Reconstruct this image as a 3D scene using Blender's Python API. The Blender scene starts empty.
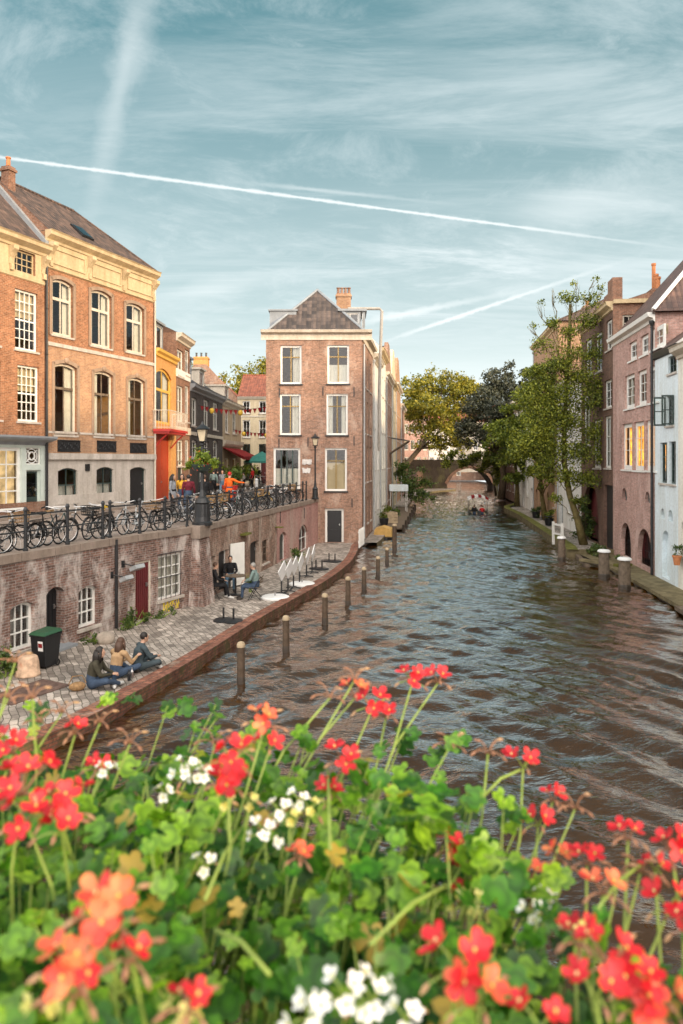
import bpy, math, random
import numpy as np
from mathutils import Vector, Matrix
random.seed(7)
rng = np.random.default_rng(11)
SC = bpy.context.scene
COL = SC.collection
PI = math.pi
R = math.radians
# ---------------------------------------------------------------- camera model used to read sizes off the photograph
F, CX, HY, EYE = 720.0, 341.5, 460.0, 5.6
Z_STREET, Z_WHARF, WL = 3.25, 0.6, 0.38

def ground(px, py, z=0.0):
    Y = F * (EYE - z) / (py - HY)
    return ((px - CX) * Y / F, Y)

def at(px, py, Y):
    return ((px - CX) * Y / F, Y, EYE + (HY - py) * Y / F)

# ---------------------------------------------------------------- mesh builder
def ident(x, y, z):
    return (x, y, z)

class MB:
    def __init__(self, T=None):
        self.v, self.f, self.m, self.T = [], [], [], T or ident

    def add(self, vs, fs, mi=0):
        b = len(self.v)
        T = self.T
        self.v.extend(tuple(T(*p)) for p in vs)
        self.f.extend(tuple(b + i for i in f) for f in fs)
        self.m.extend([mi] * len(fs))

    def box(self, x0, x1, y0, y1, z0, z1, mi=0):
        self.add([(x0, y0, z0), (x1, y0, z0), (x1, y1, z0), (x0, y1, z0), (x0, y0, z1), (x1, y0, z1), (x1, y1, z1), (x0, y1, z1)],
                 [(0, 3, 2, 1), (4, 5, 6, 7), (0, 1, 5, 4), (1, 2, 6, 5), (2, 3, 7, 6), (3, 0, 4, 7)], mi)

    def obox(self, c, size, rot, mi=0):
        hx, hy, hz = size[0] / 2, size[1] / 2, size[2] / 2
        vs = [Vector(c) + rot @ Vector((sx * hx, sy * hy, sz * hz)) for sz in (-1, 1) for sx, sy in ((-1, -1), (1, -1), (1, 1), (-1, 1))]
        self.add([tuple(v) for v in vs], [(0, 3, 2, 1), (4, 5, 6, 7), (0, 1, 5, 4), (1, 2, 6, 5), (2, 3, 7, 6), (3, 0, 4, 7)], mi)

    def quad(self, a, b, c, d, mi=0):
        self.add([a, b, c, d], [(0, 1, 2, 3)], mi)

    def poly(self, pts, mi=0):
        self.add(pts, [tuple(range(len(pts)))], mi)

    def prism(self, pts, vec, mi=0):
        n = len(pts)
        top = [(p[0] + vec[0], p[1] + vec[1], p[2] + vec[2]) for p in pts]
        fs = [tuple(range(n))[::-1], tuple(range(n, 2 * n))]
        fs += [(i, (i + 1) % n, n + (i + 1) % n, n + i) for i in range(n)]
        self.add(list(pts) + top, fs, mi)

    def tube(self, pts, r, n=8, mi=0, cap=True):
        P = [Vector(p) for p in pts]
        rs = r if isinstance(r, (list, tuple)) else [r] * len(P)
        vs, fs = [], []
        prev = None
        for i, p in enumerate(P):
            d = (P[min(i + 1, len(P) - 1)] - P[max(i - 1, 0)])
            if d.length < 1e-9:
                d = Vector((0, 0, 1))
            d.normalize()
            if prev is None:
                a = d.cross(Vector((0, 0, 1)))
                if a.length < 1e-3:
                    a = d.cross(Vector((0, 1, 0)))
            else:
                a = prev - d * prev.dot(d)
                if a.length < 1e-4:
                    a = d.cross(Vector((0.3, 1, 0.2)))
            a.normalize()
            prev = a
            b = d.cross(a)
            for k in range(n):
                t = 2 * PI * k / n
                vs.append(tuple(p + (a * math.cos(t) + b * math.sin(t)) * rs[i]))
        for i in range(len(P) - 1):
            for k in range(n):
                k2 = (k + 1) % n
                fs.append((i * n + k, i * n + k2, (i + 1) * n + k2, (i + 1) * n + k))
        if cap:
            fs.append(tuple(range(n))[::-1])
            fs.append(tuple((len(P) - 1) * n + k for k in range(n)))
        self.add(vs, fs, mi)

    def lathe(self, prof, n=12, c=(0, 0, 0), mi=0):
        vs, fs = [], []
        for r, z in prof:
            for k in range(n):
                t = 2 * PI * k / n
                vs.append((c[0] + r * math.cos(t), c[1] + r * math.sin(t), c[2] + z))
        for i in range(len(prof) - 1):
            for k in range(n):
                k2 = (k + 1) % n
                fs.append((i * n + k, i * n + k2, (i + 1) * n + k2, (i + 1) * n + k))
        fs.append(tuple(range(n))[::-1])
        fs.append(tuple((len(prof) - 1) * n + k for k in range(n)))
        self.add(vs, fs, mi)

    def torus(self, c, Rr, r, axis='y', n=28, m=6, mi=0):
        vs, fs = [], []
        for i in range(n):
            a = 2 * PI * i / n
            for j in range(m):
                b = 2 * PI * j / m
                q = Rr + r * math.cos(b)
                h = r * math.sin(b)
                p = {'y': (q * math.cos(a), h, q * math.sin(a)), 'z': (q * math.cos(a), q * math.sin(a), h), 'x': (h, q * math.cos(a), q * math.sin(a))}[axis]
                vs.append((c[0] + p[0], c[1] + p[1], c[2] + p[2]))
        for i in range(n):
            for j in range(m):
                i2, j2 = (i + 1) % n, (j + 1) % m
                fs.append((i * m + j, i2 * m + j, i2 * m + j2, i * m + j2))
        self.add(vs, fs, mi)

    def ell(self, c, rad, nu=12, nv=8, rot=None, mi=0):
        vs, fs = [], []
        rot = rot or Matrix.Identity(3)
        for i in range(nv + 1):
            ph = PI * i / nv
            for k in range(nu):
                t = 2 * PI * k / nu
                p = rot @ Vector((rad[0] * math.sin(ph) * math.cos(t), rad[1] * math.sin(ph) * math.sin(t), rad[2] * math.cos(ph)))
                vs.append((c[0] + p.x, c[1] + p.y, c[2] + p.z))
        for i in range(nv):
            for k in range(nu):
                k2 = (k + 1) % nu
                fs.append((i * nu + k, (i + 1) * nu + k, (i + 1) * nu + k2, i * nu + k2))
        self.add(vs, fs, mi)

    def build(self, name, mats, parent=None, smooth=False):
        return make_obj(name, self.v, self.f, self.m, mats, parent, smooth)

def make_obj(name, v, f, m, mats, parent=None, smooth=False):
    me = bpy.data.meshes.new(name)
    me.from_pydata(v, [], f)
    mats = mats if isinstance(mats, (list, tuple)) else [mats]
    for a in mats:
        me.materials.append(a)
    if m and len(mats) > 1:
        me.polygons.foreach_set('material_index', np.array(m, dtype=np.int32))
    npoly = len(me.polygons)
    if npoly:
        me.update()
        no = np.empty(npoly * 3); me.polygons.foreach_get('normal', no); no = no.reshape(-1, 3)
        tot = np.empty(npoly, dtype=np.int32); me.polygons.foreach_get('loop_total', tot)
        li = np.empty(len(me.loops), dtype=np.int32); me.loops.foreach_get('vertex_index', li)
        co = np.empty(len(me.vertices) * 3); me.vertices.foreach_get('co', co); co = co.reshape(-1, 3)[li]
        nl = np.repeat(no, tot, axis=0)
        flat = np.abs(nl[:, 2]) > 0.985
        t = np.stack([-nl[:, 1], nl[:, 0], np.zeros(len(nl))], 1)
        ln = np.linalg.norm(t, axis=1); ln[ln < 1e-6] = 1
        t /= ln[:, None]
        t[flat] = (1, 0, 0)
        b = np.cross(nl, t)
        b[flat] = (0, 1, 0)
        uv = me.uv_layers.new(name='UVMap')
        uv.data.foreach_set('uv', np.stack([(co * t).sum(1), (co * b).sum(1)], 1).astype(np.float32).ravel())
        if smooth:
            me.polygons.foreach_set('use_smooth', [True] * npoly)
    o = bpy.data.objects.new(name, me)
    COL.objects.link(o)
    if parent is not None:
        o.parent = parent
    return o

def tag(o, label=None, cat=None, group=None, kind=None):
    if label: o['label'] = label
    if cat: o['category'] = cat
    if group: o['group'] = group
    if kind: o['kind'] = kind
    return o

def thing(name, label, cat, loc=(0, 0, 0), rz=0.0, group=None):
    o = bpy.data.objects.new(name, None)
    COL.objects.link(o)
    o.empty_display_size = 0.3
    o.location = loc
    o.rotation_euler = (0, 0, rz)
    return tag(o, label, cat, group)

def copy_tree(o, parent=None):
    c = o.copy()
    COL.objects.link(c)
    c.parent = parent
    for ch in KIDS(o):
        copy_tree(ch, c)
    return c

def KIDS(o):
    return [x for x in list(o.children)]

ORD = ['first', 'second', 'third', 'fourth', 'fifth', 'sixth', 'seventh', 'eighth', 'ninth', 'tenth', 'eleventh', 'twelfth', 'thirteenth', 'fourteenth', 'fifteenth', 'sixteenth', 'seventeenth', 'eighteenth', 'nineteenth', 'twentieth', 'twenty-first', 'twenty-second', 'twenty-third', 'twenty-fourth', 'twenty-fifth']

# ---------------------------------------------------------------- materials
M = {}

class NT:
    def __init__(self, name):
        self.mat = bpy.data.materials.new(name)
        self.mat.use_nodes = True
        self.t = self.mat.node_tree
        self.b = self.t.nodes['Principled BSDF']
        self.out = self.t.nodes['Material Output']

    def n(self, kind, **kw):
        nd = self.t.nodes.new('ShaderNode' + kind)
        for k, v in kw.items():
            setattr(nd, k, v)
        return nd

    def l(self, a, b):
        self.t.links.new(a, b)

    def set(self, node, **kw):
        for k, v in kw.items():
            node.inputs[k.replace('_', ' ')].default_value = v

def c4(c):
    return (c[0], c[1], c[2], 1.0)

def ramp(nt, src, stops):
    r = nt.n('ValToRGB')
    e = r.color_ramp.elements
    while len(e) > len(stops):
        e.remove(e[-1])
    while len(e) < len(stops):
        e.new(0.5)
    for el, (p, c) in zip(e, stops):
        el.position = p
        el.color = c4(c) if not isinstance(c, (int, float)) else (c, c, c, 1)
    nt.l(src, r.inputs[0])
    return r.outputs[0]

def noise(nt, scale, vec=None, detail=4, rough=0.6, dist=0.0):
    n = nt.n('TexNoise')
    nt.set(n, Scale=scale, Detail=detail, Roughness=rough, Distortion=dist)
    if vec is not None:
        nt.l(vec, n.inputs['Vector'])
    return n.outputs['Fac']

def mixc(nt, fac, a, b, mode='MIX'):
    m = nt.n('Mix', data_type='RGBA', blend_type=mode)
    for s, v in ((m.inputs[0], fac), (m.inputs[6], a), (m.inputs[7], b)):
        if isinstance(v, (int, float)):
            s.default_value = v
        elif isinstance(v, tuple):
            s.default_value = c4(v)
        else:
            nt.l(v, s)
    return m.outputs[2]

def bump(nt, h, strength=0.4, dist=0.01, normal=None):
    b = nt.n('Bump')
    b.inputs['Strength'].default_value = strength
    b.inputs['Distance'].default_value = dist
    nt.l(h, b.inputs['Height'])
    if normal is not None:
        nt.l(normal, b.inputs['Normal'])
    nt.l(b.outputs[0], nt.b.inputs['Normal'])
    return b.outputs[0]

def mth2(nt, a, k):
    m = nt.n('Math', operation='MULTIPLY'); nt.l(a, m.inputs[0]); m.inputs[1].default_value = k
    return m.outputs[0]

def plain(name, col, rough=0.6, var=0.18, scale=6.0, metal=0.0, bmp=0.15, spec=None):
    nt = NT(name)
    tc = nt.n('TexCoord')
    nz = noise(nt, scale, tc.outputs['Object'])
    lo = tuple(max(0, x * (1 - var)) for x in col)
    hi = tuple(min(1, x * (1 + var)) for x in col)
    nt.l(ramp(nt, nz, [(0.3, lo), (0.7, hi)]), nt.b.inputs['Base Color'])
    nt.set(nt.b, Roughness=rough, Metallic=metal)
    if rough > .7: nt.b.inputs['Specular IOR Level'].default_value = 0.15
    if spec is not None:
        nt.b.inputs['Specular IOR Level'].default_value = spec
    if bmp:
        bump(nt, noise(nt, scale * 6, tc.outputs['Object']), bmp, 0.01)
    M[name] = nt.mat
    return nt.mat

def bricks(name, a, b, mortar, patch=None, amt=0.0, pscale=0.5, bw=0.22, rh=0.07, ms=0.010, dirt=0.5, rough=0.9, off=0.5, b2=0.6):
    nt = NT(name)
    tc = nt.n('TexCoord')
    uv = nt.n('UVMap', uv_map='UVMap')
    br = nt.n('TexBrick', offset=off)
    nt.set(br, Scale=1.0, Brick_Width=bw, Row_Height=rh, Mortar_Size=ms, Mortar_Smooth=0.2, Bias=-0.1)
    br.inputs['Color1'].default_value = c4(a)
    br.inputs['Color2'].default_value = c4(b)
    br.inputs['Mortar'].default_value = c4(mortar)
    nt.l(uv.outputs[0], br.inputs['Vector'])
    col = br.outputs['Color']
    # streaky weather stains that belong to the brickwork
    mp = nt.n('Mapping')
    mp.inputs['Scale'].default_value = (1.0, 1.0, 0.45)
    nt.l(tc.outputs['Object'], mp.inputs[0])
    d = ramp(nt, noise(nt, 1.1, mp.outputs[0], 6, 0.7), [(0.3, 1 - dirt), (0.72, 1.12)])
    col = mixc(nt, 1.0, col, d, 'MULTIPLY')
    f = ramp(nt, noise(nt, 7.0, tc.outputs['Object'], 5, 0.75), [(0.32, 1 - dirt * 0.5), (0.68, 1.15)])
    col = mixc(nt, 1.0, col, f, 'MULTIPLY')
    if patch:
        m = ramp(nt, noise(nt, pscale, mp.outputs[0], 8, 0.72, 0.4), [(0.58 - amt * 0.25, 0.0), (0.68 - amt * 0.15, 1.0)])
        col = mixc(nt, mth2(nt, m, 0.72), col, patch)
        col = mixc(nt, 1.0, col, f, 'MULTIPLY')
    nt.l(col, nt.b.inputs['Base Color'])
    nt.set(nt.b, Roughness=rough)
    nt.b.inputs['Specular IOR Level'].default_value = 0.2
    bump(nt, br.outputs['Fac'], -b2, 0.03)
    M[name] = nt.mat
    return nt.mat

def tiles(name, a, b, w=0.24, h=0.33, wet=0.75):
    nt = NT(name)
    uv = nt.n('UVMap', uv_map='UVMap')
    tc = nt.n('TexCoord')
    br = nt.n('TexBrick', offset=0.0)
    nt.set(br, Scale=1.0, Brick_Width=w, Row_Height=h, Mortar_Size=0.012, Mortar_Smooth=0.6)
    br.inputs['Color1'].default_value = c4(a)
    br.inputs['Color2'].default_value = c4(b)
    br.inputs['Mortar'].default_value = c4(tuple(x * 0.35 for x in a))
    nt.l(uv.outputs[0], br.inputs[0])
    f = ramp(nt, noise(nt, 2.2, tc.outputs['Object'], 6, 0.7), [(0.3, 0.55), (0.7, 1.35)])
    nt.l(mixc(nt, 1.0, br.outputs['Color'], f, 'MULTIPLY'), nt.b.inputs['Base Color'])
    nt.set(nt.b, Roughness=wet)
    wv = nt.n('TexWave', wave_type='BANDS', bands_direction='X', wave_profile='SIN')
    wv.inputs['Scale'].default_value = 1.0 / w / 3.183
    nt.l(uv.outputs[0], wv.inputs[0])
    n1 = bump(nt, wv.outputs['Fac'], 0.9, 0.04)
    bump(nt, br.outputs['Fac'], -0.8, 0.03, n1)
    M[name] = nt.mat
    return nt.mat

def plaster(name, col, dirt=0.35, rough=0.85, warm=(0.75, 0.68, 0.55)):
    nt = NT(name)
    tc = nt.n('TexCoord')
    mp = nt.n('Mapping')
    mp.inputs['Scale'].default_value = (1.3, 1.3, 0.25)
    nt.l(tc.outputs['Object'], mp.inputs[0])
    s = ramp(nt, noise(nt, 1.6, mp.outputs[0], 7, 0.7), [(0.34, 1.0), (0.62, 0.0)])
    dk = tuple(x * (1 - dirt) * w for x, w in zip(col, warm))
    c = mixc(nt, s, col, tuple(0.5 * x + 0.5 * y for x, y in zip(col, dk)))
    f = ramp(nt, noise(nt, 9.0, tc.outputs['Object'], 5, 0.7), [(0.3, 0.82), (0.7, 1.08)])
    nt.l(mixc(nt, 1.0, c, f, 'MULTIPLY'), nt.b.inputs['Base Color'])
    nt.set(nt.b, Roughness=rough)
    nt.b.inputs['Specular IOR Level'].default_value = 0.25
    bump(nt, noise(nt, 30, tc.outputs['Object']), 0.25, 0.01)
    M[name] = nt.mat
    return nt.mat

def glass(name, tint=(0.93, 0.96, 0.95), refl=0.18):
    nt = NT(name)
    g = nt.n('BsdfGlossy'); nt.set(g, Roughness=0.02); g.inputs['Color'].default_value = (0.95, 0.97, 1, 1)
    t = nt.n('BsdfTransparent'); t.inputs[0].default_value = c4(tint)
    lw = nt.n('LayerWeight'); lw.inputs[0].default_value = 0.25
    mr = nt.n('MapRange'); mr.inputs[3].default_value = refl; mr.inputs[4].default_value = 0.75
    nt.l(lw.outputs['Fresnel'], mr.inputs[0])
    mx = nt.n('MixShader')
    nt.l(mr.outputs[0], mx.inputs[0]); nt.l(t.outputs[0], mx.inputs[1]); nt.l(g.outputs[0], mx.inputs[2])
    nt.l(mx.outputs[0], nt.out.inputs[0])
    tc = nt.n('TexCoord')
    b = nt.n('Bump'); b.inputs['Strength'].default_value = 0.06; b.inputs['Distance'].default_value = 0.05
    nt.l(noise(nt, 1.5, tc.outputs['Object'], 2), b.inputs['Height']); nt.l(b.outputs[0], g.inputs['Normal'])
    M[name] = nt.mat

def emis(name, col, strength, base=(0.8, 0.7, 0.5)):
    nt = NT(name)
    nt.set(nt.b, Roughness=0.6)
    nt.b.inputs['Base Color'].default_value = c4(base)
    tc = nt.n('TexCoord')
    f = ramp(nt, noise(nt, 2.6, tc.outputs['Object'], 5), [(0.35, tuple(0.12 * x for x in col)), (0.6, col)])
    nt.l(f, nt.b.inputs['Emission Color'])
    nt.b.inputs['Emission Strength'].default_value = strength
    M[name] = nt.mat

def leafmat(name, dark, mid, light, trans=0.35, scale=1.2, rough=0.55, zone=False):
    nt = NT(name)
    geo = nt.n('NewGeometry')
    tc = nt.n('TexCoord')
    add = nt.n('Math', operation='ADD')
    mul = nt.n('Math', operation='MULTIPLY'); mul.inputs[1].default_value = 0.55
    nt.l(geo.outputs['Random Per Island'], mul.inputs[0])
    nt.l(mul.outputs[0], add.inputs[0])
    n2 = nt.n('Math', operation='MULTIPLY'); n2.inputs[1].default_value = 0.6
    nt.l(noise(nt, scale, tc.outputs['Object'], 3), n2.inputs[0])
    nt.l(n2.outputs[0], add.inputs[1])
    col = ramp(nt, add.outputs[0], [(0.22, dark), (0.55, mid), (0.88, light)])
    if zone:
        at_ = nt.n('Attribute', attribute_name='zone')
        band = ramp(nt, at_.outputs['Fac'], [(0.0, (1.08, 1.10, 1.0)), (0.28, (0.95, 1.0, 0.9)), (0.50, (0.52, 0.62, 0.45)), (0.72, (1.0, 1.05, 0.9)), (1.0, (1.35, 1.35, 1.2))])
        col = mixc(nt, 1.0, col, band, 'MULTIPLY')
        old = ramp(nt, geo.outputs['Random Per Island'], [(0.975, 0.0), (0.985, 1.0)])
        col = mixc(nt, old, col, (0.42, 0.30, 0.05))
    nt.l(col, nt.b.inputs['Base Color'])
    nt.set(nt.b, Roughness=rough)
    tr = nt.n('BsdfTranslucent')
    nt.l(mixc(nt, 1.0, col, (1.0, 1.0, 0.5), 'MULTIPLY'), tr.inputs[0])
    mx = nt.n('MixShader'); mx.inputs[0].default_value = trans
    nt.l(nt.b.outputs[0], mx.inputs[1]); nt.l(tr.outputs[0], mx.inputs[2]); nt.l(mx.outputs[0], nt.out.inputs[0])
    M[name] = nt.mat
    return nt.mat

# brickwork
bricks('brick_quay', (0.34, 0.19, 0.15), (0.15, 0.088, 0.07), (0.36, 0.31, 0.28), patch=(0.60, 0.55, 0.51), amt=0.42, pscale=1.5, dirt=0.55)
bricks('brick_quay_red', (0.38, 0.22, 0.16), (0.22, 0.135, 0.10), (0.34, 0.28, 0.23), patch=(0.52, 0.44, 0.37), amt=0.35, pscale=1.2, dirt=0.5)
bricks('brick_quay_pink', (0.46, 0.24, 0.21), (0.38, 0.19, 0.165), (0.48, 0.34, 0.30), patch=(0.40, 0.32, 0.27), amt=0.3, pscale=0.6, dirt=0.35)
bricks('brick_orange', (0.42, 0.18, 0.09), (0.26, 0.105, 0.055), (0.42, 0.28, 0.18), patch=(0.50, 0.30, 0.18), amt=.1, dirt=0.4)
bricks('brick_orange_light', (0.52, 0.29, 0.16), (0.38, 0.20, 0.12), (0.45, 0.34, 0.24), dirt=0.4)
bricks('brick_brown', (0.30, 0.145, 0.09), (0.21, 0.10, 0.065), (0.30, 0.22, 0.17), patch=(0.36, 0.27, 0.21), amt=0.1, dirt=0.35)
bricks('brick_warm', (0.42, 0.225, 0.145), (0.23, 0.125, 0.085), (0.38, 0.30, 0.25), patch=(0.47, 0.36, 0.29), amt=0.18, pscale=1.1, dirt=0.38)
bricks('brick_purple', (0.52, 0.30, 0.25), (0.34, 0.19, 0.16), (0.48, 0.38, 0.34), patch=(0.58, 0.42, 0.37), amt=0.25, pscale=0.7, dirt=0.3)
bricks('brick_dark', (0.20, 0.105, 0.075), (0.115, 0.065, 0.05), (0.17, 0.13, 0.10), dirt=0.4)
bricks('brick_shaded', (0.065, 0.048, 0.038), (0.045, 0.035, 0.03), (0.07, 0.06, 0.05), patch=(0.09, 0.085, 0.04), amt=.3, dirt=0.5)  # far bridge brick: its shade is put into this darkened colour
bricks('brick_slate', (0.10, 0.085, 0.08), (0.075, 0.065, 0.06), (0.11, 0.10, 0.095), dirt=0.3)
bricks('brick_ochre', (0.62, 0.31, 0.09), (0.52, 0.25, 0.07), (0.5, 0.32, 0.16), dirt=0.2)
bricks('brick_kerb', (0.40, 0.17, 0.11), (0.22, 0.09, 0.065), (0.13, 0.10, 0.08), patch=(0.34, 0.28, 0.22), amt=.1, pscale=1.5, bw=0.12, rh=0.21, ms=0.012, dirt=0.55, off=0.0)
bricks('kerb_face', (0.30, 0.13, 0.085), (0.16, 0.07, 0.05), (0.11, 0.09, 0.07), patch=(0.07, 0.075, 0.03), amt=.45, pscale=2.5, dirt=0.6)
# roofs
tiles('tiles_dark', (0.13, 0.075, 0.06), (0.085, 0.055, 0.048))
tiles('tiles_brown', (0.135, 0.085, 0.065), (0.05, 0.036, 0.032))
tiles('tiles_grey', (0.115, 0.085, 0.072), (0.042, 0.034, 0.032), 0.30, 0.36)
tiles('tiles_red', (0.34, 0.11, 0.06), (0.24, 0.08, 0.05))
tiles('slate', (0.075, 0.075, 0.082), (0.055, 0.057, 0.065), 0.2, 0.2)
# plaster and stone
plaster('plaster_white', (0.82, 0.80, 0.77), dirt=.3)
plaster('plaster_cream', (0.70, 0.60, 0.42))
plaster('plaster_blue', (0.74, 0.83, 0.88), dirt=0.2)
plaster('plaster_offwhite', (0.82, 0.80, 0.73), dirt=0.25)
plaster('plaster_tan', (0.48, 0.38, 0.27))
plaster('plaster_grey', (0.42, 0.40, 0.37))
plaster('stone_pale', (0.56, 0.51, 0.46), dirt=0.5)
plaster('stone_brown', (0.36, 0.26, 0.19), dirt=0.4)
plaster('coping', (0.30, 0.24, 0.20), dirt=0.5)
plaster('cornice_cream', (0.60, 0.47, 0.29), dirt=0.35)
plaster('cornice_pale', (0.66, 0.60, 0.51), dirt=0.3)
plain('white_paint', (0.76, 0.75, 0.71), 0.45, 0.06, 3)
plain('mint_paint', (0.55, 0.62, 0.57), 0.5, 0.08, 3)
plain('ochre_paint', (0.30, 0.20, 0.06), 0.5, 0.1, 3)
plain('yellow_paint', (0.70, 0.42, 0.08), 0.5, 0.1, 3)
plain('black_paint', (0.012, 0.013, 0.015), 0.45, 0.2, 5)
plain('dark_green_paint', (0.03, 0.05, 0.045), 0.4, 0.2, 5)
plain('maroon_paint', (0.11, 0.018, 0.02), 0.45, 0.15, 4)
plain('orange_door', (0.40, 0.055, 0.02), 0.5, 0.12, 3)
plain('red_paint', (0.45, 0.03, 0.025), 0.45, 0.12, 5)
plain('lead', (0.24, 0.26, 0.28), 0.55, 0.15, 3)
plain('zinc', (0.42, 0.44, 0.45), 0.45, 0.15, 3, metal=0.3)
plain('iron', (0.03, 0.03, 0.032), 0.4, 0.3, 8, metal=0.4)
plain('steel', (0.5, 0.5, 0.5), 0.3, 0.1, 8, metal=0.9)
plain('rust_steel', (0.13, 0.085, 0.07), 0.8, 0.4, 6)
plain('terracotta', (0.50, 0.20, 0.09), 0.85, 0.2, 8)
plain('old_bucket', (0.52, 0.36, 0.25), 0.85, 0.35, 5)
plain('rubber', (0.02, 0.02, 0.02), 0.75, 0.2, 8)
plain('curtain', (0.66, 0.62, 0.54), 0.95, 0.1, 4)
plain('blind', (0.60, 0.47, 0.30), 0.9, 0.08, 2)
plain('room', (0.10, 0.08, 0.07), 0.95, 0.3, 1)
plain('pile_wood', (0.095, 0.068, 0.048), 0.85, 0.45, 6, bmp=0.8)
plain('timber', (0.15, 0.115, 0.085), 0.85, 0.4, 5, bmp=0.6)
plain('timber_pale', (0.42, 0.33, 0.22), 0.85, 0.25, 5, bmp=0.4)
plain('timber_wet', (0.05, 0.037, 0.026), 0.5, 0.4, 7, bmp=0.6)
plain('moss', (0.13, 0.13, 0.035), 0.95, 0.45, 3, bmp=0.8)
plain('mossy_stone', (0.17, 0.14, 0.08), 0.9, 0.45, 2.5, bmp=0.8)
plain('boulder', (0.34, 0.29, 0.24), 0.9, 0.25, 5, bmp=0.5)
plain('concrete', (0.36, 0.34, 0.31), 0.9, 0.2, 3)
plain('bin_green', (0.02, 0.075, 0.035), 0.5, 0.15, 4)
plain('canvas_red', (0.22, 0.02, 0.022), 0.9, 0.15, 4)
plain('canvas_green', (0.05, 0.20, 0.17), 0.9, 0.15, 4)
plain('white_plastic', (0.74, 0.74, 0.73), 0.4, 0.06, 4)
plain('yellow_plastic', (0.70, 0.46, 0.05), 0.5, 0.1, 4)
plain('wicker', (0.26, 0.16, 0.08), 0.85, 0.35, 14, bmp=0.6)
plain('graffiti_yellow', (0.75, 0.58, 0.05), 0.7, 0.1, 6)
plain('graffiti_white', (0.72, 0.70, 0.68), 0.7, 0.1, 6)
plain('tarp_tan', (0.55, 0.35, 0.12), 0.8, 0.2, 3)
glass('pane', refl=0.04)
glass('pane_dark', (0.55, 0.58, 0.58), 0.07)
emis('warm_room', (1.0, 0.66, 0.30), 0.42, (0.5, 0.36, 0.2))
emis('amber_window', (1.0, 0.42, 0.05), 1.6, (0.7, 0.4, 0.1))
plain('lantern_glass', (0.62, 0.52, 0.36), 0.25, 0.1, 4)
# foliage
leafmat('leaf_yellowgreen', (0.06, 0.075, 0.008), (0.20, 0.20, 0.02), (0.48, 0.38, 0.035), scale=0.25)
leafmat('leaf_basket', (0.05, 0.08, 0.008), (0.16, 0.24, 0.02), (0.34, 0.40, 0.04), scale=2.5)
leafmat('leaf_plum', (0.012, 0.018, 0.012), (0.05, 0.06, 0.038), (0.14, 0.14, 0.085), trans=0.2, scale=0.3)
leafmat('leaf_green', (0.035, 0.055, 0.008), (0.13, 0.18, 0.022), (0.30, 0.33, 0.04), scale=0.4)
leafmat('leaf_olive', (0.03, 0.05, 0.008), (0.13, 0.17, 0.02), (0.38, 0.40, 0.045), scale=0.5)
leafmat('leaf_bush', (0.02, 0.04, 0.008), (0.06, 0.11, 0.02), (0.16, 0.22, 0.04), scale=1.5)
leafmat('leaf_geranium', (0.010, 0.045, 0.003), (0.055, 0.20, 0.008), (0.30, 0.48, 0.030), trans=0.4, scale=5, rough=0.42, zone=True)
leafmat('petal_red', (0.32, 0.002, 0.008), (0.58, 0.008, 0.018), (0.76, 0.04, 0.05), trans=0.3, scale=14, rough=0.5)
leafmat('petal_coral', (0.58, 0.02, 0.02), (0.75, 0.08, 0.05), (0.80, 0.26, 0.10), trans=0.3, scale=14, rough=0.5)
leafmat('petal_white', (0.70, 0.72, 0.70), (0.80, 0.80, 0.78), (0.85, 0.85, 0.82), trans=0.2, scale=14)
leafmat('petal_yellow', (0.45, 0.40, 0.06), (0.65, 0.62, 0.18), (0.75, 0.72, 0.35), trans=0.3, scale=14)
leafmat('bud_pink', (0.22, 0.10, 0.05), (0.40, 0.20, 0.12), (0.55, 0.36, 0.20), trans=0.3, scale=14)
plain('stalk_green', (0.20, 0.28, 0.05), 0.6, 0.25, 20)
plain('stalk_brown', (0.28, 0.14, 0.08), 0.7, 0.3, 20)
plain('bark', (0.10, 0.075, 0.05), 0.95, 0.4, 4, bmp=0.9)
plain('bark_mossy', (0.15, 0.12, 0.05), 0.95, 0.4, 3, bmp=0.9)
plain('soil', (0.03, 0.02, 0.013), 0.95, 0.4, 12)

def cobbles(name, a, b, joint, w=0.2, h=0.13, dirt=0.5, rough=0.75, rot=0.6):
    nt = NT(name)
    tc = nt.n('TexCoord')
    mp = nt.n('Mapping'); mp.inputs['Rotation'].default_value = (0, 0, rot)
    nt.l(tc.outputs['Object'], mp.inputs[0])
    nz = nt.n('TexNoise'); nt.set(nz, Scale=1.7, Detail=2)
    nt.l(mp.outputs[0], nz.inputs[0])
    vm = nt.n('Mix', data_type='RGBA', blend_type='LINEAR_LIGHT'); vm.inputs[0].default_value = 0.09
    nt.l(mp.outputs[0], vm.inputs[6]); nt.l(nz.outputs['Color'], vm.inputs[7])
    br = nt.n('TexBrick'); nt.set(br, Scale=1.0, Brick_Width=w, Row_Height=h, Mortar_Size=0.014, Mortar_Smooth=0.8, Bias=0.0)
    br.inputs['Color1'].default_value = c4(a); br.inputs['Color2'].default_value = c4(b); br.inputs['Mortar'].default_value = c4(joint)
    nt.l(vm.outputs[2], br.inputs[0])
    f = ramp(nt, noise(nt, 0.55, tc.outputs['Object'], 7, 0.72), [(0.3, 1 - dirt), (0.7, 1.3)])
    g = ramp(nt, noise(nt, 5.0, tc.outputs['Object'], 5, 0.75), [(0.3, 0.65), (0.7, 1.3)])
    col = mixc(nt, 1.0, mixc(nt, 1.0, br.outputs['Color'], f, 'MULTIPLY'), g, 'MULTIPLY')
    nt.l(col, nt.b.inputs['Base Color'])
    nt.set(nt.b, Roughness=rough)
    bump(nt, br.outputs['Fac'], -0.9, 0.03)
    M[name] = nt.mat
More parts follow.
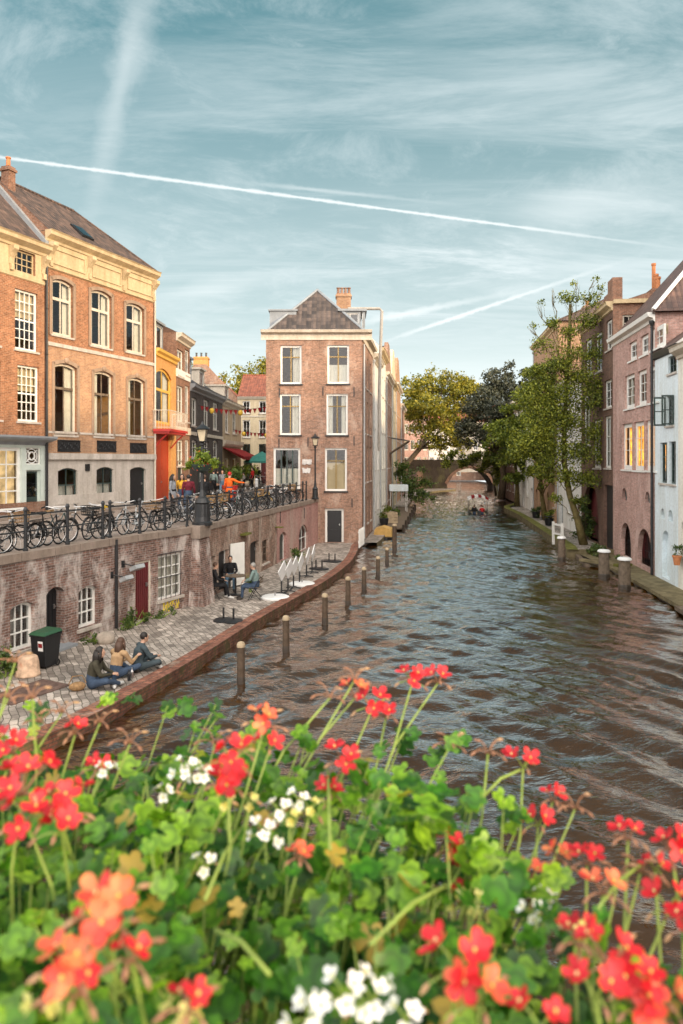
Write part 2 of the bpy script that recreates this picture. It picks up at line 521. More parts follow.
cobbles('cobble_wharf', (0.52, 0.45, 0.39), (0.20, 0.165, 0.14), (0.07, 0.06, 0.04), 0.26, 0.15, dirt=0.55, rot=1.1)
cobbles('paving_street', (0.32, 0.26, 0.22), (0.24, 0.19, 0.165), (0.15, 0.12, 0.10), 0.21, 0.07, dirt=0.3)
cobbles('paving_far', (0.28, 0.24, 0.21), (0.2, 0.17, 0.15), (0.12, 0.1, 0.09), 0.21, 0.1, dirt=0.3)

def water_mat():
    nt = NT('canal_water')
    tc = nt.n('TexCoord')
    geo = nt.n('NewGeometry')
    nt.set(nt.b, Roughness=0.03, IOR=1.33)
    mp = nt.n('Mapping'); mp.inputs['Scale'].default_value = (0.8, 1.7, 1.0); mp.inputs['Rotation'].default_value = (0, 0, 0.35)
    nt.l(tc.outputs['Object'], mp.inputs[0])
    a = noise(nt, 4.2, mp.outputs[0], 3, 0.5, 0.3)
    n1 = nt.n('Bump'); n1.inputs['Strength'].default_value = 0.6; n1.inputs['Distance'].default_value = 0.055
    nt.l(a, n1.inputs['Height'])
    nt.l(n1.outputs[0], nt.b.inputs['Normal'])
    gl = nt.n('BsdfGlossy'); nt.set(gl, Roughness=0.03); nt.l(n1.outputs[0], gl.inputs['Normal'])
    lw = nt.n('LayerWeight'); lw.inputs[0].default_value = 0.5; nt.l(n1.outputs[0], lw.inputs['Normal'])
    pw = nt.n('MapRange'); nt.l(lw.outputs['Facing'], pw.inputs[0])
    for i_, v_ in enumerate((0.50, 0.86, 0.06, 1.0)): pw.inputs[i_ + 1].default_value = v_
    mx = nt.n('MixShader'); nt.l(pw.outputs[0], mx.inputs[0]); nt.l(nt.b.outputs[0], mx.inputs[1]); nt.l(gl.outputs[0], mx.inputs[2]); nt.l(mx.outputs[0], nt.out.inputs[0])
    f = ramp(nt, noise(nt, 0.35, tc.outputs['Object'], 3), [(0.35, (0.034, 0.013, 0.0015)), (0.7, (0.060, 0.025, 0.004))])
    nt.l(f, nt.b.inputs['Base Color'])
    M['water'] = nt.mat
water_mat()
# ---------------------------------------------------------------- camera, world, sun
cam = bpy.data.cameras.new('camera')
cam_o = bpy.data.objects.new('camera', cam); COL.objects.link(cam_o)
cam_o.location = (0, 0, EYE); cam_o.rotation_euler = (PI / 2, 0, 0)
cam.sensor_fit = 'AUTO'; cam.sensor_width = 36; cam.lens = F / 1024 * 36
cam.shift_y = -(512 - HY) / 1024
cam.clip_start = 0.05; cam.clip_end = 3000
cam.dof.use_dof = True; cam.dof.focus_distance = 6.5; cam.dof.aperture_fstop = 4.4
SC.camera = cam_o
SUN_AZ, SUN_EL = math.atan2(0.84, -0.54), R(15)

world = bpy.data.worlds.new('World'); SC.world = world; world.use_nodes = True
wt = world.node_tree
for n_ in list(wt.nodes): wt.nodes.remove(n_)
class WT(NT):
    def __init__(self): self.t = wt
w = WT()
wout = w.n('OutputWorld'); bg = w.n('Background'); bg.inputs['Strength'].default_value = 0.10
sky = w.n('TexSky', sky_type='NISHITA'); sky.sun_disc = False
sky.sun_elevation = SUN_EL; sky.sun_rotation = SUN_AZ; sky.air_density = 1.0; sky.dust_density = 1.2; sky.ozone_density = 1.5
tc = w.n('TexCoord')
D = tc.outputs['Generated']
sep = w.n('SeparateXYZ'); w.l(D, sep.inputs[0])
def mth(op, a, b=None, clamp=False):
    m = w.n('Math', operation=op); m.use_clamp = clamp
    for s, v in ((m.inputs[0], a), (m.inputs[1], b)):
        if v is None: continue
        if isinstance(v, (int, float)): s.default_value = v
        else: w.l(v, s)
    return m.outputs[0]
def mrange(v, a, b, c=0.0, d=1.0, smooth=True):
    m = w.n('MapRange'); m.clamp = True
    if smooth: m.interpolation_type = 'SMOOTHSTEP'
    w.l(v, m.inputs[0])
    for i, x in enumerate((a, b, c, d)): m.inputs[i + 1].default_value = x
    return m.outputs[0]
def dot3(vec):
    m = w.n('VectorMath', operation='DOT_PRODUCT'); w.l(D, m.inputs[0]); m.inputs[1].default_value = vec
    return m.outputs['Value']
tint = mixc(w, 1.0, sky.outputs[0], (0.80, 1.0, 0.86), 'MULTIPLY')
# desaturate towards a thin high overcast
base = mixc(w, 0.55, mixc(w, 1.0, tint, (0.62, 0.62, 0.62), 'MULTIPLY'), (1.1, 2.65, 2.85))
hz = mrange(sep.outputs[2], 0.0, 0.58)
base = mixc(w, hz, mixc(w, 0.85, base, (4.6, 5.2, 5.2)), mixc(w, 1.0, base, (0.86, 0.88, 0.9), 'MULTIPLY'))
base = mixc(w, mrange(sep.outputs[2], 0.0, 0.20, 0.6, 0.0), base, (7.6, 7.8, 7.6))
zc = mth('ADD', sep.outputs[2], 0.12)
px_ = mth('DIVIDE', sep.outputs[0], zc); py_ = mth('DIVIDE', sep.outputs[1], zc)
comb = w.n('CombineXYZ'); w.l(px_, comb.inputs[0]); w.l(py_, comb.inputs[1])
mpc = w.n('Mapping'); mpc.inputs['Scale'].default_value = (0.55, 1.5, 1); mpc.inputs['Rotation'].default_value = (0, 0, -0.5)
w.l(comb.outputs[0], mpc.inputs[0])
n1 = noise(w, 1.5, mpc.outputs[0], 12, 0.68, 0.9)
n2 = noise(w, 0.5, comb.outputs[0], 4, 0.5, 0.3)
cl = mth('MULTIPLY', mrange(n1, 0.42, 0.72), mrange(n2, 0.30, 0.60), True)
cl = mth('MULTIPLY', cl, mth('MULTIPLY', mrange(sep.outputs[0], -0.5, 0.25, 0.45, 0.95), mrange(sep.outputs[2], 0.30, 0.52, 1.0, 0.55)))
veil = mth('MULTIPLY', mrange(sep.outputs[0], -0.25, 0.45), 0.62)
cl = mth('MAXIMUM', cl, mth('MULTIPLY', mrange(n1, 0.35, 0.70), veil))
CLOUD = (5.0, 5.5, 5.6)
n3 = noise(w, 2.6, comb.outputs[0], 12, 0.7, 0.5)
cl = mth('MAXIMUM', cl, mth('MULTIPLY', mrange(n3, 0.42, 0.75), 0.42))
base = mixc(w, cl, base, CLOUD)
def pdir(px, py):
    return Vector((px - CX, F, HY - py)).normalized()
def trail(p, q, wid0, wid1, amt, nscale, soft=0.25, fade0=0.02, fade1=0.10):
    a, b = pdir(*p), pdir(*q)
    nrm = a.cross(b).normalized()
    mid = (a + b).normalized(); ax = nrm.cross(mid).normalized()
    half = math.acos(max(-1, min(1, a.dot(b)))) / 2
    t = dot3(tuple(ax)); d0 = mth('ABSOLUTE', dot3(tuple(nrm)))
    s = math.sin(half)
    tn = w.n('MapRange'); w.l(t, tn.inputs[0]); tn.inputs[1].default_value = -s; tn.inputs[2].default_value = s
    if ax.dot(b) < 0: tn.inputs[1].default_value, tn.inputs[2].default_value = s, -s
    tn.inputs[3].default_value, tn.inputs[4].default_value = wid0, wid1
    nz = noise(w, nscale, D, 6, 0.65)
    wv = mth('MULTIPLY', tn.outputs[0], mth('ADD', mth('MULTIPLY', mrange(nz, .3, .7), .8), 0.6))
    q_ = mth('DIVIDE', d0, wv)
    k = mrange(q_, soft, 1.0, 1.0, 0.0)
    e = mth('MULTIPLY', mrange(t, -s - fade0, -s + fade1) if ax.dot(b) > 0 else mrange(t, s + fade0, s - fade1), mrange(t, s + fade0, s - fade1 * 2.5) if ax.dot(b) > 0 else mrange(t, -s - fade0, -s + fade1 * 2.5))
    f = mth('MULTIPLY', dot3(tuple(mid)), 1.0)
    e = mth('MULTIPLY', e, mrange(f, 0.2, 0.3))
    return mth('MULTIPLY', mth('MULTIPLY', k, e), amt)
WH = (6.0, 6.3, 6.3)
for args in (((-60, 149), (690, 250), 0.0034, 0.0026, 0.80, 45, 0.05), ((150, -40), (86, 235), 0.032, 0.014, 0.42, 14, 0.0, 0.06, 0.12),
             ((345, 326), (545, 286), 0.0085, 0.0045, 0.75, 60, 0.0), ((380, 343), (650, 252), 0.0040, 0.0042, 0.80, 90, 0.0),
             ((240, 182), (480, 207), 0.004, 0.004, 0.35, 40, 0.0), ((150, 300), (350, 262), 0.016, 0.02, 0.32, 12, 0.0),
             ((150, 330), (300, 338), 0.006, 0.006, 0.4, 20, 0.0), ((500, 215), (760, 185), 0.05, 0.06, 0.35, 9, 0.0)):
    base = mixc(w, trail(*args), base, WH)
# unseen sky behind the camera, towards the sun, brightened as added fill light
fill_glow = mrange(dot3((0.30, -0.76, 0.57)), 0.45, 0.98)
base = mixc(w, fill_glow, base, (25.0, 22.6, 20.4))
# unseen pale glow added to the left sky as fill for the right bank
fill_glow_left = mrange(dot3((-0.92, -0.22, 0.32)), 0.42, 0.95)
base = mixc(w, fill_glow_left, base, (15.0, 15.0, 14.6))
w.l(base, bg.inputs[0]); w.l(bg.outputs[0], wout.inputs[0])
sun = bpy.data.lights.new('sun', 'SUN'); sun.energy = 2.0; sun.angle = R(3.0); sun.color = (1.0, 0.72, 0.42)
sun_o = bpy.data.objects.new('sun', sun); COL.objects.link(sun_o)
sd = Vector((math.sin(SUN_AZ) * math.cos(SUN_EL), math.cos(SUN_AZ) * math.cos(SUN_EL), math.sin(SUN_EL)))
sun_o.rotation_euler = sd.to_track_quat('Z', 'Y').to_euler()
sun_o.location = (30, -20, 40)
vs_ = SC.view_settings
vs_.view_transform = 'Standard'; vs_.look = 'None'; vs_.gamma = 1.0; vs_.use_curve_mapping = False; vs_.exposure = 0.92
SC.cycles.use_denoising = True
SC.cycles.max_bounces = 7; SC.cycles.diffuse_bounces = 3; SC.cycles.glossy_bounces = 3; SC.cycles.transparent_max_bounces = 12
SC.cycles.caustics_reflective = False; SC.cycles.caustics_refractive = False
SC.cycles.sample_clamp_indirect = 6.0

# ---------------------------------------------------------------- setting
def catmull(pts, k=6):
    out = []
    for i in range(len(pts) - 1):
        p0, p1, p2, p3 = [Vector(pts[max(0, min(len(pts) - 1, j))]) for j in (i - 1, i, i + 1, i + 2)]
        for s in range(k):
            t = s / k
            q = 0.5 * ((2 * p1) + (p2 - p0) * t + (2 * p0 - 5 * p1 + 4 * p2 - p3) * t * t + (3 * p1 - p0 - 3 * p2 + p3) * t ** 3)
            out.append((q.x, q.y))
    out.append(tuple(pts[-1]))
    return out

P0, P1, P2, P4 = (-12.0, 6.9), (-6.70, 21.4), (-4.97, 25.2), (-1.42, 43.48)
CF = (-4.56, 43.5); CB = (1.24, 43.5)          # front of the corner house
ROW = Vector((0.128, 1.0)).normalized()
rowpt = lambda Y: (1.24 + 0.128 * (Y - 43.5), Y)
EDGE = catmull([(-10.5, 1.0), (-7.6, 8.0), (-5.5, 12.6), (-4.8, 14.1), (-3.58, 18.2), (-2.5, 22.8), (-0.71, 29.3), (0.35, 34.5), (0.80, 38.5), (1.0, 41.8), (1.24, 43.4)], 6)
FARL = catmull([(2.15, 43.6), (2.6, 46), (3.9, 55), (5.3, 65), (7.4, 80), (9.5, 95), (12, 108), (15.5, 117), (19.5, 123), (19.6, 128)], 5)
RB = catmull([(12.2, 39.0), (12.8, 41.9), (15.6, 63), (16.6, 73.5), (17.6, 77), (19.8, 82), (27, 100), (28.3, 118), (28.0, 128)], 5)
rightX = lambda Y: 9.96 + 0.123 * Y

def strip(mb, a, b, z, mi=0):
    """horizontal ribbon between two polylines of equal length"""
    for i in range(len(a) - 1):
        mb.quad((a[i][0], a[i][1], z), (a[i + 1][0], a[i + 1][1], z), (b[i + 1][0], b[i + 1][1], z), (b[i][0], b[i][1], z), mi)

def sample(pl, n):
    L = [0.0]
    for i in range(len(pl) - 1):
        L.append(L[-1] + math.dist(pl[i], pl[i + 1]))
    out = []
    for k in range(n):
        t = L[-1] * k / (n - 1)
        i = max(j for j in range(len(L)) if L[j] <= t + 1e-9)
        i = min(i, len(pl) - 2)
        u = (t - L[i]) / max(1e-9, L[i + 1] - L[i])
        out.append((pl[i][0] + (pl[i + 1][0] - pl[i][0]) * u, pl[i][1] + (pl[i + 1][1] - pl[i][1]) * u))
    return out

def offset(pl, d):
    """shift a polyline to its left by d"""
    out = []
    for i, p in enumerate(pl):
        a, b = pl[max(0, i - 1)], pl[min(len(pl) - 1, i + 1)]
        t = Vector((b[0] - a[0], b[1] - a[1])).normalized()
        out.append((p[0] - t.y * d, p[1] + t.x * d))
    return out

# wharf paving
mb = MB()
wall_line = [(-12.6, 5.2), P0, P1, P2, P4]
n_ = 60
strip(mb, sample(offset(EDGE, 0.40), n_), sample([(-14.2, 1.0)] + wall_line[1:], n_), Z_WHARF)
tag(mb.build('wharf_paving', M['cobble_wharf']), kind='structure')
# brick kerb of the wharf
def kerb(name, line, inner, ztop, zin, mats, label, cat):
    m_ = MB()
    b_ = offset(line, inner)
    o_ = offset(line, -0.0)
    for i in range(len(line) - 1):
        a0, a1, b0, b1 = line[i], line[i + 1], b_[i], b_[i + 1]
        m_.quad((*a0, ztop), (*a1, ztop), (*b1, ztop), (*b0, ztop), 0)
        m_.quad((*a1, ztop), (*a0, ztop), (*a0, -0.7), (*a1, -0.7), 1)
        m_.quad((*b0, ztop), (*b1, ztop), (*b1, zin), (*b0, zin), 1)
    return m_.build(name, mats)
# UVs of the kerb follow its run
def run_uv(o, line):
    me = o.data
    L = [0.0]
    for i in range(len(line) - 1): L.append(L[-1] + math.dist(line[i], line[i + 1]))
    uv = me.uv_layers[0].data
    for p in me.polygons:
        seg = p.index // 3; kind = p.index % 3
        l0, l1 = L[seg], L[seg + 1]
        if kind == 0: c = [(l0, 0), (l1, 0), (l1, .4), (l0, .4)]
        elif kind == 1: c = [(l1, .1), (l0, .1), (l0, 1.4), (l1, 1.4)]
        else: c = [(l0, 0), (l1, 0), (l1, .1), (l0, .1)]
        for k, li in enumerate(p.loop_indices): uv[li].uv = c[k]
k1 = kerb('kerb', EDGE, 0.42, Z_WHARF + 0.05, Z_WHARF - 0.1, [M['brick_kerb'], M['kerb_face']], None, None)
run_uv(k1, EDGE); tag(k1, kind='structure')
# street above
mb = MB()
SL = [(-12.6, 5.2), P0, P1, P2, P4]
SLi = offset(SL, 0.30)
FAC = [(-19.0, 5.2), (-19.0, 16.5), (-12.9, 31.9), (-10.1, 39.0), (-9.95, 43.4)]
mb.poly([(*p, Z_STREET) for p in SLi[:4]] + [(SLi[4][0], 43.6, Z_STREET), (-4.6, 43.6, Z_STREET), (-3.4, 71.8, Z_STREET), (-9.1, 72, Z_STREET), (-9.5, 58, Z_STREET)] + [(*p, Z_STREET) for p in FAC[::-1]])
tag(mb.build('street_paving', M['paving_street']), kind='structure')
# pavement in front of the houses, one step up
mb = MB()
f1 = [(-19.0, 16.5), (-12.9, 31.9), (-10.1, 39.0), (-9.95, 43.4), (-9.5, 58)]
f2 = offset(f1, -1.5)
for i in range(len(f1) - 1):
    a0, a1, b0, b1 = f1[i], f1[i + 1], f2[i], f2[i + 1]
    z = Z_STREET + 0.10
    mb.quad((*b0, z), (*b1, z), (*a1, z), (*a0, z), 0)
    mb.quad((*b1, z), (*b0, z), (*b0, z - 0.12), (*b1, z - 0.12), 1)
tag(mb.build('pavement', [M['paving_far'], M['coping']]), kind='structure')
# ground to the horizon, on both sides and behind the far bridge; the canal cuts through it
mb = MB()
zg = Z_STREET - 0.012
BIG = 1500.0
mb.poly([(-BIG, -300, zg), (-13.5, -300, zg), (-13.0, 5.0, zg), (-19.0, 16.5, zg), (-12.9, 31.9, zg), (-10.1, 39.0, zg), (-9.9, 43.4, zg), (-9.0, 72, zg), (-9.0, BIG, zg), (-BIG, BIG, zg)])
mb.poly([(-9.0, 72, zg), (-4.0, 72, zg), (-4.5, 46.0, zg), (0.6, 46, zg), (6.6, 95.0, zg), (10.0, 112, zg), (14.6, 128, zg), (14.6, BIG, zg), (-9.0, BIG, zg)])
mb.poly([(rightX(40) + 3, -300, zg), (BIG, -300, zg), (BIG, BIG, zg), (33.0, BIG, zg), (33.0, 110, zg), (rightX(100) + 6, 104, zg), (rightX(40) + 3, 40, zg)])
mb.poly([(14.6, 175, zg), (33.0, 175, zg), (33.0, BIG, zg), (14.6, BIG, zg)])
tag(mb.build('ground', M['paving_far']), kind='structure')
# far left quay and right quay at wharf level
mb = MB()
fl = sample(FARL, 40)
strip(mb, fl, sample([(1.30, 43.6), (4.1, 66), (7.8, 95.0), (9.9, 108), (13.2, 120), (14.6, 128)], 40), Z_WHARF)
for i in range(39):
    mb.quad((*fl[i + 1], Z_WHARF), (*fl[i], Z_WHARF), (*fl[i], -0.7), (*fl[i + 1], -0.7), 1)
tag(mb.build('far_wharf', [M['cobble_wharf'], M['mossy_stone']]), kind='structure')
mb = MB()
rb = sample(RB, 50)
strip(mb, sample([(rightX(39), 39.0), (rightX(75), 75), (rightX(105), 105), (34, 112), (34, 128)], 50), rb, Z_WHARF + 0.0, 0)
zt = Z_WHARF + 0.16
rbi = offset(rb, -0.6)
for i in range(49):
    mb.quad((*rb[i], zt), (*rb[i + 1], zt), (*rb[i + 1], -0.7), (*rb[i], -0.7), 1)
    mb.quad((*rb[i + 1], zt), (*rb[i], zt), (*rbi[i], zt), (*rbi[i + 1], zt), 2)
mb.quad((rb[0][0], 39.0, zt), (rb[0][0], 39.0, -0.7), (rightX(39), 39.0, -0.7), (rightX(39), 39.0, zt), 1)
tag(mb.build('right_wharf', [M['cobble_wharf'], M['mossy_stone'], M['moss']]), kind='structure')
# low ledge of timber and moss in front of the right-hand houses
mb = MB()
led_o = [(12.95, 39.0), (12.75, 34.0), (12.0, 26.5), (11.2, 19), (9.6, 5)]
for i in range(len(led_o) - 1):
    a0, a1 = led_o[i], led_o[i + 1]
    b0, b1 = (rightX(a0[1]) + .1, a0[1]), (rightX(a1[1]) + .1, a1[1])
    mb.quad((*a0, .48), (*b0, .48), (*b1, .48), (*a1, .48), 0)
    mb.quad((*a0, .48), (*a1, .48), (*a1, -.7), (*a0, -.7), 1)
tag(mb.build('ledge', [M['mossy_stone'], M['timber_wet']]), kind='structure')

# water: a real displaced surface, with the boat's wake and wind ripples
def water():
    ys = [1.0]
    while ys[-1] < 185:
        ys.append(ys[-1] * 1.0042 + 0.008)
    ys = np.array(ys); nx = 400
    t = np.linspace(0, 1, nx)
    X = np.empty((len(ys), nx)); Y = np.repeat(ys[:, None], nx, 1)
    left = np.interp(ys, [0, 45, 100, 185], [-16, -2, 6, 12]); right = np.interp(ys, [0, 45, 80, 130, 185], [13, 17, 24, 34, 34])
    X[:] = left[:, None] + (right - left)[:, None] * t[None, :]
    h = np.zeros_like(X)
    r_ = np.random.default_rng(5)
    wx = 0.9 * np.sin(X * .23 + Y * .11) + .7 * np.sin(Y * .19 - X * .13 + 2)
    wy = 0.8 * np.sin(X * .17 - Y * .21 + 1) + .6 * np.sin(X * .31 + 4)
    for k in range(44):
        lam = 0.28 * (1.75 / 0.28) ** (r_.random() ** 1.0)
        # wake crests run from upper left to lower right, with wind ripple across them
        grp = k % 4
        ang = R((42, 48, 128, 92)[grp] + r_.normal(0, 11))
        kx, ky = math.cos(ang) * 2 * PI / lam, math.sin(ang) * 2 * PI / lam
        amp = 0.0175 * lam ** 1.12
        env = 0.55 + 0.45 * np.sin(X * r_.uniform(.1, .5) + Y * r_.uniform(.05, .3) + r_.uniform(0, 6))
        side = 1 / (1 + np.exp(-(X - 1.5 - .05 * Y) * .55))
        env = env * (side * .9 + .25 if grp < 2 else (1 - side) * .9 + .3 if grp == 2 else .6)
        ph = kx * (X + wx * .8) + ky * (Y + wy * .8) + r_.uniform(0, 6.3)
        s = np.sin(ph)
        amp = amp * np.clip(lam / (0.0125 * Y + 0.02) - .25, 0, 1)
        h += amp * env * (0.8 * s + 0.35 * (1 - 2 * np.abs(np.sin(ph * .5))))
    # divergent wake of the boat at (13.3, 70.7)
    bx, by = 13.3, 70.0
    dy = np.clip(by - Y, 0.01, None); dx = X - bx + dy * 0.12
    rr = np.sqrt(dx * dx + dy * dy); th = np.arctan2(np.abs(dx), dy)
    w_ = np.exp(-((th - 0.34) / 0.2) ** 2) * np.exp(-rr / 55) * (Y < by)
    h += 0.035 * w_ * np.sin(dy * 2.9 + np.abs(dx) * 4.0)
    h += WL - .02
    v = np.stack([X.ravel(), Y.ravel(), h.ravel()], 1)
    a = np.arange(len(ys) - 1)[:, None] * nx + np.arange(nx - 1)[None, :]
    f = np.stack([a, a + 1, a + nx + 1, a + nx], -1).reshape(-1, 4)
    me = bpy.data.meshes.new('canal_water')
    me.vertices.add(len(v)); me.vertices.foreach_set('co', v.astype(np.float32).ravel())
    me.loops.add(f.size); me.loops.foreach_set('vertex_index', f.ravel().astype(np.int32))
    me.polygons.add(len(f)); me.polygons.foreach_set('loop_start', (np.arange(len(f)) * 4).astype(np.int32))
    me.update(calc_edges=True)
    me.polygons.foreach_set('use_smooth', [True] * len(f))
    me.materials.append(M['water'])
    o = bpy.data.objects.new('canal_water', me); COL.objects.link(o)
    tag(o, kind='structure')
water()
mb = MB()
mb.poly([(-20, -40, WL - .15), (16, -40, WL - .15), (16, 1.4, WL - .15), (-20, 1.4, WL - .15)])
tag(mb.build('water', M['water']), kind='structure')
mb = MB()
mb.poly([(-20, -40, -1.6), (45, -40, -1.6), (45, 190, -1.6), (-20, 190, -1.6)])
tag(mb.build('canal_bed_ground', M['soil']), kind='structure')
# ---------------------------------------------------------------- houses
def arc_pts(s0, s1, z1, rise, k=8):
    if rise <= 0:
        return [(s0, z1), (s1, z1)]
    a = (s1 - s0) / 2
    rise = min(rise, a)
    Rr = (a * a + rise * rise) / (2 * rise)
    m = (s0 + s1) / 2
    out = []
    for i in range(k + 1):
        s = s0 + (s1 - s0) * i / k
        out.append((s, z1 - Rr + math.sqrt(max(0, Rr * Rr - (s - m) ** 2))))
    return out

def panel(mb, W, H, ops, z0=0.0, y=0.0, thick=0.22, s0=0.0, mi=0, reveal_mi=None, nosplit=False):
    """wall face with real openings and their reveals; ops = (s0, s1, z0, z1, rise)"""
    ops = [(max(a, s0 + .02), min(b, W - .02), max(c, z0), min(d, H), r) for a, b, c, d, r in ops if b > s0 + .05 and a < W - .05]
    xs = sorted({round(s0, 4), round(W, 4)} | {round(o[0], 4) for o in ops} | {round(o[1], 4) for o in ops})
    zs = sorted({round(z0, 4), round(H, 4)} | {round(o[2], 4) for o in ops} | {round(o[3], 4) for o in ops})
    for i in range(len(xs) - 1):
        for j in range(len(zs) - 1):
            cx, cz = (xs[i] + xs[i + 1]) / 2, (zs[j] + zs[j + 1]) / 2
            if any(o[0] < cx < o[1] and o[2] < cz < o[3] for o in ops):
                continue
            mb.quad((xs[i], y, zs[j]), (xs[i + 1], y, zs[j]), (xs[i + 1], y, zs[j + 1]), (xs[i], y, zs[j + 1]), mi)
    rm = mi if reveal_mi is None else reveal_mi
    for a, b, c, d, r in ops:
        arc = arc_pts(a, b, d, r)
        if r > 0:
            for k in range(len(arc) - 1):
                p, q = arc[k], arc[k + 1]
                mb.quad((p[0], y, p[1]), (q[0], y, q[1]), (q[0], y, d + 1e-4), (p[0], y, d + 1e-4), mi)
        path = [(a, c)] + [(p[0], p[1]) for p in arc] + [(b, c)]
        for k in range(len(path)):
            p, q = path[k], path[(k + 1) % len(path)]
            mb.quad((p[0], y, p[1]), (q[0], y, q[1]), (q[0], y + thick, q[1]), (p[0], y + thick, p[1]), rm)

def window(par, T, a, b, c, d, rise=0.0, frame='white_paint', nx=2, nz=2, fw=0.08, bar=0.035, depth=0.10, cur=None, sill='stone_pale', zs=None, lit=None, pane='pane', trans=None, inner=None):
    mb = MB(T)
    e = 0.004
    y0, y1 = depth, depth + 0.08
    arc = arc_pts(a - e, b + e, d, rise)
    mb.box(a - e, a + fw, y0, y1, c, arc[0][1])
    mb.box(b - fw, b + e, y0, y1, c, arc[-1][1])
    mb.box(a + fw, b - fw, y0, y1, c - e, c + fw)
    if rise > 0:
        arc2 = arc_pts(a - e, b + e, d - fw, rise)
        for k in range(len(arc) - 1):
            p, q, p2, q2 = arc[k], arc[k + 1], arc2[k], arc2[k + 1]
            mb.add([(p2[0], y0, p2[1]), (q2[0], y0, q2[1]), (q[0], y0, q[1]), (p[0], y0, p[1]), (p2[0], y1, p2[1]), (q2[0], y1, q2[1]), (q[0], y1, q[1]), (p[0], y1, p[1])],
                   [(0, 1, 2, 3), (0, 4, 5, 1), (7, 6, 5, 4)])
    else:
        mb.box(a + fw, b - fw, y0, y1, d - fw, d + e)
    ia, ib, ic, idd = a + fw, b - fw, c + fw, d - fw
    def topz(s):
        if rise <= 0: return idd
        A = arc_pts(a, b, d - fw, rise, 16)
        return min(A, key=lambda p: abs(p[0] - s))[1]
    lw = mb if inner is None else MB(T)
    for i in range(1, nx):
        s = ia + (ib - ia) * i / nx
        lw.box(s - bar / 2, s + bar / 2, y0 + .012, y0 + .05, ic, topz(s) - .001)
    hz = zs if zs is not None else [i / nz for i in range(1, nz)]
    for t in hz:
        z = ic + (idd - ic) * t
        k = 1.9 if (trans is not None and abs(t - trans) < 1e-3) else 1.0
        lw.box(ia, ib, y0 + .006, y0 + .056, z - bar * k / 2, z + bar * k / 2)
    o = mb.build('window', M[frame], par)
    if inner is not None:
        lw.build('sash', M[inner], o)
    g = MB(T)
    A = arc_pts(a + .01, b - .01, d - fw / 2, rise, 8)
    pts = [(a + .01, y0 + .035, c + fw / 2), (b - .01, y0 + .035, c + fw / 2)] + [(p[0], y0 + .035, p[1]) for p in A[::-1]]
    g.poly(pts)
    g.build('pane', M[pane], o)
    if sill:
        s_ = MB(T)
        s_.box(a - .07, b + .07, -.07, depth + .02, c - .09, c - .004)
        s_.build('sill', M[sill], o)
    if lit:
        q = MB(T)
        q.quad((a, y0 + .30, c), (b, y0 + .30, c), (b, y0 + .30, d), (a, y0 + .30, d))
        q.build('lit_interior', M[lit], o)
    if cur:
        q = MB(T)
        W_ = b - a
        def sheet(sa, sb, za, zb, amp=.03, per=.16):
            n = max(4, int((sb - sa) / per * 5))
            for i in range(n):
                u0, u1 = sa + (sb - sa) * i / n, sa + (sb - sa) * (i + 1) / n
                w0, w1 = amp * math.sin(u0 / per * 2 * PI), amp * math.sin(u1 / per * 2 * PI)
                q.quad((u0, y0 + .17 + w0, za), (u1, y0 + .17 + w1, za), (u1, y0 + .17 + w1, zb), (u0, y0 + .17 + w0, zb))
        mt = 'curtain'
        if cur == 'panels':
            sheet(a + .02, a + W_ * .30, c + .02, d); sheet(b - W_ * .30, b - .02, c + .02, d)
        elif cur == 'right':
            sheet(b - W_ * .42, b - .02, c + .02, d)
        elif cur == 'left':
            sheet(a + .02, a + W_ * .42, c + .02, d)
        elif cur == 'full':
            sheet(a + .02, b - .02, c + .02, d - .02)
        elif cur == 'top':
            mt = 'blind'; sheet(a + .02, b - .02, c + (d - c) * .55, d, 0.0)
        elif cur == 'low':
            sheet(a + .02, b - .02, c + .02, c + (d - c) * .5, .01)
        elif cur == 'lowblind':
            mt = 'blind'; sheet(a + .02, b - .02, c + .02, c + (d - c) * .66, 0.0)
        q.build('curtain' if mt == 'curtain' else 'blind', M[mt], o)
    return o

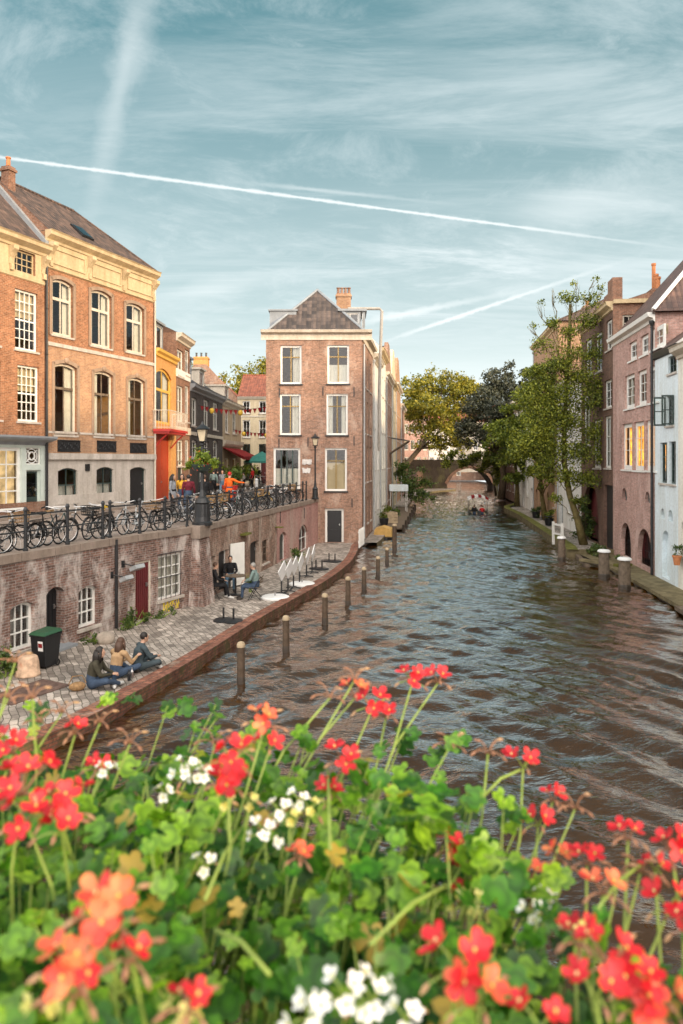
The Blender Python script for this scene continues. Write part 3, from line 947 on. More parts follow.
def door(par, T, a, b, c, d, rise=0.0, mat='dark_green_paint', frame='white_paint', fw=0.09, depth=0.14, leafs=1, light=0.0, grooves=0):
    mb = MB(T)
    y0, y1 = depth, depth + .09
    if frame:
        zt = arc_pts(a, b, d, rise)[0][1]
        mb.box(a - .004, a + fw, y0, y1, c, zt); mb.box(b - fw, b + .004, y0, y1, c, zt)
        if rise <= 0:
            mb.box(a + fw, b - fw, y0, y1, d - fw, d + .004)
        else:
            A1, A2 = arc_pts(a, b, d, rise), arc_pts(a, b, d - fw, rise)
            for k in range(len(A1) - 1):
                p, q, p2, q2 = A1[k], A1[k + 1], A2[k], A2[k + 1]
                mb.add([(p2[0], y0, p2[1]), (q2[0], y0, q2[1]), (q[0], y0, q[1]), (p[0], y0, p[1]), (p2[0], y1, p2[1]), (q2[0], y1, q2[1])], [(0, 1, 2, 3), (0, 4, 5, 1)])
        fr = mb.build('door_frame', M[frame], par)
    else:
        fw = 0.0
    dm = MB(T)
    A = arc_pts(a + fw, b - fw, d - fw, rise, 8)
    top = A[::-1]
    dm.prism([(a + fw, y0 + .03, c + .01), (b - fw, y0 + .03, c + .01)] + [(p[0], y0 + .03, p[1]) for p in top], (0, .05, 0)) if False else None
    pts = [(a + fw, c + .01), (b - fw, c + .01)] + [(p[0], p[1]) for p in top]
    n = len(pts)
    dm.add([(p[0], y0 + .03, p[1]) for p in pts] + [(p[0], y0 + .08, p[1]) for p in pts],
           [tuple(range(n)), tuple(range(2 * n - 1, n - 1, -1))] + [(i, (i + 1) % n, n + (i + 1) % n, n + i) for i in range(n)])
    zt = min(p[1] for p in A)
    W_ = (b - a - 2 * fw) / leafs
    for k in range(leafs):
        sa = a + fw + W_ * k
        if grooves:
            for g_ in range(1, grooves):
                s = sa + W_ * g_ / grooves
                dm.box(s - .012, s + .012, y0 + .012, y0 + .03, c + .05, zt - .05)
        else:
            for (u, v) in ((.06, .40), (.46, .94)):
                dm.box(sa + W_ * .16, sa + W_ * .84, y0 + .012, y0 + .03, c + (zt - c) * u + .05, c + (zt - c) * v)
    o = dm.build('door', M[mat], par)
    h = MB(T)
    s = b - fw - .12 if leafs == 1 else (a + b) / 2 + .06
    h.box(s - .02, s + .02, y0 - .02, y0 + .03, c + 1.0, c + 1.12)
    h.box(s - .05, s + .02, y0 - .045, y0 - .02, c + 1.05, c + 1.08)
    h.build('handle', M['steel'], o)
    if light:
        g = MB(T)
        g.box(a + fw + .1, b - fw - .1, y0 + .008, y0 + .011, d - fw - light, d - fw - .08)
        g.build('door_pane', M['pane_dark'], o)
    return o

class House:
    def __init__(s, name, label, cat, A, B, z0, ztop, depth, group=None):
        s.A, s.B = Vector(A), Vector(B)
        s.W = (s.B - s.A).length
        s.H = ztop - z0
        s.z0, s.D = z0, depth
        d = (s.B - s.A) / s.W
        s.d = d
        s.par = thing(name, label, cat, (A[0], A[1], z0), math.atan2(d.y, d.x), group)
        s.ops = []
        s.T = ident
        s.roofobj = None

    def s_of(s, px):
        k = (px - CX) / F
        # A + d t on the ray X = k Y
        t = (k * s.A.y - s.A.x) / (s.d.x - k * s.d.y)
        return t

    def rect(s, x0, x1, yt, yb):
        a, b = s.s_of(x0), s.s_of(x1)
        m = s.A + s.d * ((a + b) / 2)
        Y = m.y
        return (a, b, EYE + (HY - yb) * Y / F - s.z0, EYE + (HY - yt) * Y / F - s.z0)

    def z_of(s, px, py):
        Y = (s.A + s.d * s.s_of(px)).y
        return EYE + (HY - py) * Y / F - s.z0

    def win(s, rc, rise=0.0, **kw):
        s.ops.append((rc[0], rc[1], rc[2], rc[3], rise))
        window(s.par, s.T, *rc, rise=rise, **kw)

    def door(s, rc, rise=0.0, **kw):
        s.ops.append((rc[0], rc[1], rc[2], rc[3], rise))
        door(s.par, s.T, *rc, rise=rise, **kw)

    def shell(s, mat, side=None, back=True, zsplit=None, mat2=None, left=True, right=True, T=None, gable_l=0, gable_r=0):
        mb = MB()
        mats = [M[mat]]
        if mat2: mats.append(M[mat2])
        if zsplit:
            panel(mb, s.W, s.H, [o for o in s.ops if o[3] > zsplit], z0=zsplit, mi=0)
            panel(mb, s.W, zsplit, [o for o in s.ops if o[2] < zsplit], z0=0, mi=1)
        else:
            panel(mb, s.W, s.H, s.ops)
        e = .005
        D_, H_, W_ = s.D, s.H, s.W
        if left: mb.quad((e, D_, 0), (e, 0, 0), (e, 0, H_), (e, D_, H_))
        if right: mb.quad((W_ - e, 0, 0), (W_ - e, D_, 0), (W_ - e, D_, H_), (W_ - e, 0, H_))
        if back: mb.quad((W_, D_, 0), (0, D_, 0), (0, D_, H_), (W_, D_, H_))
        mb.quad((0, .25, H_ - .02), (W_, .25, H_ - .02), (W_, D_, H_ - .02), (0, D_, H_ - .02))
        # floors inside, so that rooms are rooms
        z = 3.2
        while z < H_ - 1.5:
            mb.quad((e * 2, .3, z), (W_ - e * 2, .3, z), (W_ - e * 2, D_ - .1, z), (e * 2, D_ - .1, z))
            z += 3.2
        s.wall = mb.build('wall', mats, s.par)
        return s.wall

    def roof(s, mat, rise, hl=0.0, hr=0.0, over=.25, wallmat='brick_brown', ridge=None, z=None, d0=-.12):
        z = s.H if z is None else z
        rd = s.D / 2 if ridge is None else ridge
        mb = MB()
        a0, a1, b0, b1 = (0 if hl == 0 else -over), (s.W if hr == 0 else s.W + over), d0, s.D + .1
        zr = z + rise
        L, Rr = (max(a0, hl if hl else a0), rd, zr), (min(a1, s.W - hr if hr else a1), rd, zr)
        mb.add([(a0, b0, z), (a1, b0, z), (a1, b1, z), (a0, b1, z), L, Rr],
               [(0, 1, 5, 4), (2, 3, 4, 5)] + ([(3, 0, 4)] if hl else []) + ([(1, 2, 5)] if hr else []), 0)
        t = .10
        mb.add([(a0, b0, z), (a1, b0, z), (a1, b0, z - t), (a0, b0, z - t)], [(0, 3, 2, 1)], 0)
        if not hl: mb.add([(a0 + .01, b0, z), (a0 + .01, b1, z), (a0 + .01, rd, zr)], [(0, 2, 1)], 1)
        if not hr: mb.add([(a1 - .01, b0, z), (a1 - .01, b1, z), (a1 - .01, rd, zr)], [(0, 1, 2)], 1)
        # ridge cap
        mb.tube([L, Rr], .09, 6, 0)
        if hl: mb.tube([(a0, b0, z), L], .07, 6, 0); 
        if hr: mb.tube([(a1, b0, z), Rr], .07, 6, 0)
        s.roofobj = mb.build('roof', [M[mat], M[wallmat]], s.par)
        return s.roofobj

    def cornice(s, z, prof, mat, over=.12, name='cornice', s0=0, s1=None):
        """prof: (out, z) pairs from bottom to top; extruded along the front"""
        mb = MB()
        s1 = s.W if s1 is None else s1
        pts = [(0.0, prof[0][1])] + list(prof) + [(0.0, prof[-1][1])]
        P = [(s0 - over, -o - (.003 if o == 0 else 0), z + h) for o, h in pts]
        mb.prism(P, (s1 - s0 + 2 * over, 0, 0))
        return mb.build(name, M[mat], s.par)

    def band(s, z, h, out, mat, name='string_course', s0=0, s1=None):
        mb = MB(); mb.box(s0, s.W if s1 is None else s1, -out, .01, z, z + h)
        return mb.build(name, M[mat], s.par)

    def chimney(s, x, y, w, d, zb, zt, mat='brick_brown', pots=2, potmat='terracotta'):
        mb = MB()
        mb.box(x - w / 2, x + w / 2, y - d / 2, y + d / 2, zb, zt)
        mb.box(x - w / 2 - .06, x + w / 2 + .06, y - d / 2 - .06, y + d / 2 + .06, zt - .22, zt - .10)
        o = mb.build('chimney', M[mat], s.par)
        for k in range(pots):
            p = MB(); px = x - w / 2 + w * (k + .5) / pots
            p.lathe([(.12, 0), (.10, .05), (.09, .38), (.12, .40), (.12, .46), (.08, .46), (.08, .1)], 10, (px, y, zt))
            p.build('chimney_pot', M[potmat], o)
        return o

    def pipe(s, x, z0, z1, mat='zinc', out=.08, r=.05, hopper=True):
        mb = MB(); mb.tube([(x, -out, z0), (x, -out, z1)], r, 8)
        z = z0 + 1
        while z < z1: mb.torus((x, -out, z), r + .01, .015, 'z', 10, 4); z += 2
        if hopper: mb.lathe([(.06, 0), (.12, .14), (.13, .25)], 8, (x, -out, z1 - .1))
        return mb.build('downpipe', M[mat], s.par)

    def dormer(s, x, y, z, w, h, d, mat='lead', frame='white_paint', nx=2, flat=True, roofmat='lead'):
        mb = MB()
        T = lambda a, b, c: (x - w / 2 + a, y + b, z + c)
        m2 = MB(T)
        panel(m2, w, h, [(.12, w - .12, .15, h - .12, 0)], thick=.1)
        m2.quad((0, d, 0), (0, 0, 0), (0, 0, h), (0, d, h)); m2.quad((w, 0, 0), (w, d, 0), (w, d, h), (w, 0, h))
        if flat: m2.box(-.12, w + .12, -.14, d, h, h + .13)
        else:
            m2.add([(-.1, -.12, h), (w + .1, -.12, h), (w / 2, -.12, h + w * .4), (-.1, d, h), (w + .1, d, h), (w / 2, d, h + w * .4)], [(0, 1, 2), (0, 2, 5, 3), (1, 4, 5, 2)])
        o = m2.build('dormer', M[mat], s.par)
        # a dormer's window is its sub-part
        wn = MB(T)
        a, b, c, e = .12, w - .12, .15, h - .12
        for q in ((a, a + .06, c, e), (b - .06, b, c, e), (a + .06, b - .06, c, c + .06), (a + .06, b - .06, e - .06, e)):
            wn.box(q[0], q[1], .05, .11, q[2], q[3])
        for i in range(1, nx):
            q = a + (b - a) * i / nx; wn.box(q - .025, q + .025, .06, .10, c + .06, e - .06)
        wn.build('dormer_window', M[frame], o)
        g = MB(T); g.quad((a, .085, c), (b, .085, c), (b, .085, e), (a, .085, e)); g.build('dormer_pane', M['pane_dark'], o)
        return o

def T2(x, y, ang):
    """local frame at (x, y) turned by ang"""
    c_, s_ = math.cos(ang), math.sin(ang)
    return lambda a, b, z: (x + a * c_ - b * s_, y + a * s_ + b * c_, z)

def bracket(par, x, z, h, out, w, mat):
    mb = MB()
    P = [(0, 0), (.06, 0), (.10, h * .35), (out * .6, h * .6), (out, h * .8), (out, h), (0, h)]
    mb.prism([(x - w / 2, -o, z + q) for o, q in P], (w, 0, 0))
    mb.box(x - w * .32, x + w * .32, -.14, -.05, z - .25, z)
    return mb.build('bracket', M[mat], par)

CORN = [(.0, 0), (.08, .04), (.10, .14), (.22, .22), (.34, .30), (.36, .44), (.42, .50)]

# ---- left street, from the picture's edge
LA = Vector((-13.02, 31.8)); LD = Vector((0.395, 1.0)).normalized()
A1 = LA - LD * 7.0
h = House('brick_house', 'brick house with white many-paned windows and a glazed shopfront at the left edge', 'house', tuple(A1), tuple(LA), Z_STREET, 15.0, 9, None)
zt0 = h.H - 1.75
for rc in ((15, 37.6, 291, 350.5), (17.5, 39, 366, 421.6)):
    r = h.rect(*rc)
    for off in (0, -2.05, -4.1):
        h.win((r[0] + off, r[1] + off, r[2], r[3]), nx=4, nz=6, fw=.09, bar=.035, cur='panels' if off else 'top', trans=.5)
h.win(h.rect(12.4, 35, 251, 273), nx=4, nz=3, fw=.07, frame='cornice_cream', sill=None)
h.win((h.W - 4.2, h.W - 3.0, h.rect(12.4, 35, 251, 273)[2], h.rect(12.4, 35, 251, 273)[3]), nx=4, nz=3, fw=.07, frame='cornice_cream', sill=None)
r = h.rect(0, 21.5, 447.5, 508)
h.win((r[1] - 3.6, r[1], r[2], r[3]), nx=6, nz=4, fw=.14, bar=.05, lit='warm_room', sill='white_paint')
r = h.rect(26.4, 41, 470, 522)
h.door((r[0], r[1], 0.0, r[3]), mat='dark_green_paint', frame='mint_paint', fw=.06, light=1.1)
r2 = h.rect(26.2, 41, 447.5, 464.5)
h.ops.append((r2[0], r2[1], r2[2], r2[3], 0))
mb = MB(); cxs, czs = (r2[0] + r2[1]) / 2, (r2[2] + r2[3]) / 2
for k in range(4):
    an = PI / 4 + k * PI / 2
    mb.tube([(cxs + .12 * math.cos(an), .12, czs + .12 * math.sin(an)), (cxs + .42 * math.cos(an), .12, czs + .36 * math.sin(an))], .03, 6)
mb.torus((cxs, .12, czs), .17, .04, 'y', 18, 6); mb.torus((cxs, .12, czs), .30, .022, 'y', 20, 6)
for q in ((r2[0], r2[0] + .05, r2[2], r2[3]), (r2[1] - .05, r2[1], r2[2], r2[3]), (r2[0] + .05, r2[1] - .05, r2[2], r2[2] + .05), (r2[0] + .05, r2[1] - .05, r2[3] - .05, r2[3])):
    mb.box(q[0], q[1], .08, .15, q[2], q[3])
fo = mb.build('fanlight', M['white_paint'], h.par)
mb = MB(); mb.quad((r2[0], .14, r2[2]), (r2[1], .14, r2[2]), (r2[1], .14, r2[3]), (r2[0], .14, r2[3])); mb.build('pane', M['pane_dark'], fo)
zsh = h.z_of(25, 445)
h.shell('brick_orange', zsplit=zsh + .3, mat2='mint_paint')
mb = MB(); mb.box(r[0] - 4.2, h.W, -.03, -.003, 0, .55); mb.build('plinth', M['brick_brown'], h.par)
h.cornice(zsh, [(.05, 0), (.12, .12), (.55, .22), (.62, .30), (.62, .38)], 'lead', 0.0, 'shop_cornice')
h.cornice(zt0, [(.0, 0), (.05, .04), (.05, .12)], 'cornice_cream', 0.0, 'architrave')
mb = MB(); panel(mb, h.W, h.H - .5, [o for o in h.ops if o[3] > zt0 + .3 and o[2] > zt0], z0=zt0 + .13, y=-.03, thick=.03); mb.build('frieze', M['cornice_cream'], h.par)
h.cornice(h.H - .5, CORN, 'cornice_cream', 0.0)
for px in (10.5, 43):
    x = h.s_of(px); bracket(h.par, min(x, h.W - .2), h.H - 1.25, .75, .34, .26, 'cornice_cream')
for k in (1, 2): bracket(h.par, h.W - .3 - 1.55 * (k + 1), h.H - 1.25, .75, .34, .26, 'cornice_cream')
h.roof('tiles_brown', 4.6, wallmat='brick_brown')
h.chimney(h.W - .35, 3.9, .7, .6, h.H + 3.2, h.H + 4.45, 'brick_orange', 1)
mb = MB()
mb.prism([(h.W - .18, -.1, h.H), (h.W - .18, -.1, h.H + .25), (h.W - .18, 4.5, h.H + 4.95), (h.W - .18, 4.5, h.H + 4.6)], (.2, 0, 0)); mb.build('roof_verge', M['lead'], h.par)
h.pipe(h.W - .10, 0, h.H - .6, 'iron', .10, .06)

LB = LA + LD * ((-10.15 - LA.x) / LD.x)
h = House('brick_house', 'tall orange brick house with ornate cream cornice and pale stone ground floor', 'house', tuple(LA), tuple(LB), Z_STREET, 15.75, 9)
h2 = h
for rc in ((51.5, 72.5, 280, 336), (90.5, 111, 291, 347), (125.5, 143.5, 304, 353)):
    h.win(h.rect(*rc), .16, nx=2, zs=[.66], trans=.66, fw=.12, bar=.07, cur='panels', frame='cornice_pale')
for i, rc in enumerate(((54, 76.5, 363.5, 435), (93.5, 112.5, 371.5, 436.5), (127.5, 144.5, 378, 438))):
    h.win(h.rect(*rc), .16, nx=2, zs=[.66], trans=.66, fw=.12, bar=.06, cur='right' if i == 0 else 'left', frame='cornice_pale', inner='timber')
for rc in ((58, 77.5, 468, 502), (96.5, 113.5, 467, 499.5)):
    h.win(h.rect(*rc), .14, nx=2, nz=2, fw=.07, bar=.06, frame='dark_green_paint', cur='low')
r = h.rect(130, 146, 467, 506)
h.door((r[0], r[1], 0.05, r[3]), .14, mat='black_paint', frame='dark_green_paint', fw=.07)
zst = h.z_of(100, 457); zmid = h.z_of(100, 355.5)
h.shell('brick_orange', zsplit=zst, mat2='stone_pale', gable_l=0)
# lighter storey between the string course and the stone base
mb = MB(); panel(mb, h.W - .01, zmid, [o for o in h.ops if o[2] > zst - .2 and o[3] < zmid + .2], z0=zst + .02, y=-.02, thick=.03, s0=.01); mb.build('wall_facing', M['brick_orange_light'], h.par)
h.band(zst - .12, .28, .14, 'stone_pale'); h.band(zmid, .16, .08, 'stone_pale'); h.band(zst + 1.05, .10, .06, 'stone_pale')
h.band(0.003, .75, .05, 'stone_pale', 'plinth', 0, h.s_of(128)); 
# moulded stone surrounds and sills
for o in h.ops:
    if o[2] > zst:
        mb = MB()
        arc = arc_pts(o[0], o[1], o[3], o[4]); arc2 = arc_pts(o[0] - .16, o[1] + .16, o[3] + .16, o[4] + .02)
        for k in range(len(arc) - 1):
            p, q, p2, q2 = arc[k], arc[k + 1], arc2[k], arc2[k + 1]
            mb.add([(p[0], -.06, p[1]), (q[0], -.06, q[1]), (q2[0], -.06, q2[1]), (p2[0], -.06, p2[1]), (p[0], -.021, p[1]), (q[0], -.021, q[1]), (q2[0], -.021, q2[1]), (p2[0], -.021, p2[1])], [(0, 1, 2, 3), (3, 2, 6, 7), (0, 4, 5, 1)])
        mb.box(o[0] - .16, o[0], -.06, -.0215, o[2] - .05, arc2[0][1]); mb.box(o[1], o[1] + .16, -.06, -.0215, o[2] - .05, arc2[0][1])
        if o[3] < zmid: mb.ell(((o[0] + o[1]) / 2, -.08, o[3] + .12), (.16, .07, .14), 8, 6)
        mb.build('window_surround', M['stone_brown'], h.par)
for (x0, x1, yt, yb) in ((57, 79.5, 440, 452), (96.5, 115.5, 440.8, 452), (129.5, 146, 443, 453)):
    r = h.rect(x0, x1, yt, yb); mb = MB()
    mb.box(r[0], r[1], -.05, -.021, r[2], r[3])
    n_ = 7
    for k in range(n_):
        x = r[0] + (r[1] - r[0]) * (k + .5) / n_
        mb.torus((x, -.07, (r[2] + r[3]) / 2 + (.08 if k % 2 else -.08)), .075, .014, 'y', 12, 4)
    mb.tube([(r[0], -.07, r[3] - .03), (r[1], -.07, r[3] - .03)], .02, 6); mb.tube([(r[0], -.07, r[2] + .03), (r[1], -.07, r[2] + .03)], .02, 6)
    mb.build('iron_panel', M['black_paint'], h.par)
zfr = h.H - 1.55
mb = MB(); mb.box(0, h.W, -.05, -.003, zfr, h.H - .5)
for k in range(3):
    a = .25 + k * (h.W / 3); b = a + h.W / 3 - .5
    for q in ((a, b, zfr + .16, zfr + .22), (a, b, h.H - .74, h.H - .68), (a, a + .06, zfr + .22, h.H - .74), (b - .06, b, zfr + .22, h.H - .74)):
        mb.box(q[0], q[1], -.10, -.05, q[2], q[3])
mb.build('frieze', M['cornice_cream'], h.par)
h.cornice(zfr - .12, [(.0, 0), (.09, .05), (.09, .119)], 'cornice_cream', 0.0, 'architrave')
h.cornice(h.H - .5, CORN, 'cornice_cream', .10)
for k in range(4): bracket(h.par, .17 + k * (h.W - .34) / 3, h.H - 1.3, .8, .38, .28, 'cornice_cream')
h.roof('tiles_brown', 2.9, hr=2.6, ridge=3.2, wallmat='brick_brown', z=h.H + .02)
h.chimney(.35, 2.6, .4, .45, h.H + 1.8, h.H + 3.3, 'brick_brown', 1)
for px, y_ in ((97, .9),):
    x = h.s_of(px); zz = h.H + 2.9 / 3.32 * (y_ + .12) + .02
    mb = MB(); rot = Matrix.Rotation(math.atan2(2.9, 3.32), 3, 'X')
    mb.obox((x, y_, zz + .06), (.8, 1.0, .10), rot); o = mb.build('skylight', M['iron'], h.par)
    g = MB(); g.obox((x, y_ - .04, zz + .115), (.64, .84, .012), rot); g.build('skylight_pane', M['pane_dark'], o)
h.pipe(h.W - .08, 0, h.H - .6, 'cornice_pale', .10, .05)
mb = MB(); mb.box(h.s_of(85), h.s_of(89), -.06, -.003, h.z_of(87, 471), h.z_of(87, 464)); mb.build('wall_plaque', M['iron'], h.par)

# ochre house with balcony, and the row beyond it
L3 = Vector(LB); L4 = Vector((-9.98, 43.4))
h = House('ochre_house', 'narrow ochre yellow house with iron balcony above a tall orange door', 'house', tuple(L3), tuple(L4), Z_STREET, 11.7, 9)
r = h.rect(155, 171.5, 369, 424)
h.win(r, .45, nx=2, zs=[.62], trans=.62, fw=.14, bar=.08, frame='yellow_paint', cur='panels', sill=None)
r = h.rect(156, 170.7, 434, 492)
h.door((r[0], r[1], .05, r[3]), 0, mat='orange_door', frame='orange_door', fw=.10, leafs=2)
h.shell('brick_ochre')
h.cornice(h.H - .42, [(.0, 0), (.10, .05), (.12, .18), (.25, .28), (.28, .42)], 'yellow_paint', 0.0)
h.roof('tiles_brown', 3.2, wallmat='brick_dark')
h.dormer(h.W / 2 + .1, .5, h.H + .25, 2.1, 1.5, 2.6, mat='lead')
bz = h.z_of(162, 430); b0, b1 = h.s_of(152) + .15, h.s_of(172)
mb = MB(); mb.box(b0, b1, -.95, -.01, bz - .14, bz); mb.box(b0 + .1, b1 - .1, -.85, -.01, bz - .26, bz - .14)
for x in (b0 + .3, b1 - .3): mb.tube([(x, -.8, bz - .2), (x, -.4, bz - .55), (x, -.02, bz - 1.0)], .04, 6)
o = mb.build('balcony', M['red_paint'], h.par)
mb = MB()
for a, b in (((b0, -.92), (b1, -.92)), ((b0, -.92), (b0, -.02)), ((b1, -.92), (b1, -.02))):
    mb.tube([(a[0], a[1], bz + 1.0), (b[0], b[1], bz + 1.0)], .025, 6); mb.tube([(a[0], a[1], bz + .08), (b[0], b[1], bz + .08)], .018, 6)
    n_ = max(2, int(math.dist(a, b) / .14))
    for k in range(n_ + 1):
        x, y = a[0] + (b[0] - a[0]) * k / n_, a[1] + (b[1] - a[1]) * k / n_
        mb.tube([(x, y, bz), (x, y, bz + 1.0)], .010, 4)
mb.build('balcony_railing', M['cornice_pale'], o)
h3 = h
L5 = Vector((-9.88, 46.9))
h = House('narrow_brick_house', 'tall narrow dark brick house with pale cornice between the ochre house and bunting', 'house', tuple(L4), tuple(L5), Z_STREET, 13.3, 9)
for yt, yb in ((350, 376), (386, 422), (440, 466)):
    h.win(h.rect(177, 183.5, yt, yb), 0, nx=2, zs=[.6], fw=.10, cur='panels'); 
    h.win(h.rect(185, 189.3, yt, yb), 0, nx=2, zs=[.6], fw=.10)
r = h.rect(178, 184, 474, 495); h.door((r[0], r[1], 0, 2.3), mat='dark_green_paint')
h.shell('brick_brown'); h.cornice(h.H - .5, CORN, 'cornice_pale', 0.0); h.roof('tiles_dark', 2.2, wallmat='brick_dark')
h.band(h.z_of(180, 378), .5, .06, 'white_paint'); h.band(h.z_of(180, 434), .45, .08, 'cornice_pale')
h = House('grey_brick_house', 'long dark grey brick house with slate roof and a lead dormer', 'house', tuple(L5), (-9.55, 57.8), Z_STREET, 10.6, 9)
for rc in ((191.6, 197, 398, 426), (203.7, 208.7, 400, 427), (213, 218, 403, 430)):
    h.win(h.rect(*rc), 0, nx=2, zs=[.6], fw=.12, cur='full')
for rc in ((191.6, 197, 440, 458), (203.7, 208.7, 440, 458), (213, 218, 440.5, 458)):
    h.win(h.rect(*rc), .1, nx=2, zs=[.6], fw=.12)
r = h.rect(198, 202.5, 452, 485); h.door((r[0], r[1], 0, 2.4), mat='dark_green_paint')
h.shell('brick_slate'); h.cornice(h.H - .5, CORN, 'lead', 0.0); h.roof('slate', 3.0, wallmat='brick_dark'); h.band(h.z_of(205, 437), .22, .08, 'cornice_pale')
h.dormer(h.s_of(195.5), .5, h.H + .15, 1.9, 1.7, 2.8); h.dormer(h.s_of(210), .6, h.H + .2, 1.6, 1.4, 2.6, mat='cornice_pale')
h.chimney(h.W - .4, 4, .8, .7, h.H + 1.5, h.H + 3.8, 'brick_orange', 2)
h = House('tan_house', 'tan plastered house with white windows above a dark red awning', 'house', (-9.55, 57.8), (-9.3, 66.6), Z_STREET, 10.5, 8)
for rc in ((225.2, 229, 410, 433), (232.6, 236.4, 412, 434)):
    h.win(h.rect(*rc), 0, nx=2, zs=[.6], fw=.14, cur='panels')
for rc in ((225.2, 229, 458, 474), (232.6, 236.4, 458, 474)):
    h.win(h.rect(*rc), 0, nx=1, nz=1, fw=.14, lit='warm_room')
h.shell('plaster_tan'); h.cornice(h.H - .5, CORN, 'cornice_pale', 0.1); h.roof('slate', 2.6, wallmat='plaster_tan'); h.dormer(h.W / 2, .5, h.H + .1, 1.8, 1.3, 2.4, mat='cornice_pale')
h.cornice(h.z_of(232, 447) , [(.1, 0), (.25, .2), (.3, .5)], 'cornice_pale', 0.0, 'shop_cornice')
tA, tB = h.s_of(224), h.s_of(238); za = h.z_of(230, 448)
mb = MB(); P = [(0, .0), (-1.7, -.75), (-1.7, -1.0), (-1.66, -1.0), (-1.66, -.72), (0, -.06)]
mb.prism([(tA - .6, o - .02, za + z) for o, z in P], (tB - tA + 1.6, 0, 0)); mb.build('awning', M['canvas_red'], h.par)
# gabled house end and chimney showing above the street
h = House('gabled_house', 'brown brick gable with tall orange chimney rising behind the tan house', 'house', (-15.5, 74.5), (-10.4, 74.5), Z_STREET, 11.6, 9)
h.shell('brick_warm')
mb = MB(); mb.prism([(0, 0, h.H), (h.W, 0, h.H), (1.5, 0, h.H + 3.9), (.2, 0, h.H + 3.9)], (0, .4, 0)); mb.build('gable', M['brick_warm'], h.par)
mb = MB(); mb.add([(1.0, .2, h.H + 3.8), (h.W + .2, .2, h.H - .1), (h.W + .2, 9, h.H - .1), (1.0, 9, h.H + 3.8)], [(0, 1, 2, 3)]); mb.build('roof', M['tiles_red'], h.par)
h.chimney(.9, .5, 1.5, .9, h.H, h.H + 4.7, 'brick_ochre', 3, 'iron')
# yellow house closing the street
h = House('cream_house', 'cream plastered house with red tiled roof closing the end of the street', 'house', (-10.35, 71.6), (-2.2, 71.6), Z_STREET, 11.9, 8)
for yt, yb in ((401, 413.5), (420, 437.5), (444, 456)):
    for x0 in (242.6, 258.9, 276, 292):
        h.win(h.rect(x0, x0 + 7.6, yt, yb), 0, nx=2, nz=2, fw=.10, frame='white_paint' if yt < 440 else 'dark_green_paint')
r = h.rect(244, 252, 463, 481); h.win(r, nx=2, nz=1, frame='dark_green_paint', sill=None); r = h.rect(260, 267, 458, 483); h.door((r[0], r[1], 0, 2.5), mat='maroon_paint')
h.shell('plaster_cream'); h.cornice(h.H - .3, [(.0, 0), (.1, .05), (.22, .25), (.25, .3)], 'cornice_pale', 0.0); h.roof('tiles_red', 2.6, hl=0, wallmat='plaster_cream')
h.band(h.z_of(250, 417), .12, .05, 'cornice_pale')
h = House('brick_house', 'low red roofed brick house behind the cream house at the street end', 'house', (-8.0, 84), (2.0, 84), Z_STREET, 13.0, 7)
h.shell('brick_warm'); h.roof('tiles_red', 3.0, wallmat='brick_warm'); h.chimney(1.0, 3.5, 1.0, .8, h.H + 1.5, h.H + 4.2, 'brick_warm', 2)

# ---- corner house
h = House('corner_house', 'narrow brick corner house with hipped tile roof standing between street and canal', 'house', CF, CB, Z_WHARF, 13.35, 7.6)
hc = h
def CW(rc, **kw): h.win(h.rect(*rc), **kw)
CW((280.3, 301.6, 345.4, 384), nx=2, zs=[.72], fw=.115, bar=.06, sill='black_paint', cur='right', inner='ochre_paint'); CW((327.3, 349.2, 345, 383.7), nx=2, zs=[.72], fw=.115, bar=.06, sill='black_paint', cur='low', inner='ochre_paint')
CW((279.8, 300.9, 393.8, 435), nx=2, zs=[.72], fw=.115, bar=.06, sill='black_paint', cur='right', inner='ochre_paint'); CW((326.4, 347.9, 393.8, 435), nx=2, zs=[.72], fw=.115, bar=.06, sill='black_paint', cur='panels', inner='ochre_paint')
CW((273.5, 300.2, 448, 489), nx=4, nz=1, fw=.12, bar=.09, cur='low', sill='black_paint', inner='dark_green_paint'); CW((325, 347, 448, 491), nx=2, zs=[.72], fw=.115, bar=.06, sill='black_paint', cur='lowblind', inner='ochre_paint')
r = h.rect(325, 343.8, 508.5, 543); h.door((r[0], r[1], 0.02, r[3]), mat='black_paint', frame='white_paint', fw=.13, light=.0)
ang = math.atan2(1.0, 0.128)
# skewed side wall towards the canal with its own windows
Ls = 7.6 / math.sin(ang)
TS = T2(h.W, 0, ang)
sops = []
for (a, b) in ((.9, 1.9), (3.2, 4.2), (5.4, 6.4)):
    for (c, d) in ((.9, 2.6), (3.6, 5.9), (6.7, 8.8), (9.6, 11.6)):
        if (a, c) == (.9, .9): continue
        sops.append((a, b, c, d, 0)); window(h.par, TS, a, b, c, d, nx=2, zs=[.6], fw=.13, cur='panels')
h.shell('brick_warm', right=False)
mb = MB(TS); panel(mb, Ls, h.H, sops); mb.build('side_wall', M['brick_warm'], h.par)
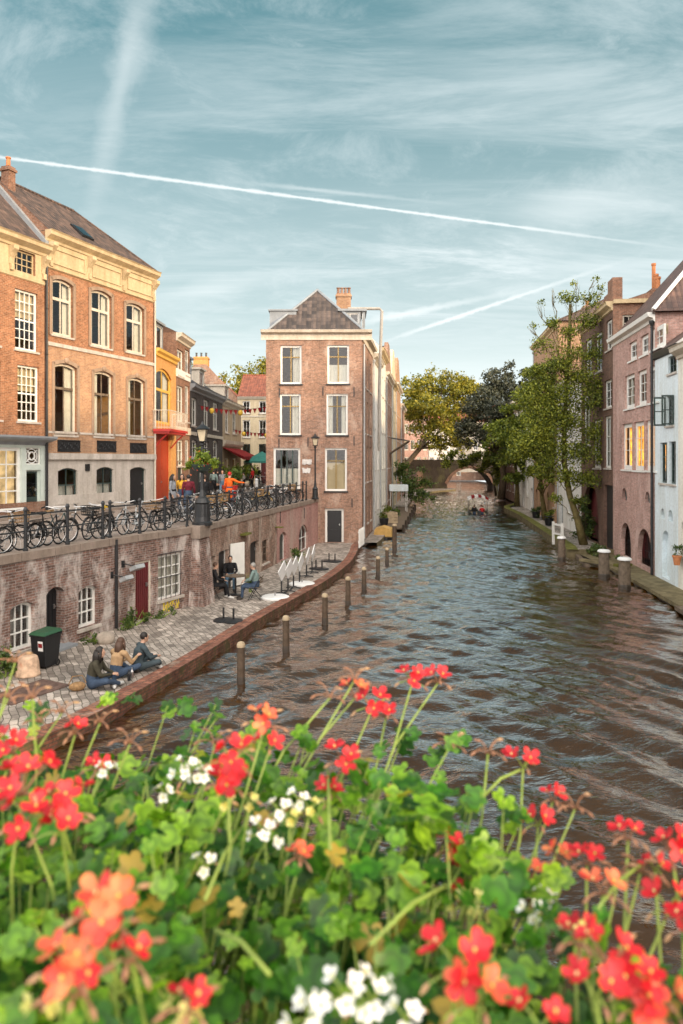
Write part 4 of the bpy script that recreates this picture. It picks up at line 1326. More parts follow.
# cornice round front and side
mb = MB()
mb.prism([(-.30, -y, z) for y, z in [(0.003, h.H - .50), (.05, h.H - .50), (.05, h.H - .14), (.30, h.H - .08), (.36, h.H + .08), (.003, h.H + .08)]], (h.W + .9, 0, 0)); 
mb.build('cornice', M['cornice_pale'], h.par)
mb = MB(TS)
mb.prism([(0, -y, z) for y, z in [(0.003, h.H - .50), (.05, h.H - .50), (.05, h.H - .14), (.30, h.H - .08), (.36, h.H + .079), (.003, h.H + .079)]], (Ls, 0, 0)); mb.build('cornice', M['cornice_pale'], h.par)
mb = MB(); z = h.H + .08; x0, x1 = .15, 5.85
xr = (x0 + x1) / 2; ap = (xr, 3.0, z + 3.15); ap2 = (xr + .6, 7.4, z + 3.15)
mb.add([(x0 - .1, .1, z), (x1 + .1, .1, z), ap], [(0, 1, 2)], 0)
mb.add([(x1 + .1, .1, z), (x1 + .9, 7.6, z), ap2, ap], [(0, 1, 2, 3)], 0); mb.add([(x0 - .1, 7.6, z), (x0 - .1, .1, z), ap, ap2], [(0, 1, 2, 3)], 0); mb.add([(x1 + .9, 7.6, z), (x0 - .1, 7.6, z), ap2], [(0, 1, 2)], 0)
rf = mb.build('roof', [M['tiles_grey']], h.par)
mb = MB(); mb.tube([(x0 - .1, .1, z), ap], .09, 6); mb.tube([(x1 + .1, .1, z), ap], .09, 6); mb.tube([ap, ap2], .1, 6); mb.build('ridge_tiles', M['lead'], rf)
mb = MB(); mb.box(-.15, h.W + .2, -.05, .35, h.H + .083, h.H + .14); mb.build('gutter', M['lead'], h.par)
mb = MB(); mb.box(.10, 1.75, 1.2, 4.4, h.H + .145, h.H + 1.5); mb.box(.02, 1.83, 1.12, 4.45, h.H + 1.502, h.H + 1.6); mb.build('dormer', M['lead'], h.par); h.dormer(5.1, 1.4, h.H + .08, 1.3, 1.45, 3.5, mat='lead'); h.dormer(5.65, 3.6, h.H + .08, .9, 1.9, 2.5, mat='lead')
h.chimney(4.7, 4.2, .95, .8, h.H + 1.0, h.H + 3.2, 'brick_orange_light', 4, 'brick_brown')
mb = MB(); mb.tube([(5.0, 3.7, h.H + 2.0), (5.0, 3.6, h.H + 2.15), (7.05, 3.6, h.H + 2.15), (7.2, 3.6, h.H + 2.0), (7.05, 4.0, h.H - 3), (7.05, 4.2, 5.6)], .10, 10); mb.build('vent_pipe', M['plaster_grey'], h.par)
mb = MB(TS); mb.tube([(.35, -.1, .2), (.35, -.1, h.H - .7)], .055, 8); mb.build('downpipe', M['zinc'], h.par)
for (px, py) in ((279, 443), (308, 442), (279.5, 393), (354, 392), (323, 391), (354, 441), (352, 503)):
    x, z = h.s_of(px), h.z_of(px, py)
    mb = MB(); mb.box(x - .03, x + .03, -.03, .02, z - .28, z + .28); mb.build('wall_anchor', M['iron'], h.par)
# lettering-like chalk marks sprayed on the brick beside the barred window
def scrawl(name, par, T, a, b, c, d, mat, seed, strokes=5, r=.02):
    g = random.Random(seed); mb = MB(T)
    for k in range(strokes):
        x = a + (b - a) * k / strokes; w_ = (b - a) / strokes * 1.1
        pts = [(x + w_ * t, -.012, c + (d - c) * (0.5 + .45 * math.sin(6.3 * t * g.uniform(.6, 1.4) + g.uniform(0, 6)))) for t in [i / 9 for i in range(10)]]
        mb.tube(pts, r, 5)
    return mb.build(name, M[mat], par)
r = h.rect(302.5, 311.5, 459, 465); scrawl('graffiti', h.par, ident, r[0], r[1], r[2], r[3], 'graffiti_white', 3, 4, .05)
r = h.rect(302.5, 310, 467.5, 473.5); scrawl('graffiti', h.par, ident, r[0], r[1], r[2], r[3], 'graffiti_white', 4, 4, .05)

# ---- canal-side row behind the corner house
def row_house(name, label, cat, A, B, z0, zt, depth, wall, cor, roofm, rr, cols, floors, z_first=1.2, fh=3.05, ww=1.05, wh=1.9, frame='white_paint', gable=None, arch0=False, group=None, curs=('panels', None, 'full', 'top'), chim=None, pipe=True, nx=2, zs=(.6,), ww0=None, hip=(0, 0)):
    h = House(name, label, cat, A, B, z0, zt, depth, group)
    for f in range(floors):
        for k in range(cols):
            m = h.W * (k + .5) / cols
            z = z_first + f * fh
            if z + wh > h.H - .7: continue
            if f == 0 and arch0 and k % 2 == 0:
                h.door((m - .6, m + .6, 0.02, 2.3), .3, mat=random.choice(['maroon_paint', 'dark_green_paint', 'timber']), frame=None); continue
            hh = wh * (.9 if f == floors - 1 else 1)
            h.win((m - ww / 2, m + ww / 2, z, z + hh), .12 if arch0 else 0, nx=nx, zs=list(zs), fw=.11, frame=frame, cur=curs[(f * 3 + k * 5 + cols) % len(curs)])
    h.shell(wall)
    h.cornice(h.H - .5, CORN, cor, 0.0)
    if gable:
        mb = MB(); w_, H_ = h.W, h.H
        mb.prism([(.0, 0, H_ + .02), (w_, 0, H_ + .02), (w_ * .62, 0, H_ + gable), (w_ * .38, 0, H_ + gable)], (0, .35, 0)); mb.build('gable', M[wall], h.par)
        mb = MB()
        mb.add([(0, .2, H_), (w_ / 2, .2, H_ + gable * .95), (w_ / 2, depth, H_ + gable * .95), (0, depth, H_), (w_, .2, H_), (w_, depth, H_)], [(0, 1, 2, 3), (1, 4, 5, 2), (3, 2, 5)]); mb.build('roof', M[roofm], h.par)
    else:
        h.roof(roofm, rr, wallmat=wall, hl=hip[0], hr=hip[1])
    if chim: h.chimney(chim[0] * h.W, depth * .5, .9, .8, h.H + rr * .5, h.H + rr + chim[1], 'brick_warm', 2)
    if pipe: h.pipe(.15, .1, h.H - .6, 'zinc')
    return h
R_ = rowpt
g_ = None
row_house('plastered_house', 'white plastered canal house directly behind the brick corner house', 'house', R_(51.2), R_(57.5), Z_WHARF, 13.2, 5.5, 'plaster_white', 'cornice_pale', 'tiles_brown', 3.2, 2, 4, frame='white_paint', ww=.9)
row_house('plastered_house', 'cream canal house with steep dark tiled roof and yellow gable side', 'house', R_(57.5), R_(65), Z_WHARF, 14.6, 6.5, 'plaster_offwhite', 'cornice_cream', 'tiles_dark', 3.6, 3, 4, chim=(.9, .6))
row_house('brick_house', 'brown brick canal house third behind the corner house', 'house', R_(65), R_(74), Z_WHARF, 13.6, 7, 'brick_warm', 'cornice_pale', 'tiles_dark', 3, 3, 4, gable=3.2)
row_house('plastered_house', 'yellow ochre gabled canal house far along the left canal row', 'house', R_(74), R_(82), Z_WHARF, 13.8, 9, 'plaster_cream', 'cornice_cream', 'tiles_red', 3, 3, 4, gable=3.6)
row_house('brick_house', 'orange brick canal house with chimney near the end of the left canal row', 'house', R_(82), R_(94), Z_WHARF, 14.5, 9, 'brick_orange_light', 'cornice_pale', 'tiles_dark', 2, 4, 4, gable=3.4, chim=(.1, 2))
row_house('brick_house', 'last pinkish brick house of the left canal row before the trees', 'house', R_(94), R_(107), Z_WHARF, 13.0, 9, 'brick_warm', 'cornice_pale', 'tiles_red', 2.6, 4, 4)
# slanting hoist hood on the row
mb = MB(); x, y = 6.0, 74.5
o = thing('canopy', 'slanting brown timber canopy fixed to the canal house wall above the jetty', 'canopy', (rowpt(70)[0], 70, 6.2), math.atan2(1, .128))
mb = MB(); mb.prism([(0, 0, 0), (0, 0, .1), (0, -1.9, 1.35), (0, -1.9, 1.2)], (3.0, 0, 0)); mb.build('canopy_board', M['timber'], o)
for x in (.2, 2.8): mb = MB(); mb.tube([(x, 0, 1.6), (x, -1.8, 1.3)], .04, 6); mb.build('canopy_stay', M['iron'], o)

# ---- far houses by the bridge
far = [((11.5, 134), (16.5, 137), 13.6, 'brick_purple', 'pinkish brick house beyond the tree at the far quay'),
       ((16.5, 137), (22.0, 139), 12.0, 'plaster_white', 'white house with dark shop window beside the far bridge'),
       ((22.0, 139.5), (28.5, 140), 13.0, 'plaster_grey', 'grey plastered house seen right above the bridge'),
       ((28.5, 141), (37, 141), 14.0, 'brick_warm', 'warm brick house behind the plum tree beyond the bridge')]
for A, B, zt, wl, lb in far:
    row_house('plastered_house' if 'plaster' in wl else 'brick_house', lb, 'house', A, B, Z_STREET, zt, 8, wl, 'cornice_pale', 'tiles_red', 2.6, 4, 3, z_first=1.0, fh=3.2, ww=.95)
row_house('brick_house', 'distant brick house with lit window seen through the bridge arch', 'house', (12, 176), (52, 176), Z_WHARF, 13, 6, 'brick_warm', 'cornice_pale', 'tiles_red', 2.5, 6, 4)
row_house('brick_house', 'orange brick house left of the far quay behind the yellow tree', 'house', (5.5, 116), (11.5, 134), Z_STREET, 12.6, 8, 'brick_orange_light', 'cornice_pale', 'tiles_red', 2.6, 5, 3, z_first=1.0, fh=3.2)

# ---- right bank
RX = lambda Y: (rightX(Y), Y)
h = House('leaning_brick_house', 'purple brown brick house with white windows, three of them glowing amber', 'house', RX(39.2), RX(31.9), 0.2, 12.15, 9)
for rc in ((629, 636.6, 341.5, 360), (640.3, 648.3, 335, 354.8), (651.2, 661.7, 326.6, 348.3)):
    h.win(h.rect(*rc), nx=2, nz=2, fw=.18, cur='top' if rc[0] > 645 else None, sill='white_paint')
for rc in ((624.8, 634.6, 374.7, 408.3), (637.5, 646.5, 370, 404.9), (649.4, 659, 365, 402)):
    h.win(h.rect(*rc), nx=2, nz=4, zs=(.33, .66), fw=.19, sill='white_paint', cur='panels' if rc[0] < 630 else None)
for rc in ((622.3, 632, 423.5, 469.4), (633.8, 643.8, 421.7, 470.3), (645.6, 656.4, 419.9, 470.5)):
    h.win(h.rect(*rc), nx=2, zs=(.4, .7), fw=.21, sill='white_paint', lit='amber_window')
for rc in ((621.5, 627, 488, 500.6), (644.8, 650, 491.5, 503.2)):
    r = h.rect(*rc); h.ops.append((*r, (r[1] - r[0]) / 2 * .98))
    mb = MB(); mb.torus(((r[0] + r[1]) / 2, .16, (r[2] + r[3]) / 2), .3, .03, 'y', 16, 4); o = mb.build('round_window', M['dark_green_paint'], h.par)
    mb = MB(); mb.quad((r[0], .2, r[2]), (r[1], .2, r[2]), (r[1], .2, r[3]), (r[0], .2, r[3])); mb.build('pane', M['pane_dark'], o)
for rc, nm in (((620.7, 630.9, 522.7, 560), 1), ((637.3, 651.6, 528.9, 565), 2)):
    r = h.rect(*rc); a = (r[1] - r[0]) / 2
    h.ops.append((r[0], r[1], .45, r[3], a * .98))
    mb = MB()
    for k in range(9):
        x = r[0] + .08 + (r[1] - r[0] - .16) * k / 8
        zt_ = r[3] - a + math.sqrt(max(.01, a * a - (x - (r[0] + a)) ** 2)) - .05
        mb.tube([(x, .35, .5), (x, .35, zt_)], .014, 5)
    mb.tube([(r[0], .35, r[3] - a), (r[1], .35, r[3] - a)], .02, 5)
    mb.torus((r[0] + a, .35, r[3] - a * .9), a * .45, .015, 'y', 18, 4)
    mb.build('iron_gate', M['iron'], h.par)
    mb = MB(); mb.box(r[0], r[1], .9, .95, .45, r[3]); mb.build('cellar_door', M['maroon_paint'] if nm == 1 else M['timber'], h.par)
h.shell('brick_purple')
h.cornice(h.H - .42, [(.0, 0), (.06, .03), (.08, .16), (.30, .24), (.34, .42)], 'white_paint', 0.05)
h.roof('tiles_dark', 5.2, wallmat='brick_brown', hr=3.0)
h.pipe(h.W - .1, .3, h.H - .5, 'iron', .1, .06)
mb = MB(); mb.tube([(h.W + .2, -.12, h.H + .06), (h.W - 3.0, 4.5, h.H + 5.26)], .11, 6); mb.build('roof_verge', M['white_paint'], h.par)
h = House('plastered_house', 'narrow light blue plastered house with dark windows beside the leaning brick house', 'house', RX(31.9), RX(28.9), 0.2, 10.3, 9)
for rc in ((660.2, 667, 442.6, 483), (669.2, 675.8, 441.5, 484)): h.win(h.rect(*rc), nx=2, nz=3, fw=.09, frame='dark_green_paint')
h.win(h.rect(666.4, 674, 396, 425.3), nx=2, nz=3, fw=.09, frame='dark_green_paint'); h.win(h.rect(668, 676.6, 355.5, 372.9), nx=3, nz=2, fw=.08, frame='dark_green_paint')
for rc in ((660.6, 664.6, 508.5, 519), (668, 672.8, 510, 521.5)):
    r = h.rect(*rc); h.ops.append((*r, (r[1] - r[0]) / 2)); mb = MB(); mb.quad((r[0], .2, r[2]), (r[1], .2, r[2]), (r[1], .2, r[3]), (r[0], .2, r[3])); mb.build('blind_oval', M['plaster_grey'], h.par)
r = h.rect(662, 669.8, 530.6, 578); h.ops.append((r[0], r[1], .4, r[3], (r[1] - r[0]) / 2 * .95)); mb = MB(); mb.quad((r[0], .2, .4), (r[1], .2, .4), (r[1], .2, r[3]), (r[0], .2, r[3])); mb.build('niche_panel', M['plaster_blue'], h.par)
r = h.rect(677, 683, 396, 425); 
for sx in (h.rect(666.4, 674, 396, 425.3)[0] - .02,):
    r = h.rect(666.4, 674, 396, 425.3)
    for x in (r[0] - .04, r[1] + .04):
        mb = MB()
        for y0, y1, z0, z1 in ((-.50, -.44, r[2], r[3]), (-.08, -.02, r[2], r[3]), (-.44, -.08, r[2], r[2] + .07), (-.44, -.08, r[3] - .07, r[3]), (-.44, -.08, (r[2] + r[3]) / 2 - .02, (r[2] + r[3]) / 2 + .02)): mb.box(x - .018, x + .018, y0, y1, z0, z1)
        o = mb.build('open_casement', M['dark_green_paint'], h.par); mb = MB(); mb.quad((x, -.44, r[2] + .07), (x, -.08, r[2] + .07), (x, -.08, r[3] - .07), (x, -.44, r[3] - .07)); mb.build('casement_pane', M['pane'], o)
h.shell('plaster_blue'); h.cornice(h.H - .3, [(.02, 0), (.1, .05), (.14, .3)], 'iron', 0.0, 'gutter'); h.roof('tiles_dark', 3.4, wallmat='plaster_white')
h = House('plastered_house', 'cream plastered house at the right edge with a flower pot on its wall', 'house', RX(28.9), RX(22.5), 0.2, 10.1, 9)
for (a, b) in ((.9, 1.9), (2.8, 3.8), (4.8, 5.8)):
    for c in (3.9, 7.0): h.win((a, b, c, c + 1.8), nx=2, nz=3, cur='panels')
h.win((.35, .95, 2.3, 3.0), .29, nx=1, nz=1, frame='plaster_offwhite', sill=None)
h.shell('plaster_offwhite'); h.cornice(h.H - .5, CORN, 'cornice_pale', 0.0); h.roof('tiles_dark', 3.2, wallmat='brick_brown')
row_house('brick_house', 'brown brick canal house reaching out of the picture at the right', 'house', RX(22.5), RX(13), 0.2, 13.2, 9, 'brick_warm', 'cornice_pale', 'tiles_dark', 3, 4, 4)
row_house('brick_house', 'brick row continuing past the bridge on the right bank', 'house', RX(13), RX(3), 0.2, 13.5, 9, 'brick_brown', 'cornice_pale', 'tiles_dark', 3, 4, 2)
# tall dark house with arched gateway
h = House('tall_brick_house', 'tall dark brown brick house with arched gateway and parapet beside the leaning tree', 'house', RX(47.4), RX(39.2), Z_WHARF, 14.2, 10)
r = h.rect(583.5, 598.5, 483, 541); h.ops.append((r[0], r[1], .02, r[3] , (r[1] - r[0]) / 2 * .97))
mb = MB(); mb.box(r[0] + .01, r[1] - .01, .5, .58, 0.02, r[3]); mb.build('gateway_door', M['maroon_paint'], h.par)
r = h.rect(604, 613, 482, 540); h.door((r[0], r[1], .02, 3.6), mat='black_paint', frame=None)
for rc in ((583.5, 590.5, 395, 446), (593.5, 601, 420, 468), (604.5, 611, 416, 468)): h.win(h.rect(*rc), nx=2, zs=(.3, .62), fw=.13, cur='panels')
for rc in ((585.5, 591.5, 340, 376), (595.5, 602, 333, 372), (604.5, 611.5, 380, 408)): h.win(h.rect(*rc), nx=2, zs=(.33, .66), fw=.13)
h.win(h.rect(606, 612, 320, 350), nx=2, zs=(.5,), fw=.13)
h.shell('brick_dark', right=False)
# end wall showing above the lower neighbour, with openings of its own
TE = lambda a, b, z: (h.W - b - .004, a, z)
ends = [(.5, 1.2, 12.0, 12.9, 0), (3.4, 4.3, 12.1, 13.1, 0), (5.5, 6.6, 12.1, 13.1, 0)]
mb = MB(TE); panel(mb, h.D, h.H, ends); mb.build('side_wall', M['brick_brown'], h.par)
for e_ in ends: window(h.par, TE, *e_[:4], nx=2, zs=[.5], fw=.1, frame='cornice_pale')
mb = MB(TE); mb.box(0, h.D, -.18, .02, h.H - .10, h.H + .12); mb.build('cornice', M['cornice_cream'], h.par)
h.cornice(h.H - .45, CORN, 'cornice_cream', 0.0)
mb = MB(); mb.box(h.W - 1.1, h.W - .01, -.02, .5, h.H + .055, h.H + 1.35); mb.box(h.W - 2.0, h.W - 1.105, -.015, .45, h.H + .055, h.H + .7); mb.build('parapet', M['brick_brown'], h.par)
h.roof('tiles_dark', 1.5, wallmat='brick_brown', d0=.3)
h.chimney(h.W - .9, 2.5, 1.3, .8, h.H, h.H + .75, 'brick_brown', 0)
ch = [o for o in KIDS(h.par) if o.name.startswith('chimney')][0]
for q, (dx, zz, rr) in enumerate(((-.40, 1.5, .10), (0, .8, .12), (.38, .55, .12))):
    mb = MB(); mb.lathe([(rr, 0), (rr, zz), (rr * 1.25, zz), (rr * 1.25, zz + .12), (rr * .7, zz + .12)], 10, (h.W - .9 + dx, 2.5, h.H + .75)); mb.build('chimney_pot', M['terracotta'], ch)
row_house('plastered_house', 'white plastered canal house behind the nearest quay tree', 'house', RX(56), RX(47.4), Z_WHARF, 11.4, 9, 'plaster_white', 'cornice_pale', 'tiles_dark', 2.6, 3, 3, z_first=1.2, arch0=True)
row_house('mansard_house', 'tall orange brick house with mansard top seen above the trees', 'house', RX(69), RX(56), Z_WHARF, 16.4, 9, 'brick_orange_light', 'cornice_cream', 'tiles_brown', 2.2, 4, 4, chim=(.15, 1.2), arch0=True, hip=(1.5, 1.5))
row_house('plastered_house', 'long white plastered house with cellar doors along the right wharf', 'house', RX(84), RX(69), Z_WHARF, 11.5, 9, 'plaster_white', 'cornice_pale', 'tiles_dark', 2.6, 5, 3, arch0=True)
row_house('brick_house', 'dark brick house behind the plum tree on the right bank', 'house', RX(104), RX(84), Z_WHARF, 12.5, 9, 'brick_dark', 'cornice_pale', 'tiles_dark', 2.6, 6, 3)

# ---- quay wall of the street, with its cellar windows and doors
qw = {}
def qseg(name, label, A, B, mat, ext=0.0):
    h = House(name, label, 'wall', A, B, Z_WHARF, Z_STREET - .002, .6)
    return h
def qfinish(h, mat):
    mb = MB(); panel(mb, h.W, h.H, h.ops, thick=.35)
    mb.quad((h.W, .55, 0), (0, .55, 0), (0, .55, h.H), (h.W, .55, h.H))
    mb.build('masonry', M[mat], h.par)
    mb = MB()
    x = 0.0; g = random.Random(3)
    while x < h.W - .05:
        l = min(g.uniform(.8, 1.3), h.W - x)
        mb.box(x + .008, x + l - .008, -.05, .36, h.H + .003 - .17, h.H + g.uniform(.035, .045)); x += l
    mb.build('coping', M['coping'], h.par)
h = qseg('quay_wall', 'weathered brick quay wall with arched cellar door and two white arched windows', P0, P1, None); qa = h
r = h.rect(10.2, 35, 602.5, 650); h.win((r[0], r[1], r[2], r[3]), .12, nx=3, nz=3, fw=.08, depth=.13)
r = h.rect(46.3, 64.5, 587, 655); h.door((r[0], r[1], .01, r[3]), .16, mat='black_paint', frame=None, depth=.25, grooves=5)
r = h.rect(78.5, 98.4, 585.8, 626.5); h.win(r, .12, nx=3, nz=3, fw=.08, depth=.13)
for s0 in (1.2, 4.4): h.win((s0, s0 + 1.0, .8, 1.9), .12, nx=3, nz=3)
qfinish(h, 'brick_quay')
mb = MB(); mb.tube([(h.W - .06, -.06, .02), (h.W - .06, -.06, h.H)], .045, 8); mb.build('downpipe', M['iron'], h.par)
r = h.rect(46.3, 64.5, 587, 655)
mb = MB(); mb.box(r[0] - .1, r[1] + .15, -.32, .3, .003, .07); mb.build('doorstep', M['lead'], h.par)
h = qseg('quay_wall', 'middle stretch of quay wall with maroon door and barred white window', P1, P2, None); qb = h
r = h.rect(135, 151.3, 561, 622.4); h.door((r[0], r[1], .02, r[3]), 0, mat='maroon_paint', frame='cornice_pale', fw=.06, depth=.04, grooves=7)
r = h.rect(158, 181.8, 554, 597.5); h.win(r, 0, nx=3, nz=4, fw=.07, depth=.06, cur='full')
mb = MB()
for k in range(5): x = r[0] + (r[1] - r[0]) * (k + .5) / 5; mb.tube([(x, -.03, r[2] - .05), (x, -.03, r[3] + .05)], .011, 5)
for z in (r[2] - .05, r[3] + .05, (r[2] + r[3]) / 2): mb.tube([(r[0] - .05, -.03, z), (r[1] + .05, -.03, z)], .013, 5)
mb.build('window_bars', M['iron'], h.par)
qfinish(h, 'brick_quay')
r = h.rect(163, 178.5, 599, 611.5); scrawl('graffiti', h.par, ident, r[0], r[1], r[2], r[3], 'graffiti_yellow', 9, 3, .010)
scrawl('graffiti', h.par, ident, r[0], r[1], r[2] + .04, r[3] - .04, 'graffiti_yellow', 12, 2, .009)
# split of the third stretch: brown then pink
Pm = (P2[0] + (P4[0] - P2[0]) * .52, P2[1] + (P4[1] - P2[1]) * .52)
h = qseg('quay_wall', 'brown stretch of quay wall behind the cafe table with a white open door', P2, Pm, None); qc = h
r = h.rect(205.2, 208.6, 560, 590); h.win((r[0] + .25, r[1] + .25, r[2], r[3]), 0, nx=1, nz=3, fw=.06)
r = h.rect(209.8, 215.6, 556, 598); h.door((r[0], r[1], .01, r[3]), .05, mat='timber', frame=None, grooves=4)
r = h.rect(218.6, 228.5, 550, 594); h.door((r[0], r[1], .01, r[3]), .05, mat='black_paint', frame='white_paint', fw=.05)
rw = r
r = h.rect(250.2, 259, 541, 582); h.door((r[0], r[1], .01, r[3]), .08, mat='black_paint', frame=None)
r = h.rect(262.3, 268.4, 539.7, 562.5); h.win(r, 0, nx=2, nz=3, fw=.05, frame='timber')
qfinish(h, 'brick_quay_red')
mb = MB(T2(rw[1] + .03, -.06, R(-20))); mb.box(0, .85, -.03, .02, .05, 1.72)
for z in (.2, .95): mb.box(.12, .73, -.045, -.03, z, z + .62)
mb.build('open_door', M['white_paint'], h.par)
mb = MB(); mb.box(h.W - .25, h.W - .02, -.35, -.01, 1.75, 1.8); mb.box(h.s_of(240), h.s_of(246), -.25, -.01, 1.9, 1.98); mb.build('wall_bracket', M['moss'], h.par)
h = qseg('quay_wall', 'pink painted stretch of quay wall next to the corner house', Pm, P4, None); qd = h
r = h.rect(279.6, 286.3, 532, 567); h.door((r[0], r[1], .01, r[3]), .2, mat='dark_green_paint', frame='white_paint', fw=.07)
r = h.rect(299, 307.8, 524.5, 553); h.win((r[0], r[1], r[2] + .1, r[3]), .5, nx=2, nz=2, fw=.08)
qfinish(h, 'brick_quay_pink')
for px, py in ((280, 517), (304, 513)):
    x, z = h.s_of(px), h.z_of(px, py); mb = MB(); mb.box(x - .03, x + .03, -.03, -.003, z - .3, z + .3); mb.build('wall_anchor', M['iron'], h.par)
# pier that carries the lamp post
pr = thing('stone_pier', 'buttress of weathered brick under the lamp post with flower basket', 'pier', (P2[0], P2[1], Z_WHARF), math.atan2(P4[1] - P2[1], P4[0] - P2[0]))
mb = MB(); mb.prism([(-.62, -.42, 0), (-.42, -.12, 2.3), (-.42, .5, 2.3), (-.62, .5, 0)], (1.0, 0, 0)); mb.build('masonry', M['brick_quay'], pr)
mb = MB(); mb.box(-.50, .50, -.22, .52, 2.3, 2.72); mb.build('coping', M['coping'], pr)
# far quay wall
mb = MB()
fq = thing('quay_wall', 'far curved quay wall in shade below the leaning tree trunk', 'wall', (0, 0, 0))
pl = [(9.9, 107), (13.2, 120), (14.6, 128)]
mb = MB()
for i in range(2): mb.prism([(pl[i][0], pl[i][1], Z_WHARF), (pl[i + 1][0], pl[i + 1][1], Z_WHARF), (pl[i + 1][0] - .5, pl[i + 1][1] + .01, Z_WHARF), (pl[i][0] - .5, pl[i][1], Z_WHARF)], (0, 0, Z_STREET - Z_WHARF + .5))
mb.build('masonry', M['brick_dark'], fq)

# ---- far bridge with one arch
br = thing('stone_bridge', 'brick arch bridge crossing the canal beneath the trees at the far end', 'bridge', (10.9, 126, 0), 0)
mb = MB(); Wb = 26.0
arch = (7.6, 15.6, -.5, 4.15, 2.9)
panel(mb, Wb, 4.75, [arch], z0=-.5, thick=5.0)
mb.quad((0, 0, 4.75), (Wb, 0, 4.75), (Wb, 5, 4.75), (0, 5, 4.75)); mb.quad((Wb, 5, -.5), (0, 5, -.5), (0, 5, .0), (Wb, 5, 0))
mb.build('masonry', M['brick_shaded'], br)
mb = MB(); mb.box(0, Wb, -.08, .35, 4.753, 5.55); mb.box(0, Wb, -.14, .42, 5.553, 5.68); mb.build('parapet', M['brick_shaded'], br)
mb = MB(); A_ = arc_pts(arch[0], arch[1], arch[3], arch[4], 14); B_ = arc_pts(arch[0] - .45, arch[1] + .45, arch[3] + .45, arch[4] + .1, 14)
for k in range(14):
    p, q, p2, q2 = A_[k], A_[k + 1], B_[k], B_[k + 1]
    mb.add([(p[0], -.09, p[1]), (q[0], -.09, q[1]), (q2[0], -.09, q2[1]), (p2[0], -.09, p2[1]), (p[0], -.003, p[1]), (q[0], -.003, q[1]), (q2[0], -.003, q2[1]), (p2[0], -.003, p2[1])], [(0, 1, 2, 3), (3, 2, 6, 7), (0, 4, 5, 1)])
mb.build('arch_ring', M['brick_dark'], br)
# ---------------------------------------------------------------- foliage
def leaf_cloud(name, mat, parent, blobs, n, size, seed, flat=0.5, shell=0.55, squash=1.0, spread=.36):
    """leaf sprays (folded pairs of small faces) spread through ellipsoidal clumps"""
    g = np.random.default_rng(seed)
    B = np.array([b[:3] for b in blobs], float); Rr = np.array([b[3:6] if len(b) > 4 else (b[3], b[3], b[3] * squash) for b in blobs], float)
    wts = (Rr.prod(1)) ** 0.75; wts /= wts.sum()
    # sprays gather in small clumps inside each bough, with gaps between
    ns = max(len(blobs) * 3, n // 60)
    bi = g.choice(len(blobs), ns, p=wts)
    dd = g.normal(size=(ns, 3)); dd /= np.linalg.norm(dd, axis=1)[:, None]
    sc_ = B[bi] + dd * Rr[bi] * ((shell + (1.12 - shell) * g.random(ns)) * np.where(g.random(ns) < .25, .5, 1.0))[:, None]
    own = g.integers(0, ns, n)
    d = g.normal(size=(n, 3)); d /= np.linalg.norm(d, axis=1)[:, None]
    P = sc_[own] + d * Rr[bi[own]] * (spread * g.random(n) ** .6)[:, None] * np.array([1.15, 1.15, .7])
    P += g.normal(size=P.shape) * size * 0.6
    s = size * (0.6 + 0.8 * g.random(n))
    nrm = g.normal(size=(n, 3)) * (1 - flat * .5) + d * flat + np.array([0, 0, .5]) * flat
    nrm /= np.linalg.norm(nrm, axis=1)[:, None]
    t = np.cross(nrm, g.normal(size=(n, 3))); t /= np.linalg.norm(t, axis=1)[:, None]
    b = np.cross(nrm, t)
    # pointed oval leaf of 6 corners
    prof = [(-1.0, 0, 0), (-.35, .52, .1), (.45, .42, .1), (1.0, 0, -.05), (.45, -.42, .1), (-.35, -.52, .1)]
    V = np.stack([P + (t * a + b * c_ + nrm * e) * s[:, None] * .5 for a, c_, e in prof], 1).reshape(-1, 3)
    base = (np.arange(n) * 6)[:, None]
    Fc = np.concatenate([base + np.array([0, 1, 2, 3]), base + np.array([0, 3, 4, 5])], 1).reshape(-1, 4)
    me = bpy.data.meshes.new(name)
    me.vertices.add(len(V)); me.vertices.foreach_set('co', V.astype(np.float32).ravel())
    me.loops.add(Fc.size); me.loops.foreach_set('vertex_index', Fc.ravel().astype(np.int32))
    me.polygons.add(len(Fc)); me.polygons.foreach_set('loop_start', (np.arange(len(Fc)) * 4).astype(np.int32))
    me.update(calc_edges=True)
    me.materials.append(M[mat])
    o = bpy.data.objects.new(name, me); COL.objects.link(o); o.parent = parent
    return o

def branchy(mb, a, b, r0, r1, g, wob=.12, k=6):
    a, b = Vector(a), Vector(b); pts, rs = [], []
    L = (b - a).length
    for i in range(k + 1):
        t = i / k
        p = a.lerp(b, t) + Vector((g.uniform(-1, 1), g.uniform(-1, 1), g.uniform(-.4, .6))) * wob * L * math.sin(PI * t) * .5
        pts.append(tuple(p)); rs.append(r0 + (r1 - r0) * t)
    mb.tube(pts, rs, 7)
    return pts

